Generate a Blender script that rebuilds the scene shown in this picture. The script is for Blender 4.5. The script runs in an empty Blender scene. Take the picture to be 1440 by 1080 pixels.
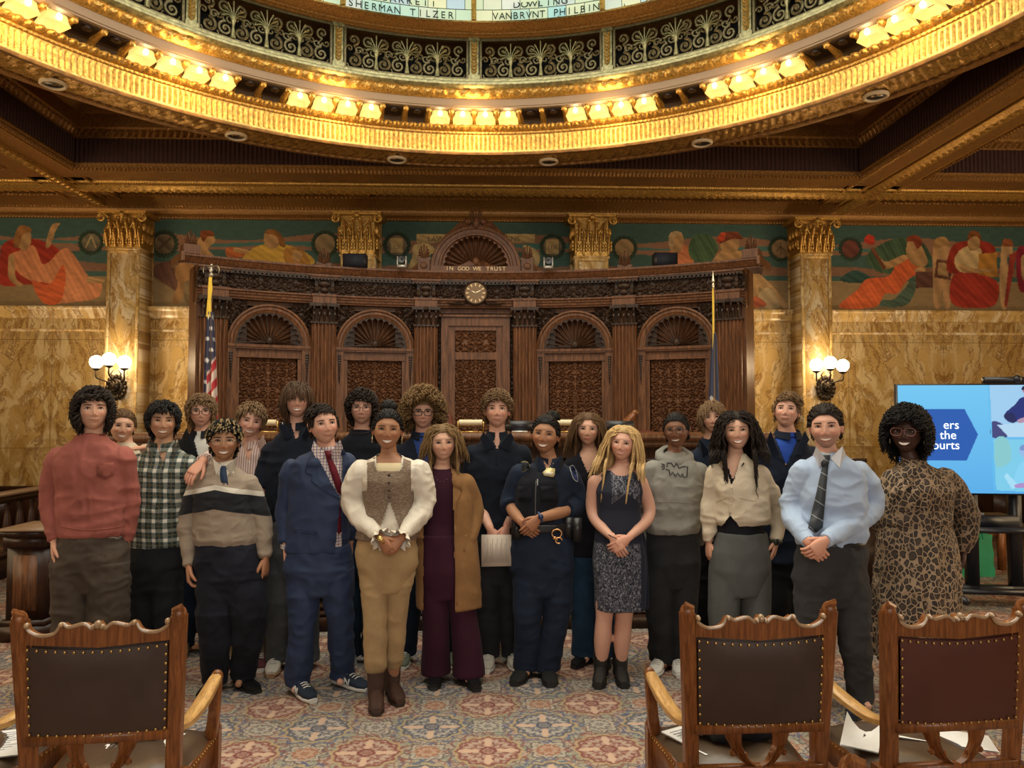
import bpy, math, random
import numpy as np
from mathutils import Vector, Matrix
C = bpy.context.scene.collection
SC = bpy.context.scene
PI = math.pi
rng = np.random.RandomState(7)
# ---------------------------------------------------------------- camera
FPX = 1060.0
YAW, PITCH = math.radians(2.05), math.radians(2.54)
EYE = Vector((0, 0, 1.63))
cam = bpy.data.cameras.new('camera'); cam.sensor_width = 36; cam.lens = 36 * FPX / 1440
camo = bpy.data.objects.new('camera', cam); C.objects.link(camo)
CR = Matrix.Rotation(-YAW, 3, 'Z') @ Matrix.Rotation(PI / 2 + PITCH, 3, 'X')
camo.matrix_world = Matrix.Translation(EYE) @ CR.to_4x4()
cam.clip_start = .05; cam.clip_end = 200
SC.camera = camo
SC.view_settings.view_transform = 'Standard'; SC.view_settings.look = 'None'
SC.view_settings.gamma = 1; SC.view_settings.use_curve_mapping = False
SC.view_settings.exposure = 0.28
def ray(px, py):
 return CR @ Vector(((px - 720) / FPX, (540 - py) / FPX, -1))
def at(px, py, Y):
 d = ray(px, py); return EYE + d * (Y / d.y)
def atz(px, py, z):
 d = ray(px, py); return EYE + d * ((z - EYE.z) / d.z)
def topx(p):
 q = CR.transposed() @ (Vector(p) - EYE)
 return 720 - FPX * q.x / q.z, 540 + FPX * q.y / q.z
# ---------------------------------------------------------------- world and big lights
wd = bpy.data.worlds.new('world'); SC.world = wd; wd.use_nodes = True
bg = wd.node_tree.nodes['Background']; bg.inputs[0].default_value = (1.0, .83, .62, 1); bg.inputs[1].default_value = .36
def area(name, loc, target, size, sizey, power, col, spread=180, shape='RECTANGLE'):
 l = bpy.data.lights.new(name, 'AREA'); l.shape = shape; l.size = size
 if shape == 'RECTANGLE' or shape == 'ELLIPSE': l.size_y = sizey
 l.energy = power; l.color = col; l.spread = math.radians(spread)
 o = bpy.data.objects.new(name, l); C.objects.link(o); o.location = loc
 d = Vector(target) - Vector(loc); o.rotation_euler = d.to_track_quat('-Z', 'Y').to_euler()
 return o
def point(name, loc, power, col, r=.05):
 l = bpy.data.lights.new(name, 'POINT'); l.energy = power; l.color = col; l.shadow_soft_size = r
 o = bpy.data.objects.new(name, l); C.objects.link(o); o.location = loc; return o
DX, DY = -.13, 4.30            # centre of the dome ring
area('dome_daylight', (DX, DY, 5.95), (DX, DY, 0), 6.4, 6.4, 330, (1, .93, .80), shape='DISK')
area('front_fill', (1.2, -5.5, 3.6), (0, 5, 1.2), 6.5, 3.2, 235, (1, .91, .81))  # unseen fill behind the camera, added to light the group from the front
for sx_ in (-1, 1): area('wall_wash_fill', (8.6 * sx_, 5.2, 2.6), (-2.2 * sx_, 11, 3.0), 3.4, 3.6, 160, (1, .74, .44))  # added warm lamps out of view, washing the walls and ceiling
# ---------------------------------------------------------------- mesh collector
class G:
 def __init__(s): s.v = []; s.q = []; s.t = []; s.n = 0; s.c = []; s.m = []; s.hc = False
 def add(s, v, q=None, t=None, col=None, mi=0):
  v = np.asarray(v, float).reshape(-1, 3); s.v.append(v)
  if q is not None and len(q):
   q = np.asarray(q, np.int64).reshape(-1, 4); s.q.append((q + s.n, mi))
  if t is not None and len(t):
   t = np.asarray(t, np.int64).reshape(-1, 3); s.t.append((t + s.n, mi))
  if col is None: col = (1, 1, 1)
  else: s.hc = True
  c = np.asarray(col, float)
  if c.ndim == 1: c = np.tile(c[:3], (len(v), 1))
  s.c.append(c); s.n += len(v); return s
 def grid(s, P, cu=False, cv=False, col=None, mi=0):
  P = np.asarray(P, float); nu, nv = P.shape[:2]
  I = np.arange(nu * nv).reshape(nu, nv)
  if cu: I = np.vstack([I, I[:1]])
  if cv: I = np.hstack([I, I[:, :1]])
  q = np.stack([I[:-1, :-1], I[1:, :-1], I[1:, 1:], I[:-1, 1:]], -1).reshape(-1, 4)
  if col is not None:
   col = np.asarray(col)
   if col.ndim == 3: col = col.reshape(-1, 3)
  return s.add(P.reshape(-1, 3), q, col=col, mi=mi)
 def box(s, x0, x1, y0, y1, z0, z1, mi=0, col=None, M=None):
  v = np.array([(x, y, z) for x in (x0, x1) for y in (y0, y1) for z in (z0, z1)], float)
  if M is not None: v = v @ np.array(M.to_3x3()).T + np.array(M.translation)
  q = [(0, 1, 3, 2), (4, 6, 7, 5), (0, 4, 5, 1), (2, 3, 7, 6), (0, 2, 6, 4), (1, 5, 7, 3)]
  return s.add(v, q, mi=mi, col=col)
 def rings(s, R, cap=True, col=None, mi=0):
  """R: (n,k,3) closed rings lofted; caps fanned to centre"""
  R = np.asarray(R, float); n, k = R.shape[:2]
  b = s.n; s.grid(R, cv=True, col=col, mi=mi)
  if cap:
   for e, flip in ((0, 0), (n - 1, 1)):
    c = R[e].mean(0); idx = b + e * k + np.arange(k); ci = s.n
    s.v.append(c[None]); s.c.append(np.array([[1, 1, 1.]]) if col is None or np.ndim(col) > 1 else np.asarray(col, float)[None, :3]); s.n += 1
    nx = np.roll(idx, -1)
    t = np.stack([idx, nx, np.full(k, ci)], 1) if not flip else np.stack([nx, idx, np.full(k, ci)], 1)
    s.t.append((t, mi))
  return s
 def tube(s, pts, r, n=8, cap=True, up=None, flat=1.0, col=None, mi=0, closed=False):
  pts = np.array([tuple(p) for p in pts], float); m = len(pts)
  r = np.full(m, r) if np.isscalar(r) else np.asarray(r, float)
  T = np.gradient(pts, axis=0) if not closed else np.roll(pts, -1, 0) - np.roll(pts, 1, 0)
  T /= np.linalg.norm(T, axis=1)[:, None] + 1e-9
  u = np.array(up if up is not None else (0, 0, 1.));
  if abs(T[0] @ u) > .95: u = np.array((1., 0, 0)) if up is None else np.array((0, 1., 0))
  R = []; a = np.arange(n) / n * 2 * PI
  for i in range(m):
   u = u - T[i] * (T[i] @ u); u /= np.linalg.norm(u) + 1e-9
   w = np.cross(T[i], u)
   R.append(pts[i] + r[i] * (np.cos(a)[:, None] * w + flat * np.sin(a)[:, None] * u))
  if closed: return s.grid(np.array(R), cu=True, cv=True, col=col, mi=mi)
  return s.rings(R, cap, col=col, mi=mi)
 def ball(s, c, r, n=12, m=8, M=None, col=None, mi=0):
  r = (r, r, r) if np.isscalar(r) else r
  th = np.linspace(.02, PI - .02, m + 1); a = np.arange(n) / n * 2 * PI
  P = np.stack([np.sin(th)[:, None] * np.cos(a) * r[0], np.sin(th)[:, None] * np.sin(a) * r[1], np.cos(th)[:, None] * np.ones(n) * r[2]], -1)
  if M is not None: P = P @ np.array(M.to_3x3()).T
  return s.rings(P[::-1] + np.array(tuple(c)), col=col, mi=mi)
 def lathe(s, prof, c=(0, 0, 0), n=24, a0=0, a1=2 * PI, mod=None, mi=0, col=None):
  prof = np.asarray(prof, float); full = abs(a1 - a0 - 2 * PI) < 1e-6
  a = np.linspace(a0, a1, n + 1); a = a[:-1] if full else a
  P = np.zeros((len(prof), len(a), 3))
  for i, (r, z) in enumerate(prof):
   P[i, :, 0] = c[0] + r * np.sin(a); P[i, :, 1] = c[1] + r * np.cos(a); P[i, :, 2] = c[2] + z
  return s.grid(P, cv=full, mi=mi, col=col)
 def prism(s, poly, o, u, v, w, mi=0, col=None):
  """polygon in (u,v) plane at o, extruded by vector w"""
  o = np.array(tuple(o), float); u = np.array(tuple(u), float); v = np.array(tuple(v), float); w = np.array(tuple(w), float)
  p = np.asarray(poly, float); A = o + p[:, :1] * u + p[:, 1:2] * v; B = A + w; n = len(p)
  from mathutils.geometry import tessellate_polygon
  tr = tessellate_polygon([[Vector((a, b, 0)) for a, b in p]])
  i = np.arange(n); j = np.roll(i, -1)
  q = np.stack([i, j, j + n, i + n], 1)
  t = [tuple(x) for x in tr] + [tuple(n + y for y in x[::-1]) for x in tr]
  return s.add(np.vstack([A, B]), q, t, mi=mi, col=col)
 def xf(s, M):
  A = np.array(M.to_3x3()).T; b = np.array(M.translation)
  s.v = [v @ A + b for v in s.v]; return s
 def merge(s, o, M=None):
  off = s.n
  for v in o.v:
   s.v.append(v if M is None else v @ np.array(M.to_3x3()).T + np.array(M.translation))
  s.c += o.c; s.hc = s.hc or o.hc
  s.q += [(q + off, m) for q, m in o.q]; s.t += [(t + off, m) for t, m in o.t]; s.n += o.n
  return s
 def mesh(s, name):
  V = np.vstack(s.v); me = bpy.data.meshes.new(name)
  me.vertices.add(len(V)); me.vertices.foreach_set('co', V.ravel().astype(np.float32))
  Q = np.vstack([q for q, m in s.q]) if s.q else np.zeros((0, 4), int)
  T = np.vstack([t for t, m in s.t]) if s.t else np.zeros((0, 3), int)
  mi = np.concatenate([np.full(len(q), m) for q, m in s.q + s.t]).astype(np.int32)
  nl = Q.size + T.size; me.loops.add(nl)
  me.loops.foreach_set('vertex_index', np.concatenate([Q.ravel(), T.ravel()]).astype(np.int32))
  me.polygons.add(len(Q) + len(T))
  st = np.concatenate([np.arange(len(Q)) * 4, Q.size + np.arange(len(T)) * 3]).astype(np.int32)
  me.polygons.foreach_set('loop_start', st)
  try: me.polygons.foreach_set('loop_total', np.concatenate([np.full(len(Q), 4), np.full(len(T), 3)]).astype(np.int32))
  except Exception: pass
  me.polygons.foreach_set('material_index', mi)
  me.update(calc_edges=True)
  if s.hc:
   at_ = me.color_attributes.new('Col', 'FLOAT_COLOR', 'POINT')
   cc = np.hstack([np.vstack(s.c), np.ones((len(V), 1))]).astype(np.float32)
   at_.data.foreach_set('color', cc.ravel())
  me.validate(); return me
 def build(s, name, mat, parent=None, smooth=None, fix=True):
  me = s.mesh(name)
  if fix: fixn(me)
  return link(name, me, mat, parent, smooth)
import bmesh
def fixn(me):
 bm = bmesh.new(); bm.from_mesh(me); bmesh.ops.recalc_face_normals(bm, faces=bm.faces); bm.to_mesh(me); bm.free()
def wloc(p):
 l = Vector((0, 0, 0))
 while p is not None: l += p.location; p = p.parent
 return l
def link(name, me, mat, parent=None, smooth=35):
 for m in (mat if isinstance(mat, (list, tuple)) else [mat]): me.materials.append(m)
 o = bpy.data.objects.new(name, me); C.objects.link(o)
 if parent is not None:
  o.parent = parent; l = wloc(parent)
  if l.length > 0: me.transform(Matrix.Translation(-l))
 if smooth is None: smooth = 35
 if smooth:
  me.polygons.foreach_set('use_smooth', np.ones(len(me.polygons), bool))
  if smooth < 180: me.set_sharp_from_angle(angle=math.radians(smooth))
 return o
def thing(name, label, cat, loc=(0, 0, 0), group=None):
 o = bpy.data.objects.new(name, None); C.objects.link(o); o.location = loc; o.empty_display_size = .1
 return tag(o, label, cat, group)
def tag(o, label, cat, group=None):
 o['label'] = label; o['category'] = cat
 if group: o['group'] = group
 return o
ORD = 'first second third fourth fifth sixth seventh eighth ninth tenth eleventh twelfth thirteenth fourteenth fifteenth sixteenth'.split()
def struct(o): o['kind'] = 'structure'; return o
def dup(root, loc=None, rotz=None, label=None, group=None):
 r = root.copy(); C.objects.link(r)
 if loc is not None: r.location = loc
 if rotz is not None: r.rotation_euler = (0, 0, rotz)
 if label: r['label'] = label
 if group: r['group'] = group
 for ch in list(root.children):
  c = ch.copy(); C.objects.link(c); c.parent = r
  for g in list(ch.children):
   d = g.copy(); C.objects.link(d); d.parent = c
 return r
# ---------------------------------------------------------------- materials
class E:
 """node expression"""
 def __init__(s, m, k): s.m = m; s.k = k
 def _b(s, op, o, r=False):
  a, b = (o, s) if r else (s, o); return s.m.math(op, a, b)
 def __add__(s, o): return s._b('ADD', o)
 def __radd__(s, o): return s._b('ADD', o, 1)
 def __sub__(s, o): return s._b('SUBTRACT', o)
 def __rsub__(s, o): return s._b('SUBTRACT', o, 1)
 def __mul__(s, o): return s._b('MULTIPLY', o)
 def __rmul__(s, o): return s._b('MULTIPLY', o, 1)
 def __truediv__(s, o): return s._b('DIVIDE', o)
 def __gt__(s, o): return s._b('GREATER_THAN', o)
 def __lt__(s, o): return s._b('LESS_THAN', o)
class Mt:
 def __init__(s, name):
  s.mat = bpy.data.materials.new(name); s.mat.use_nodes = True; s.nt = s.mat.node_tree; s.N = s.nt.nodes
  s.b = s.N['Principled BSDF']; s.out = s.N['Material Output']
 def put(s, sock, v):
  if isinstance(v, E): s.nt.links.new(v.k, sock)
  elif isinstance(v, tuple) and len(v) == 3 and sock.type == 'RGBA': sock.default_value = (*v, 1)
  else: sock.default_value = v
 def math(s, op, a, b=None, c=None, clamp=False):
  n = s.N.new('ShaderNodeMath'); n.operation = op; n.use_clamp = clamp
  for i, x in enumerate((a, b, c)):
   if x is not None: s.put(n.inputs[i], x)
  return E(s, n.outputs[0])
 def co(s, kind='Object'):
  n = s.N.new('ShaderNodeTexCoord'); return E(s, n.outputs[kind])
 def geo(s, k='Position'):
  n = s.N.new('ShaderNodeNewGeometry'); return E(s, n.outputs[k])
 def attr(s, name='Col'):
  n = s.N.new('ShaderNodeAttribute'); n.attribute_name = name; return E(s, n.outputs['Color'])
 def xyz(s, v):
  n = s.N.new('ShaderNodeSeparateXYZ'); s.put(n.inputs[0], v); return [E(s, n.outputs[i]) for i in range(3)]
 def vec(s, x, y, z):
  n = s.N.new('ShaderNodeCombineXYZ')
  for i, a in enumerate((x, y, z)): s.put(n.inputs[i], a)
  return E(s, n.outputs[0])
 def map(s, v, scale=(1, 1, 1), loc=(0, 0, 0), rot=(0, 0, 0)):
  n = s.N.new('ShaderNodeMapping'); s.put(n.inputs[0], v)
  n.inputs['Scale'].default_value = scale; n.inputs['Location'].default_value = loc; n.inputs['Rotation'].default_value = rot
  return E(s, n.outputs[0])
 def noise(s, v, scale=5, detail=3, rough=.5, dist=0, out=0):
  n = s.N.new('ShaderNodeTexNoise'); s.put(n.inputs['Vector'], v); n.inputs['Scale'].default_value = scale
  n.inputs['Detail'].default_value = detail; n.inputs['Roughness'].default_value = rough; n.inputs['Distortion'].default_value = dist
  return E(s, n.outputs[out])
 def voro(s, v, scale=5, feat='F1', out='Distance', rnd=1):
  n = s.N.new('ShaderNodeTexVoronoi'); n.feature = feat; s.put(n.inputs['Vector'], v); n.inputs['Scale'].default_value = scale
  n.inputs['Randomness'].default_value = rnd
  return E(s, n.outputs[out])
 def wave(s, v, scale=5, dist=2, detail=2, dscale=1, dirn='X', kind='BANDS', prof='SIN'):
  n = s.N.new('ShaderNodeTexWave'); n.wave_type = kind; n.wave_profile = prof
  if kind == 'BANDS': n.bands_direction = dirn
  s.put(n.inputs['Vector'], v); n.inputs['Scale'].default_value = scale; n.inputs['Distortion'].default_value = dist
  n.inputs['Detail'].default_value = detail; n.inputs['Detail Scale'].default_value = dscale
  return E(s, n.outputs['Fac'])
 def mix(s, f, a, b, mode='MIX'):
  n = s.N.new('ShaderNodeMix'); n.data_type = 'RGBA'; n.blend_type = mode; n.clamp_factor = True
  s.put(n.inputs[0], f); s.put(n.inputs[6], a); s.put(n.inputs[7], b); return E(s, n.outputs[2])
 def ramp(s, f, stops, interp='LINEAR'):
  n = s.N.new('ShaderNodeValToRGB'); n.color_ramp.interpolation = interp; s.put(n.inputs[0], f); r = n.color_ramp
  while len(r.elements) < len(stops): r.elements.new(.5)
  for e, (p, c) in zip(r.elements, stops): e.position = p; e.color = (*c, 1) if not np.isscalar(c) else (c, c, c, 1)
  return E(s, n.outputs[0])
 def smooth(s, x, a, b):
  n = s.N.new('ShaderNodeMapRange'); n.interpolation_type = 'SMOOTHSTEP'; s.put(n.inputs[0], x)
  n.inputs[1].default_value = a; n.inputs[2].default_value = b; return E(s, n.outputs[0])
 def bump(s, h, strength=.3, dist=.01):
  n = s.N.new('ShaderNodeBump'); s.put(n.inputs['Height'], h); n.inputs['Strength'].default_value = strength; n.inputs['Distance'].default_value = dist
  s.nt.links.new(n.outputs[0], s.b.inputs['Normal']); return s
 def set(s, **k):
  names = dict(base='Base Color', rough='Roughness', metal='Metallic', spec='Specular IOR Level', emit='Emission Color', estr='Emission Strength',
                     sheen='Sheen Weight', coat='Coat Weight', alpha='Alpha', trans='Transmission Weight', sss='Subsurface Weight', ior='IOR')
  for a, v in k.items(): s.put(s.b.inputs[names[a]], v)
  return s
def simple(name, col, rough=.6, metal=0, spec=.5, nz=0, nscale=40, bump=0, bscale=80, **k):
 m = Mt(name); c = m.co()
 if nz:
  n = m.noise(c, nscale, 4)
  lo = tuple(max(0, x * (1 - nz)) for x in col); hi = tuple(x * (1 + nz) for x in col)
  m.set(base=m.mix(n, lo, hi))
 else: m.set(base=col)
 m.set(rough=rough, metal=metal, spec=spec, **k)
 if bump: m.bump(m.noise(c, bscale, 3), bump, .004)
 return m.mat
_c = {}
def M_(key, fn):
 if key not in _c: _c[key] = fn()
 return _c[key]
def srgb(r, g, b):
 return tuple(((x / 255) / 12.92 if x / 255 <= .04045 else ((x / 255 + .055) / 1.055) ** 2.4) for x in (r, g, b))
def catmull(p, n=6, closed=True):
 p = np.asarray(p, float); m = len(p); out = []
 for i in range(m if closed else m - 1):
  if closed: a, b, c, d = p[(i - 1) % m], p[i], p[(i + 1) % m], p[(i + 2) % m]
  else: a, b, c, d = p[max(i - 1, 0)], p[i], p[i + 1], p[min(i + 2, m - 1)]
  for t in np.arange(n) / n:
   out.append(.5 * ((2 * b) + (-a + c) * t + (2 * a - 5 * b + 4 * c - d) * t * t + (-a + 3 * b - 3 * c + d) * t ** 3))
 if not closed: out.append(p[-1])
 return np.array(out)
class Canvas:
 """painting on a grid of vertices; coordinates u right, v up"""
 def __init__(s, u0, u1, v0, v1, res, col):
  s.nu = int((u1 - u0) / res) + 1; s.nv = int((v1 - v0) / res) + 1
  s.U, s.V = np.meshgrid(np.linspace(u0, u1, s.nu), np.linspace(v0, v1, s.nv), indexing='ij')
  s.c = np.zeros((s.nu, s.nv, 3)) + np.array(col); s.res = res
 def inside(s, poly):
  p = np.asarray(poly); r = s.res
  m = (s.U >= p[:, 0].min() - r) & (s.U <= p[:, 0].max() + r) & (s.V >= p[:, 1].min() - r) & (s.V <= p[:, 1].max() + r)
  u = s.U[m]; v = s.V[m]; ins = np.zeros(len(u), bool)
  for i in range(len(p)):
   (x1, y1), (x2, y2) = p[i - 1], p[i]
   if y1 == y2: continue
   cr = ((y1 > v) != (y2 > v)) & (u < (x2 - x1) * (v - y1) / (y2 - y1) + x1); ins ^= cr
  out = np.zeros_like(s.U, bool); out[m] = ins; return out
 def poly(s, p, col, smooth=0, var=0, folds=None):
  if smooth: p = catmull(p, smooth)
  m = s.inside(p); c = np.array(col, float)
  if folds:
   ang, fr, amp = folds; ph = (s.U[m] * math.cos(ang) + s.V[m] * math.sin(ang)) * fr
   w = .5 + .3 * np.sin(ph + 1.6 * np.sin(ph * .37 + s.V[m] * 6)) + .2 * np.sin(ph * 2.3 + s.U[m] * 19); s.c[m] = c * (1 - amp * .8 + amp * 1.5 * w)[:, None]
  elif not getattr(s, 'shade', 1): s.c[m] = c
  elif m.any(): v = s.V[m]; q = (v - v.min()) / (np.ptp(v) + 1e-6); s.c[m] = c * (.72 + .30 * q + .16 * np.sin(q * 9 + s.U[m] * 30))[:, None]
  return s
 def disc(s, u, v, ru, rv, col, **k):
  a = np.arange(24) / 24 * 2 * PI; return s.poly(np.stack([u + ru * np.cos(a), v + rv * np.sin(a)], 1), col, **k)
 def line(s, pts, w, col, smooth=0):
  pts = np.asarray(pts, float)
  if smooth: pts = catmull(pts, smooth, closed=False)
  d = np.full(s.U.shape, 1e9)
  for (x1, y1), (x2, y2) in zip(pts[:-1], pts[1:]):
   L = (x2 - x1) ** 2 + (y2 - y1) ** 2 + 1e-12
   t = np.clip(((s.U - x1) * (x2 - x1) + (s.V - y1) * (y2 - y1)) / L, 0, 1)
   d = np.minimum(d, np.hypot(s.U - x1 - t * (x2 - x1), s.V - y1 - t * (y2 - y1)))
  s.c[d < w] = col; return s
def textmesh(txt, size, extr, M, mat, name, parent, align='CENTER', shear=0, xs=1):
 cu = bpy.data.curves.new(name, 'FONT'); cu.body = txt; cu.size = size; cu.extrude = extr; cu.align_x = align; cu.shear = shear
 o = bpy.data.objects.new(name, cu); C.objects.link(o)
 dg = bpy.context.evaluated_depsgraph_get(); me = bpy.data.meshes.new_from_object(o.evaluated_get(dg))
 bpy.data.objects.remove(o)
 me.transform(M @ Matrix.Diagonal((xs, 1, 1, 1))); return link(name, me, mat, parent, 0)
# ================================================================ MATERIALS OF THE ROOM
def m_gold(name='gold', col=(.70, .41, .10), rough=.36, ns=45, bump=.35, mt=.6):
 m = Mt(name); c = m.co()
 n = m.noise(c, ns, 4, .6)
 m.set(base=m.mix(m.smooth(n, .3, .7), tuple(x * .45 for x in col), col), metal=mt, rough=rough)
 m.bump(n, bump, .012); return m.mat
GOLD = m_gold()
GOLDD = m_gold('brown_gold', (.42, .21, .055), .42, 60, mt=.45)
GOLDP = m_gold('plain_brown_gold', (.38, .19, .05), .5, 9, .12, mt=.2)
GOLDY = m_gold('yellow_gold', (.74, .48, .13), .45, 30, .15)
GREENG = m_gold('green_gold', (.36, .33, .17), .4, 25, .2)
BRONZE = m_gold('bronze', (.20, .165, .085), .42, 50, .3)
PURPLE = simple('dark_purple_brown', (.05, .018, .014), .6, .2, nz=.4, nscale=14, bump=.3)
COVE = simple('cove_grey', (.23, .165, .11), .7, nz=.1, nscale=8)
def m_wood(name, a, b, rough=.42, scale=(14, 14, 1.2), spec=.28, coat=0):
 m = Mt(name); c = m.map(m.co(), scale); n = m.noise(c, 3.2, 6, .65, .6); n2 = m.noise(m.map(m.co(), (60, 60, 4)), 4, 3)
 m.set(base=m.mix(m.smooth(n, .3, .72), m.mix(n2, a, tuple(x * .7 for x in a)), b), rough=rough, spec=spec, coat=coat)
 m.bump(n2, .12, .003); return m.mat
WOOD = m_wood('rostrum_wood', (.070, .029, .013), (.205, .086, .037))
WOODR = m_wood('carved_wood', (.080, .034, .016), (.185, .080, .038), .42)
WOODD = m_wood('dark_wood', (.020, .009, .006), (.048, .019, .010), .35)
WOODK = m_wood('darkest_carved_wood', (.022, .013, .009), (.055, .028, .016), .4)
OAK = m_wood('chair_oak', (.135, .042, .012), (.27, .095, .026), .32, (26, 26, 2.2), coat=.15)
OAKL = m_wood('worn_oak', (.42, .22, .07), (.60, .36, .13), .3, (26, 4, 26), coat=.2)
def m_marble(name='siena_marble', blocks=True, bright=1.0, per=2.9, off=.4, light=False):
 m = Mt(name); P = m.geo(); x, y, z = m.xyz(P)
 xs = m.math('PINGPONG', x + off, per / 2) if per else x
 v = m.vec(xs * 1.0, 0.0, z * .8)
 w1 = m.noise(v, 1.25, 6, .62, 1.4); w2 = m.noise(m.map(v, (1, 1, .6), (3, 1, 7)), 3.2, 7, .66, 2.0)
 # diagonal veins running out of each mirror seam
 d = m.vec(xs * 2.1 + z * .75 + w1 * 1.2, 0.0, z * .5 - xs * .3 + w2 * .6)
 vein = m.noise(d, 1.6, 8, .62, .8)
 vv = m.math('ABSOLUTE', vein - .5)
 k = m.smooth(vv, .0, .034); k2 = m.smooth(m.math('ABSOLUTE', w2 - .5), 0.0, .02)
 base = m.mix(m.smooth(w1, .32, .68), (.56 * bright, .335 * bright, .095 * bright), (.84 * bright, .58 * bright, .22 * bright))
 base = m.mix(m.smooth(w2, .42, .62), base, (.90 * bright, .70 * bright, .36 * bright) if not light else (.92, .76, .48))
 base = m.mix(m.math('MULTIPLY', 1 - k, .75), base, (.30, .14, .035))
 base = m.mix(m.math('MULTIPLY', 1 - k2, .45), base, (.42, .20, .05))
 if blocks:
  jx = m.math('PINGPONG', x + off, per / 4); j = m.math('MAXIMUM', 1 - m.smooth(jx, .002, .006), 1 - m.smooth(m.math('ABSOLUTE', m.math('PINGPONG', z - .42, .775) - .775), .002, .006))
  base = m.mix(m.math('MULTIPLY', j, .6), base, (.12, .06, .02))
 m.set(base=base, rough=.16, spec=.5); return m.mat
MARB = m_marble()
MARBP = m_marble('pilaster_marble', False, 1.0, .0, 0, True)
MARBG = simple('green_grey_stone', (.20, .155, .085), .5, nz=.25, nscale=12)
def m_carpet():
 m = Mt('carpet'); x, y, z = m.xyz(m.geo()); S = .593
 wob = m.noise(m.geo(), 48, 3, .6, 0, 1)
 wx, wy, _ = m.xyz(wob)
 u0 = (x - .018) / S + (wx - .5) * .06; v0 = (y - 4.36 - .0) / S + (wy - .5) * .06
 def cell(u, v):
  fu = m.math('PINGPONG', u, .5); fv = m.math('PINGPONG', v, .5)     # distance from nearest integer, mirrored
  return fu, fv
 def polar(fu, fv):
  r = m.math('SQRT', fu * fu + fv * fv); a = m.math('ARCTAN2', fv, fu); return r, a
 def ringp(r, c, w):
  return 1 - m.smooth(m.math('ABSOLUTE', r - c), w * .4, w)
 def medal(u, v, dark, mid, light):
  fu, fv = cell(u, v); r, a = polar(fu, fv)
  pet = m.math('COSINE', a * 12.0); pet2 = m.math('COSINE', a * 24.0); pet4 = m.math('COSINE', a * 4.0)
  edge = .25 + pet * .014
  inside = 1 - m.smooth(r - edge, -.006, .006)
  outl = ringp(r - pet * .014, .25, .020)
  band = ringp(r - pet * .012, .275, .018); band2 = ringp(r - pet * .030, .325, .026)
  ray = m.smooth(pet2 + m.math('SINE', r * 95) * .9, .1, .8)
  star = m.math('MULTIPLY', m.smooth(pet4 - r * 2.4, .30, .42), m.smooth(r, .035, .05))
  core = ringp(r, .06, .02)
  c = m.mix(ray, light, mid)
  c = m.mix(m.math('MULTIPLY', m.smooth(m.math('SINE', r * 60 + pet * 1.5), .0, .5), .75), c, dark)
  c = m.mix(m.math('MULTIPLY', star, .95), c, (.62, .42, .30)); c = m.mix(core, c, dark)
  return inside, outl, band, band2, c, r
 nb = m.noise(m.geo(), 24, 3, .55)
 leaf = m.voro(m.geo(), 19, 'DISTANCE_TO_EDGE'); leafl = 1 - m.smooth(leaf, .03, .075)
 leaf2 = m.voro(m.map(m.geo(), (1, 1, 1), (.3, .2, 0)), 38, 'DISTANCE_TO_EDGE'); leafl2 = 1 - m.smooth(leaf2, .04, .10)
 base = m.mix(m.smooth(m.noise(m.geo(), 6, 2), .4, .6), (.40, .355, .27), (.29, .31, .235))
 base = m.mix(m.smooth(m.voro(m.geo(), 19, 'F1', 'Color'), .45, .75), base, (.44, .33, .26))
 base = m.mix(m.math('MULTIPLY', leafl2, .55), base, (.20, .17, .13))
 base = m.mix(m.math('MULTIPLY', leafl, .8), base, m.mix(m.smooth(m.noise(m.geo(), 9, 1), .46, .56), (.10, .09, .14), (.25, .075, .05)))
 c = base
 # small rosettes between
 for du, dv, dk, md in ((.5, 0, (.33, .15, .09), (.45, .29, .21)), (0, .5, (.20, .17, .15), (.42, .38, .33))):
  fu, fv = cell(u0 + du, v0 + dv); r, a = polar(fu, fv); pt = m.math('COSINE', a * 8.0)
  cc = m.mix(m.smooth(m.math('SINE', r * 85 + pt), -.2, .4), md, dk)
  c = m.mix(1 - m.smooth(r - pt * .014, .10, .115), c, cc)
  c = m.mix(m.math('MULTIPLY', ringp(r - pt * .02, .165, .016), .75), c, (.10, .08, .09))
  c = m.mix(m.math('MULTIPLY', ringp(r - pt * .02, .140, .018), .7), c, (.50, .44, .36))
 for du, dv, dark, mid, light, bnd in ((0, 0, (.21, .055, .048), (.37, .19, .145), (.46, .34, .27), (.46, .32, .16)),
                                          (.5, .5, (.075, .085, .125), (.22, .20, .21), (.42, .38, .33), (.44, .33, .17))):
  ins, ol, bd, b2, mc, r = medal(u0 + du, v0 + dv, dark, mid, light)
  c = m.mix(m.math('MULTIPLY', b2, m.math('MULTIPLY', m.smooth(nb, .42, .5), .75)), c, dark if du == 0 else (.06, .09, .20))
  c = m.mix(m.math('MULTIPLY', bd, .8), c, bnd); c = m.mix(ins, c, mc); c = m.mix(m.math('MULTIPLY', ol, .85), c, dark)
 pile = m.noise(m.geo(), 260, 2)
 m.set(base=m.mix(pile, m.mix(.25, c, (.03, .02, .02)), m.mix(.08, c, (.8, .7, .6))), rough=.95, spec=.1)
 m.bump(pile, .3, .004); return m.mat
# ================================================================ SHELL
struct(G().box(-9, 9, -7, 11.2, -.1, 0).build('floor', m_carpet(), smooth=0))
struct(G().box(-9, 9, 11.0, 11.15, 0, 4.60).build('wall_back', MARB, smooth=0))
struct(G().box(-9.15, -9, -7, 11.15, 0, 5.5).build('wall_left', MARB, smooth=0))
struct(G().box(9, 9.15, -7, 11.15, 0, 5.5).build('wall_right', MARB, smooth=0))
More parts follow.
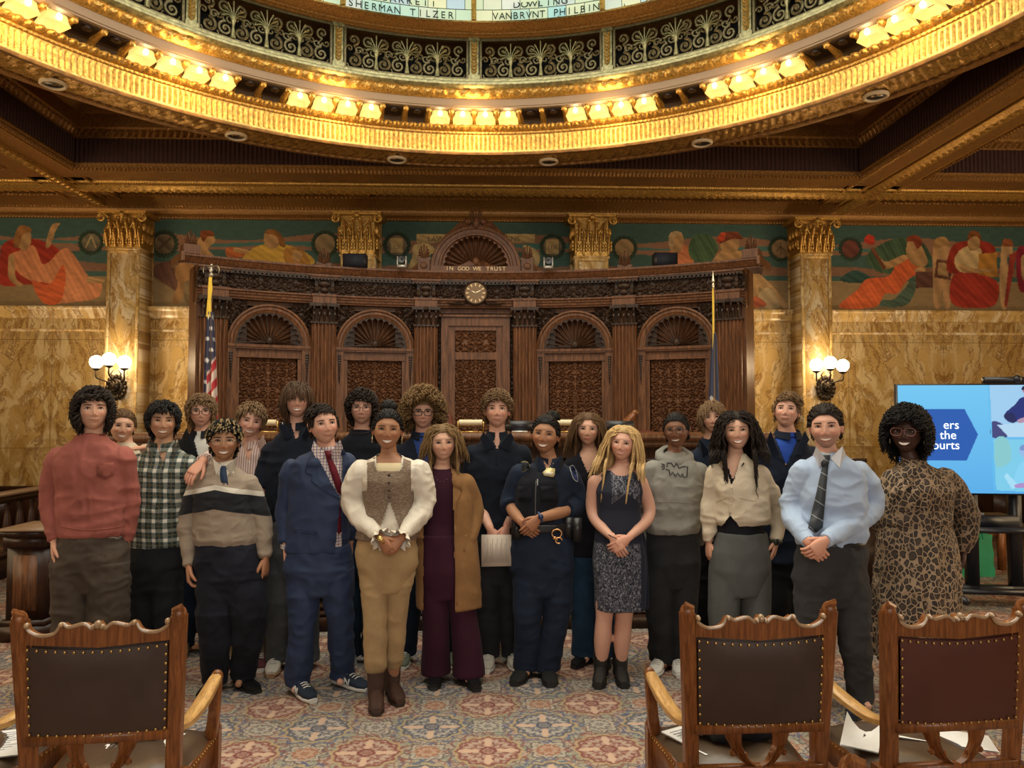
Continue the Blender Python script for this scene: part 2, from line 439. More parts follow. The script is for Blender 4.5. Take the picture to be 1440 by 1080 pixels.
# dark wood wainscot and moulded marble courses on the back wall
g = G(); g.box(-9, 9, 10.93, 11.02, 0, .60).box(-9, 9, 10.90, 11.02, .60, .66)
for i in range(-11, 12): g.box(i * .78 - .3, i * .78 + .3, 10.915, 10.95, .12, .52)
struct(g.build('baseboard_back', WOODD, smooth=0))
def mould(g, p0, p1, out, prof, m0=0, m1=0, mi=0, step=5, maxn=2600):
 p0 = np.array(p0, float); p1 = np.array(p1, float); out = np.array(out, float); d = p1 - p0; L = np.linalg.norm(d); d /= L
 pers = [q[3] for q in prof if len(q) > 3 and q[2]]
 n = 2 if not pers else int(min(maxn, max(2, L / min(pers) * step)))
 s = np.linspace(0, 1, n); P = np.zeros((len(prof), n, 3))
 for i, q in enumerate(prof):
  a = p0 + out * q[0] + d * m0 * q[0]; b = p1 + out * q[0] - d * m1 * q[0]
  l = a[None] + (b - a)[None] * s[:, None]; l[:, 2] += q[1]
  if len(q) > 3 and q[2]:
   w = np.abs(np.sin(PI * (s * L + (q[4] if len(q) > 4 else 0)) / q[3])); l += out * (q[2] * w)[:, None];
   l[:, 2] -= .8 * abs(q[2]) * w
  P[i] = l
 return g.grid(P, mi=mi)
# marble top cornice (z 3.05-3.22) across the wall
g = G(); mould(g, (-9, 11.0, 0), (9, 11.0, 0), (0, -1, 0), [(0, 3.22), (.10, 3.22), (.10, 3.17), (.075, 3.15), (.05, 3.10), (.03, 3.08), (.03, 3.05), (0, 3.05)])
mould(g, (-9, 11.0, 0), (9, 11.0, 0), (0, -1, 0), [(0, 2.90), (.012, 2.90), (.012, 2.86), (0, 2.86)])
struct(g.build('trim_1', MARBP, smooth=0))
# gilded crown between mural and ceiling
CZ = 4.72
g = G(); y0 = 11.0
mould(g, (-9, y0, 0), (9, y0, 0), (0, -1, 0), [(0, 4.50), (.03, 4.50), (.045, 4.515, .02, .045), (.05, 4.535, .02, .045), (.05, 4.55), (.10, 4.56), (.13, 4.60), (.13, 4.63), (.15, 4.635, .012, .05), (.16, 4.65, .012, .05), (.20, 4.66), (.30, 4.69), (.40, 4.72)])
mould(g, (-9, y0, 0), (9, y0, 0), (0, -1, 0), [(.40, 4.72), (.42, 4.72, .02, .06), (.44, 4.74, .02, .06), (.44, 4.76), (.44, 4.95)])
struct(g.build('trim_2', GOLDD, smooth=40))
# ceiling plate above the coffers, with the round hole of the dome
RI = 4.4
g = G(); n = 96; A = np.linspace(0, 2 * PI, n + 1)
def edge(a):
 s, c = math.sin(a), math.cos(a); t = 1e9
 if abs(s) > 1e-6: t = min(t, ((9 - DX) if s > 0 else (9 + DX)) / abs(s))
 if abs(c) > 1e-6: t = min(t, ((11.1 - DY) if c > 0 else (7 + DY)) / abs(c))
 return t
P = np.zeros((2, n + 1, 3))
for j, a in enumerate(A):
 for i, r in enumerate((4.95, max(5.0, edge(a)))): P[i, j] = (DX + r * math.sin(a), DY + r * math.cos(a), 5.42)
g.grid(P); struct(g.build('ceiling', PURPLE, smooth=0))
# coffers: each is a rectangle framed by soffit mouldings
CX0, CX1 = DX - 4.97, DX + 4.95
prof_c = [(-.34, 0), (-.33, -.02), (-.30, -.03), (-.30, -.03), (-.05, -.03), (-.03, -.012), (-.0, -.012), (0, -.03, .02, .05), (.022, .0, .02, .05), (.03, .02), (.04, .03), (.04, .36), (.05, .37), (.05, .385, .035, .085), (.10, .43, .035, .085), (.12, .44), (.14, .46), (.14, .62), (.18, .66), (.30, .70)]
def coffer(x0, x1, ya, yb, mats, sides='NSEW'):
 g = G()
 def side(p0, p1, out, m0=1, m1=1):
  mould(g, p0, p1, out, prof_c, m0, m1)
  # fluted strip on the vertical face
  p0 = np.array(p0, float); p1 = np.array(p1, float); d = p1 - p0; L = np.linalg.norm(d); d /= L; o = np.array(out, float)
  k = int(L / .055); s = (np.arange(k * 4 + 1)) / (k * 4); w = np.tile([0, .012, .012, 0], k + 1)[:k * 4 + 1]
  lo = p0 + o * .05 + d * .05; hi = p1 + o * .05 - d * .05
  Pq = np.zeros((2, len(s), 3)); ln = lo + (hi - lo) * s[:, None] + o * w[:, None]
  Pq[0] = ln; Pq[0, :, 2] = CZ + .045; Pq[1] = ln; Pq[1, :, 2] = CZ + .345
  g.grid(Pq, mi=2)
 z = CZ
 if 'N' in sides: side((x0, yb, z), (x1, yb, z), (0, -1, 0))
 if 'S' in sides: side((x0, ya, z), (x1, ya, z), (0, 1, 0))
 if 'W' in sides: side((x0, ya, z), (x0, yb, z), (1, 0, 0))
 if 'E' in sides: side((x1, ya, z), (x1, yb, z), (-1, 0, 0))
 return g
YB = 9.38; NB = [0]
def trim(g, mats, smooth=35):
 NB[0] += 1; return struct(g.build('trim_%d' % (NB[0] + 2), mats, smooth=smooth))
trim(coffer(CX0, CX1, -1.0, YB, None), [GOLDD, GOLDD, PURPLE])
trim(coffer(-9.0, CX0 - .80, .5, YB, None), [GOLDD, GOLDD, PURPLE])
trim(coffer(CX1 + .80, 9.0, .5, YB, None), [GOLDD, GOLDD, PURPLE])
# soffits of the beams, with leaf bands along both edges
def beam(x0, x1, ya, yb, axis):
 g = G()
 g.box(x0, x1, ya, yb, CZ - .005, CZ + .7, mi=1)
 leaf = [(0, 0), (.0, -.03), (.02, -.05, .03, .11), (.05, -.055, .045, .11, .04), (.09, -.055, .045, .11), (.13, -.05, .03, .11, .04), (.15, -.03), (.15, 0)]
 rope = [(.0, 0), (.0, -.02, .01, .035), (.025, -.025, .012, .035), (.03, 0)]
 if axis == 'x':
  W = yb - ya
  mould(g, (x0, ya, CZ), (x1, ya, CZ), (0, 1, 0), [(W - .28 + o, z, *r) for o, z, *r in leaf])
  mould(g, (x0, ya, CZ), (x1, ya, CZ), (0, 1, 0), [(.50 + o, z, *r) for o, z, *r in rope])
  mould(g, (x0, ya, CZ), (x1, ya, CZ), (0, 1, 0), [(W - .06 + o, z, *r) for o, z, *r in rope])
 else:
  W = x1 - x0
  for off in (.34, ):
   mould(g, (x0, ya, CZ), (x0, yb, CZ), (1, 0, 0), [(off + o, z - .01, *r) for o, z, *r in leaf])
   for q in (off - .08, off + .20, .03, W - .06): mould(g, (x0, ya, CZ), (x0, yb, CZ), (1, 0, 0), [(q + o, z, *r) for o, z, *r in rope])
 return g
trim(beam(-9, 9, YB, 10.28, 'x'), [GOLD, GOLDP])
trim(beam(CX0 - .80, CX0, -1, 10.85, 'y'), [GOLD, GOLDP])
trim(beam(CX1, CX1 + .80, -1, 10.85, 'y'), [GOLD, GOLDP])
# short cross pieces between the long beam and the crown, above the inner columns
for cx in (DX - 1.64, DX + 1.64):
 g = G(); g.box(cx - .22, cx + .22, 10.2, 10.62, CZ + .02, CZ + .3, mi=1); g.box(cx - .15, cx + .15, 10.25, 10.6, CZ, CZ + .03)
 trim(g, [GOLD, GOLDP])
# coffer ornaments: rosettes seen in the dark recess
def rosette():
 g = G()
 for k in range(8):
  a = k * PI / 4; g.ball((.05 * math.cos(a), .05 * math.sin(a), -.015), (.035, .035, .02), 6, 4)
 g.ball((0, 0, -.03), .03, 8, 5); return g
ro = None; rc = [0, 0, 0]
for k in range(26):
 for row, (fx, fy) in enumerate((((CX0 + .62), None), ((CX1 - .62), None), (None, YB - .62))):
  if row < 2:
   y = YB - .62 - k * .36; x = fx
   if y < .5: continue
  else:
   x = CX0 + .62 + k * .36; y = fy
   if x > CX1 - .5: continue
  if math.hypot(x - DX, y - DY) < 5.05: continue
  if ro is None: ro = rosette().build('ceiling_rosette', GOLDD)
  o = ro if k == 0 and row == 0 else ro.copy()
  if o is not ro: C.objects.link(o)
  o.location = (x, y, 5.40)
  tag(o, 'small gilt flower boss in the %s ceiling recess, %s from its %s corner' % (('left', 'right', 'far')[row], ORD[rc[row]], ('far', 'far', 'left')[row]), 'rosette', 'gilt rosettes in the dark ceiling recess'); rc[row] += 1
# ================================================================ DOME RING
def hz(y, r): return at(667, y, DY + r).z
def ringp(rows, n=204, mi=0, g=None):
 """rows: (r,z,amp,count,phase) -> lathe with modulated radius"""
 g = g or G(); cnts = [q[3] for q in rows if len(q) > 3 and q[2]]
 n = max([n] + [c * 6 for c in cnts]); a = np.linspace(0, 2 * PI, n, endpoint=False); P = np.zeros((len(rows), n, 3))
 for i, q in enumerate(rows):
  r = np.full(n, q[0]); z = np.full(n, q[1])
  if len(q) > 3 and q[2]:
   w = np.abs(np.sin(a * q[3] / 2 + (q[4] if len(q) > 4 else 0))); r = r - q[2] * w; z = z - (q[5] if len(q) > 5 else 0) * w
  P[i, :, 0] = DX + r * np.sin(a); P[i, :, 1] = DY + r * np.cos(a); P[i, :, 2] = z
 return g.grid(P, cv=True, mi=mi)
zs = 4.72
zf = hz(190, 4.4); ze = hz(177, 4.32); zc = hz(152, 4.12); zl = hz(140, 4.12); zm = hz(125, 4.03); zb = hz(113, 4.08); zt = hz(54, 4.08); zg = hz(33, 3.9)
g = ringp([(4.95, 5.42), (4.95, zs + .02), (4.92, zs + .01), (4.90, zs - .01, 0, 0), (4.86, zs - .012, .0, 0)])
ringp([(4.86, zs - .01), (4.84, zs - .03, .012, 300), (4.80, zs - .03, .012, 300), (4.79, zs)], g=g)
ringp([(4.79, zs), (4.74, zs - .012, 0, 0), (4.70, zs - .0), (4.45, zs)], g=g)
trim(g, [GOLDD])
g = ringp([(4.46, zs), (4.455, zs - .018), (4.41, zs - .018), (4.40, zs), (4.40, zs + .012)]); trim(g, [GOLDP])
# soffit acanthus relief
g = G(); n = 1400; a = np.linspace(0, 2 * PI, n, endpoint=False); rr = np.linspace(4.47, 4.78, 9); P = np.zeros((9, n, 3))
for i, r in enumerate(rr):
 u = (r - 4.625) / .155; h = .022 * np.abs(np.sin(a * 85 + 2.2 * abs(u))) * (1 - u * u) + .008 * np.sin(a * 340 + u * 5)
 P[i, :, 0] = DX + r * np.sin(a); P[i, :, 1] = DY + r * np.cos(a); P[i, :, 2] = zs - .004 - h
g.grid(P, cv=True); trim(g, [GOLD])
# fluted band
NF = 520; n = NF * 6; a = np.linspace(0, 2 * PI, n, endpoint=False); ph = (a / (2 * PI) * NF) % 1
fl = np.where((ph > .12) & (ph < .88), .5 - .5 * np.cos((ph - .12) / .76 * 2 * PI), 0)
rows = [(zs + .012, 0), (zs + .03, 0), (zs + .045, 1), (zs + .055, .5), (zs + .065, 1), (zs + .08, .45), (zs + .09, 1), (zs + .105, .5), (zs + .12, 1), (zf - .03, 1), (zf - .015, .3), (zf, 0)]
P = np.zeros((len(rows), n, 3))
for i, (z, k) in enumerate(rows):
 r = 4.40 + .020 * fl * k; P[i, :, 0] = DX + r * np.sin(a); P[i, :, 1] = DY + r * np.cos(a); P[i, :, 2] = z
g = G(); g.grid(P, cv=True); trim(g, [GOLDY])
# egg and dart
g = ringp([(4.40, zf), (4.385, zf + .005), (4.385, zf + .015, .008, 600), (4.38, zf + .03), (4.36, zf + .035, .0, 0), (4.36, zf + .04, .035, 290), (4.345, zf + .065, .045, 290), (4.345, zf + .09, .03, 290), (4.33, ze - .01), (4.325, ze), (4.44, ze + .005), (4.47, ze + .01)]); trim(g, [GOLD], 60)
# modillion cornice: back wall, soffit, fascia
g = ringp([(4.47, ze), (4.47, zc), (4.12, zc), (4.12, zc + .015), (4.11, zc + .02), (4.11, zl)]); trim(g, [COVE])
g = ringp([(4.11, zl), (4.10, zl), (4.09, zl + .01), (4.09, zl + .015, .025, 190), (4.07, zl + .035, .04, 190, .7), (4.055, zl + .06, .035, 190), (4.04, zm - .01), (4.03, zm)]); trim(g, [GOLD], 60)
g = ringp([(4.03, zm), (4.0, zm + .01), (3.98, zm + .03), (3.98, zm + .045), (4.0, zm + .05), (4.0, zm + .065), (4.03, zm + .085), (4.03, zb - .01), (4.10, zb)]); trim(g, [GREENG])
# cornice above the grille and base ring of the stained glass
g = ringp([(4.56, zt), (4.06, zt), (4.05, zt + .012), (4.03, zt + .02, .01, 500), (4.02, zt + .035), (3.98, zt + .05), (3.94, zt + .085), (3.92, zt + .10), (3.90, zt + .12), (3.90, zt + .13)]); trim(g, [GOLDD])
g = ringp([(3.90, zt + .13), (3.885, zt + .135, .02, 300), (3.87, zt + .16, .02, 300), (3.86, zg - .01), (3.84, zg)]); trim(g, [GREENG], 60)
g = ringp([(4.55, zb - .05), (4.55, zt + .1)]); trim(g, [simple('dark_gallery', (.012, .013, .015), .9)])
# brackets between lamp coffers
NC = 102
br = G()
br.tube([(0, 4.46, ze + .005), (0, 4.44, ze + .03), (0, 4.38, zc - .035), (0, 4.24, zc - .015), (0, 4.15, zc - .02)], [.036, .040, .037, .030, .026], 8)
br.ball((0, 4.42, ze + .03), (.040, .045, .04), 10, 6); br.ball((0, 4.17, zc - .025), (.034, .03, .028), 8, 5)
brm = br.mesh('scroll_bracket'); fixn(brm); brm.materials.append(GOLD)
brm.polygons.foreach_set('use_smooth', np.ones(len(brm.polygons), bool)); brm.set_sharp_from_angle(angle=.7)
def cname(c): return 'middle lamp cluster' if c == 0 else ORD[abs(c) - 1] + ' cluster ' + ('left' if c < 0 else 'right') + ' of middle'
for k in range(NC):
 kk = k if k < NC / 2 else k - NC
 o = bpy.data.objects.new('scroll_bracket', brm); C.objects.link(o); o.location = (DX, DY, 0); o.rotation_euler = (0, 0, -k * 2 * PI / NC)
 if abs(((k * 360 / NC) + 180) % 360 - 180) > 98: bpy.data.objects.remove(o); continue
 tag(o, 'gilt scroll bracket ' + ('left of the first lamp of the %s', 'between first and second lamp of the %s', 'between second and third lamp of the %s', 'between third and last lamp of the %s', 'right of the last lamp of the %s', 'between two dark sockets right of the %s')[(kk + 2) % 6] % cname((kk + 2) // 6), 'bracket', 'scroll brackets of the dome cornice')
# lamps: coffers k+.5, four lit then two dark
def m_emit(name, col, s, base=(1, .8, .5)):
 m = Mt(name); m.set(base=base, emit=col, estr=s, rough=.4); return m.mat
COFGLOW = m_emit('coffer_glow', (1, .66, .18), .95, (.25, .15, .04)); BULB = m_emit('lit_bulb', (1, .86, .60), 34)  # the box's own glow stands for a coffer interior lit by its bulb
def dome_lamp(lit):
 t = thing('dome_lamp' if lit else 'unlit_lamp_socket', '', 'lamp', (0, 0, 0))
 rm = 4.27; zz = zc - .005
 if lit:
  g = G(); P = []
  for z, w, d in ((zz, .074, .074), (zz - .012, .088, .086), (zz - .05, .090, .094), (zz - .095, .112, .104)):
   P.append([(sx * w * (1 if j % 2 == 0 else .78) if 0 else x * w, rm + y * d, z) for j, (x, y) in enumerate([(-1, -.8), (-.8, -1), (0, -1), (.8, -1), (1, -.8), (1, 0), (1, .8), (.8, 1), (0, 1), (-.8, 1), (-1, .8), (-1, 0)])])
  g.rings(np.array(P), cap=False); g.build('glow_box', COFGLOW, t)
  G().ball((0, 4.17, zz - .045), (.022, .018, .028), 10, 8).build('bulb', BULB, t)
  G().lathe([(.04, zz + .004), (.04, zz - .008), (.015, zz - .012)], (0, rm, 0), 14).build('socket', GOLD, t)
 else:
  g = G(); g.box(-.085, .085, rm - .10, rm + .12, zz - .012, zz); g.lathe([(.045, zz - .012), (.045, zz - .03), (.02, zz - .045), (.0, zz - .045)], (0, rm - .05, 0), 12)
  g.build('socket_plate', WOODK, t)
 return t
pl, pd = None, None
lit_lights = []
for cl in range(-6, 7):
 for j in range(6):
  k = cl * 6 + j - 2      # cells -2..1 lit, 2..3 dark
  lit = j < 4; ang = (k + .5) * 360 / NC
  if abs(ang) > 96: continue
  src = pl if lit else pd
  if src is None:
   o = dome_lamp(lit);
   if lit: pl = o
   else: pd = o
  else: o = dup(src)
  o.rotation_euler = (0, 0, -math.radians(ang)); o.location = (DX, DY, 0)
  if lit:
   o['group'] = 'lit lamps, ' + cname(cl)
   o['label'] = '%s of four lamps in glowing square coffers under the dome, %s' % (('leftmost', 'second', 'third', 'rightmost')[j], cname(cl))
  else:
   o['label'] = '%s dark unlit lamp socket right of the %s under the dome' % (('first', 'second')[j - 4], cname(cl)); o['group'] = 'unlit sockets of the dome cornice'
 if abs(cl) <= 5:
  a = math.radians(cl * 6 * 360 / NC); lit_lights.append(a)
  point('dome_lamp_light', (DX + 4.05 * math.sin(a), DY + 4.05 * math.cos(a), zc - .16), 13, (1, .62, .24), .12)
# downlights
ND = 16; t0 = math.radians(2.2); first = None
def downlight():
 t = thing('recessed_downlight', '', 'downlight', (0, 0, 0)); g = G()
 g.lathe([(.115, .0), (.118, -.02), (.10, -.03), (.088, -.022), (.085, 0)], n=28).build('rim', simple('cream_rim', (.75, .62, .42), .4), t)
 g2 = G(); g2.lathe([(.085, -.012), (.06, .0), (.0, .0)], n=28); g2.build('reflector', simple('dark_reflector', (.05, .045, .04), .3), t); return t
for x, y in ((72, 115), (330, 190), (558, 222), (772, 225), (987, 197), (1230, 130)):
 p = atz(x, y, zs)
 a = math.atan2(p.x - DX, p.y - DY)
 o = downlight() if first is None else dup(first); first = first or o
 o.location = (DX + 4.66 * math.sin(a), DY + 4.66 * math.cos(a), zs - .02)
 o['label'] = {72: 'round recessed downlight at the far left of the dome ring soffit', 330: 'round recessed downlight second from the left in the dome ring', 558: 'round downlight left of the rostrum pediment in the dome ring', 772: 'round downlight right of the rostrum pediment in the dome ring', 987: 'round downlight second from the right in the dome ring', 1230: 'round recessed downlight at the far right of the dome ring soffit'}[x]
 o['category'] = 'downlight'; o['group'] = 'downlights in the dome ring'
# ---- bronze grille, posts and stained glass
RB = 4.10; NP = 17; da = 2 * PI / NP
def bend(P, r0=RB):
 a = P[:, 0] / r0; d = P[:, 1]; return np.stack([(r0 + d) * np.sin(a), (r0 + d) * np.cos(a), P[:, 2]], 1)
def spiral(cx, cz, r, a0, turns, n=26, sgn=1):
 t = np.linspace(0, 1, n); rr = r * (1 - .86 * t); a = a0 + sgn * turns * 2 * PI * t
 return [(cx + rr[i] * math.cos(a[i]), 0, cz + rr[i] * math.sin(a[i])) for i in range(n)]
H = zt - zb; zA = zb + .03; Hn = H - .06
def grille():
 g = G(); w = (da * RB) / 2 - .075
 for s in (-1, 1):
  for cx in (-1, 1):
   bx = s * w * .5 + cx * w * .25 * 0
  for q in range(4):
   cx = s * w * (.14 + .235 * q); fl_ = 1 if q % 2 == 0 else -1
   g.tube(spiral(cx, zA + Hn * .20, .075, PI / 2 if fl_ > 0 else PI / 2, 1.5, sgn=-fl_ * s), np.linspace(.017, .012, 26), 5)
   g.tube(spiral(cx - s * .045, zA + Hn * .46, .048, 0, 1.2, n=18, sgn=fl_ * s), np.linspace(.013, .009, 18), 5)
   g.tube(spiral(cx + s * .055, zA + Hn * .50, .04, PI, 1.1, n=16, sgn=-fl_ * s), np.linspace(.012, .008, 16), 5)
   g.tube(spiral(cx + s * .01, zA + Hn * .74, .062, -PI / 2, 1.35, sgn=fl_ * s), np.linspace(.015, .011, 26), 5)
   g.tube([(cx - .005, 0, zA + Hn * .35), (cx + .03 * fl_ * s, 0, zA + Hn * .47), (cx + s * .01, 0, zA + Hn * .60)], .011, 5)
   g.ball((cx, 0, zA + Hn * .20), .018, 6, 4); g.ball((cx + s * .01, 0, zA + Hn * .74), .015, 6, 4)
   g.tube([(cx + .06 * s, 0, zA), (cx + .08 * s, 0, zA + Hn * .10)], .008, 5)
 palms = []
 for cx, big in ((0, 1.0), (-w * .5, .92), (w * .5, .92)):
  palm = G(); palms.append(('palmette', palm, GREENG))
  for k in range(-4, 5):
   a = k * .34; L = Hn * (.52 - .055 * abs(k)) * big; bx, bz = cx, zA + Hn * .42
   pts = [(bx, -.015, bz), (bx + .5 * L * math.sin(a * .8), -.02, bz + .55 * L * math.cos(a * .6)), (bx + L * math.sin(a), -.015, bz + L * math.cos(a))]
   palm.tube(catmull(pts, 4, False), np.linspace(.010, .021, 9), 5, flat=.5)
  palm.tube([(cx, -.01, zA), (cx, -.015, zA + Hn * .3), (cx, -.015, zA + Hn * .46)], [.03, .012, .03], 8)
 fr = G(); fr.box(-w - .02, w + .02, -.02, .02, zb, zb + .03); fr.box(-w - .02, w + .02, -.02, .02, zt - .03, zt)
 for s in (-1, 1): fr.box(s * w - .012, s * w + .012, -.02, .02, zb, zt)
 fr2 = G()
 for q in range(8):
  x0 = -w - .02 + (2 * w + .04) * q / 8; x1 = -w - .02 + (2 * w + .04) * (q + 1) / 8
  fr2.box(x0, x1, -.02, .02, zb, zb + .03); fr2.box(x0, x1, -.02, .02, zt - .03, zt)
 for s in (-1, 1): fr2.box(s * w - .012, s * w + .012, -.02, .02, zb, zt)
 t = thing('bronze_grille', '', 'grille', (0, 0, 0))
 for nm, gg, mt in [('scrollwork', g, BRONZE), ('frame', fr2, BRONZE)] + palms:
  gg.v = [bend(v) for v in gg.v]; gg.build(nm, mt, t)
 return t
gp = grille(); gnames = {-4: 'fourth left', -3: 'far left', -2: 'second left', -1: 'first left', 0: 'first right', 1: 'second right', 2: 'third right', 3: 'far right'}
def post():
 g = G(); w = .052
 g.box(-w, w, -.03, .035, zb, zt); g.box(-w - .012, w + .012, -.045, .035, zb, zb + .05); g.box(-w - .012, w + .012, -.045, .035, zt - .04, zt)
 L = G()
 for k in range(9):
  z = zb + .07 + k * (H - .13) / 9
  for s in (-1, 1):
   L.tube([(0, -.033, z), (s * .022, -.042, z + .028), (s * .030, -.034, z + .055)], [.010, .020, .004], 6, flat=.5)
 t = thing('garland_post', '', 'post', (0, 0, 0))
 g.v = [bend(v) for v in g.v]; L.v = [bend(v) for v in L.v]
 g.build('shaft', GREENG, t); L.build('leaf_garland', GOLDY, t); return t
pp = post()
pnm = {0: 'above the rostrum pediment', -1: 'first left of centre', 1: 'first right of centre', -2: 'second left of centre', 2: 'second right of centre'}
for k in range(-5, 6):
 o = pp if k == -5 else dup(pp); o.location = (DX, DY, 0); o.rotation_euler = (0, 0, -k * da)
 o['label'] = 'gilt garland post of the bronze dome grille, ' + (pnm[0] if k == 0 else ORD[abs(k) - 1] + (' left' if k < 0 else ' right') + ' of the middle post'); o['group'] = 'posts of the bronze grille'
 if k < 5:
  o = gp if k == -5 else dup(gp); o.location = (DX, DY, 0); o.rotation_euler = (0, 0, -(k + .5) * da)
  o['label'] = 'bronze scrollwork grille of the dome, %s bay %s of the middle post' % ((ORD[k], 'right') if k >= 0 else (ORD[-k - 1], 'left'))
  o['group'] = 'bronze grille panels'
# stained glass dome
m = Mt('stained_glass'); P = m.geo(); x, y, z = m.xyz(P)
ang = m.math('ARCTAN2', x - DX, y - DY); rowz = (z - zg) * (1 / .118)
row = m.math('FLOOR', rowz); fr = rowz - row
colf = ang * (1 / (2 * PI)) * 17 * 7.0 + m.math('MODULO', row, 2) * .5; cid = m.math('FLOOR', colf); fc = colf - cid
rnd = m.noise(m.vec(cid * 1.37, row * 3.1, 0.0), 1.0, 0, .5)
wn = m.nt.nodes.new('ShaderNodeTexWhiteNoise'); m.put(wn.inputs['Vector'], m.vec(cid, row, 0.0)); wv = E(m, wn.outputs['Value'])
gc = m.ramp(wv, [(0, (.45, .78, .80)), (.3, (.62, .82, .62)), (.6, (.80, .86, .58)), (.85, (.50, .70, .85)), (1, (.85, .90, .75))])
lead = m.math('MAXIMUM', m.math('LESS_THAN', fr, .07), m.math('LESS_THAN', fc, .035))
gc2 = m.mix(lead, gc, (.04, .05, .04))
m.set(base=gc2, emit=gc2, estr=.45, rough=.25); GLASS = m.mat
prof = []
for i in range(15):
 t = i / 14; prof.append((3.84 * math.cos(t * PI / 2) + .02, zg + 1.6 * math.sin(t * PI / 2)))
g = G(); g.lathe([(r, z) for r, z in prof], (DX, DY, 0), 102)
struct(g.build('window_1', GLASS, smooth=180))
rg = G()
for k in range(-8, 9):
 a = k * da; pts = [(DX + (r - .03) * math.sin(a), DY + (r - .03) * math.cos(a), z) for r, z in prof[:12]]
 rg.tube(pts, .032, 6)
trim(rg, [GOLDY])
LETT = simple('leaded_letter', (.02, .035, .03), .6)
def glass_text(txt, ac, row, sz=.092, sp=.088):
 t = thing('leaded_name', 'dark leaded letters %s in the stained glass band of the dome' % txt, 'lettering', (0, 0, 0))
 n = len(txt); z = zg + (row + .08) * .118
 tt = math.asin(min(1, (z - zg) / 1.6)); r = 3.84 * math.cos(tt) + .02 - .028
 sl = math.atan2(3.84 * math.sin(tt), 1.6 * math.cos(tt))       # inward lean
 for i, ch in enumerate(txt):
  if ch == ' ': continue
  a = ac + (i - (n - 1) / 2) * sp / r
  M = Matrix.Translation((DX + r * math.sin(a), DY + r * math.cos(a), z)) @ Matrix.Rotation(-a, 4, 'Z') @ Matrix.Rotation(PI / 2 - sl, 4, 'X')
  textmesh(ch, sz * 1.25, .003, M, LETT, 'letter', t, xs=.95)
 return t
glass_text('SHERMAN TILZER', -.56 * da, 0, .088, .083); glass_text('BARRETT', -.5 * da, 1)
glass_text('VANBRVNT PHILBIN', .56 * da, 0, .088, .074); glass_text('DOWLING', .52 * da, 1)
# ================================================================ RELIEF FIELDS
def scroll_relief(w, h, res, seed, mirror=True, n=None, sc=1.0):
 """height 0..1 of carved foliage: mirrored spirals, stems and leaf lobes"""
 r = np.random.RandomState(seed); nu = int(w / res) + 1; nv = int(h / res) + 1
 U, V = np.meshgrid(np.linspace(-w / 2, w / 2, nu), np.linspace(0, h, nv), indexing='ij')
 X = np.abs(U) if mirror else U; Hh = np.zeros_like(U)
 def blob(px, py, s, k=1.0):
  nonlocal Hh
  m = (np.abs(X - px) < 3 * s) & (np.abs(V - py) < 3 * s)
  Hh[m] = np.maximum(Hh[m], k * np.exp(-((X[m] - px) ** 2 + (V[m] - py) ** 2) / (s * s)))
 R0 = .085 * sc; hw = w / 2 if mirror else w; x0 = 0 if mirror else -w / 2
 rows = max(1, int(round(h / (R0 * 1.75)))); cols = max(1, int(round(hw / (R0 * 1.75))))
 for i in range(rows):
  for j in range(cols):
   cx = x0 + hw * (j + .5) / cols; cy = h * (i + .5) / rows; R = min(hw / cols, h / rows) * .5
   sg = 1 if (i + j) % 2 else -1; a0 = r.rand() * 6.28; tr = 1.6
   for t in np.linspace(0, 1, 60):
    rr = R * (1 - .85 * t); a = a0 + sg * tr * 2 * PI * t
    blob(cx + rr * math.cos(a), cy + rr * math.sin(a), .0085 * sc * (1 + .3 * math.sin(t * 40)))
   blob(cx, cy, .017 * sc, 1.25)
   for q in range(6):
    a = a0 + q * PI / 3;
    for t in (0, 1, 2): blob(cx + (R * 1.0 + .008 * t * sc) * math.cos(a + .12 * t), cy + (R + .008 * t * sc) * math.sin(a + .12 * t), (.012 - .002 * t) * sc, .9)
 if mirror:
  for t in np.linspace(0, 1, int(h / .02)): blob(.0 + .012 * abs(math.sin(t * 25)), t * h, .014 * sc, .9)
 return U, V, np.clip(Hh, 0, 1.2)
# ================================================================ ROSTRUM (curved carved backdrop)
RX, RY, RR = DX, 3.70, 6.60
def RPt(t, d, z): return np.array([RX + (RR - d) * math.sin(t), RY + (RR - d) * math.cos(t), z])
def RM(t, d=0, z=0):
 """matrix: local x along the wall to the right, y away from viewer, z up; origin at angle t, d in front of the face"""
 return Matrix.Translation(RPt(t, d, z)) @ Matrix.Rotation(-t, 4, 'Z')
def bendR(v, d0=0):
 """x -> arc angle, y away -> radius"""
 v = np.asarray(v, float); a = v[:, 0] / RR; r = RR + v[:, 1]
 return np.stack([RX + r * np.sin(a), RY + r * np.cos(a), v[:, 2]], 1)
ros = thing('carved_wall_backdrop', 'tall curved carved dark wood backdrop with shell niches behind the bench', 'panelling', (RX, RY + RR, 0))
TE = .545; BT = (.103, .309, .515)
def bbuild(g, name, mat, smooth=35):
 g.v = [bendR(v) for v in g.v]; return g.build(name, mat, ros, smooth)
def segs(x0, x1, y0, y1, z0, z1, g, k=None, **kw):
 k = k or max(1, int((x1 - x0) / .25))
 for i in range(k): g.box(x0 + (x1 - x0) * i / k, x0 + (x1 - x0) * (i + 1) / k, y0, y1, z0, z1, **kw)
XE = TE * RR
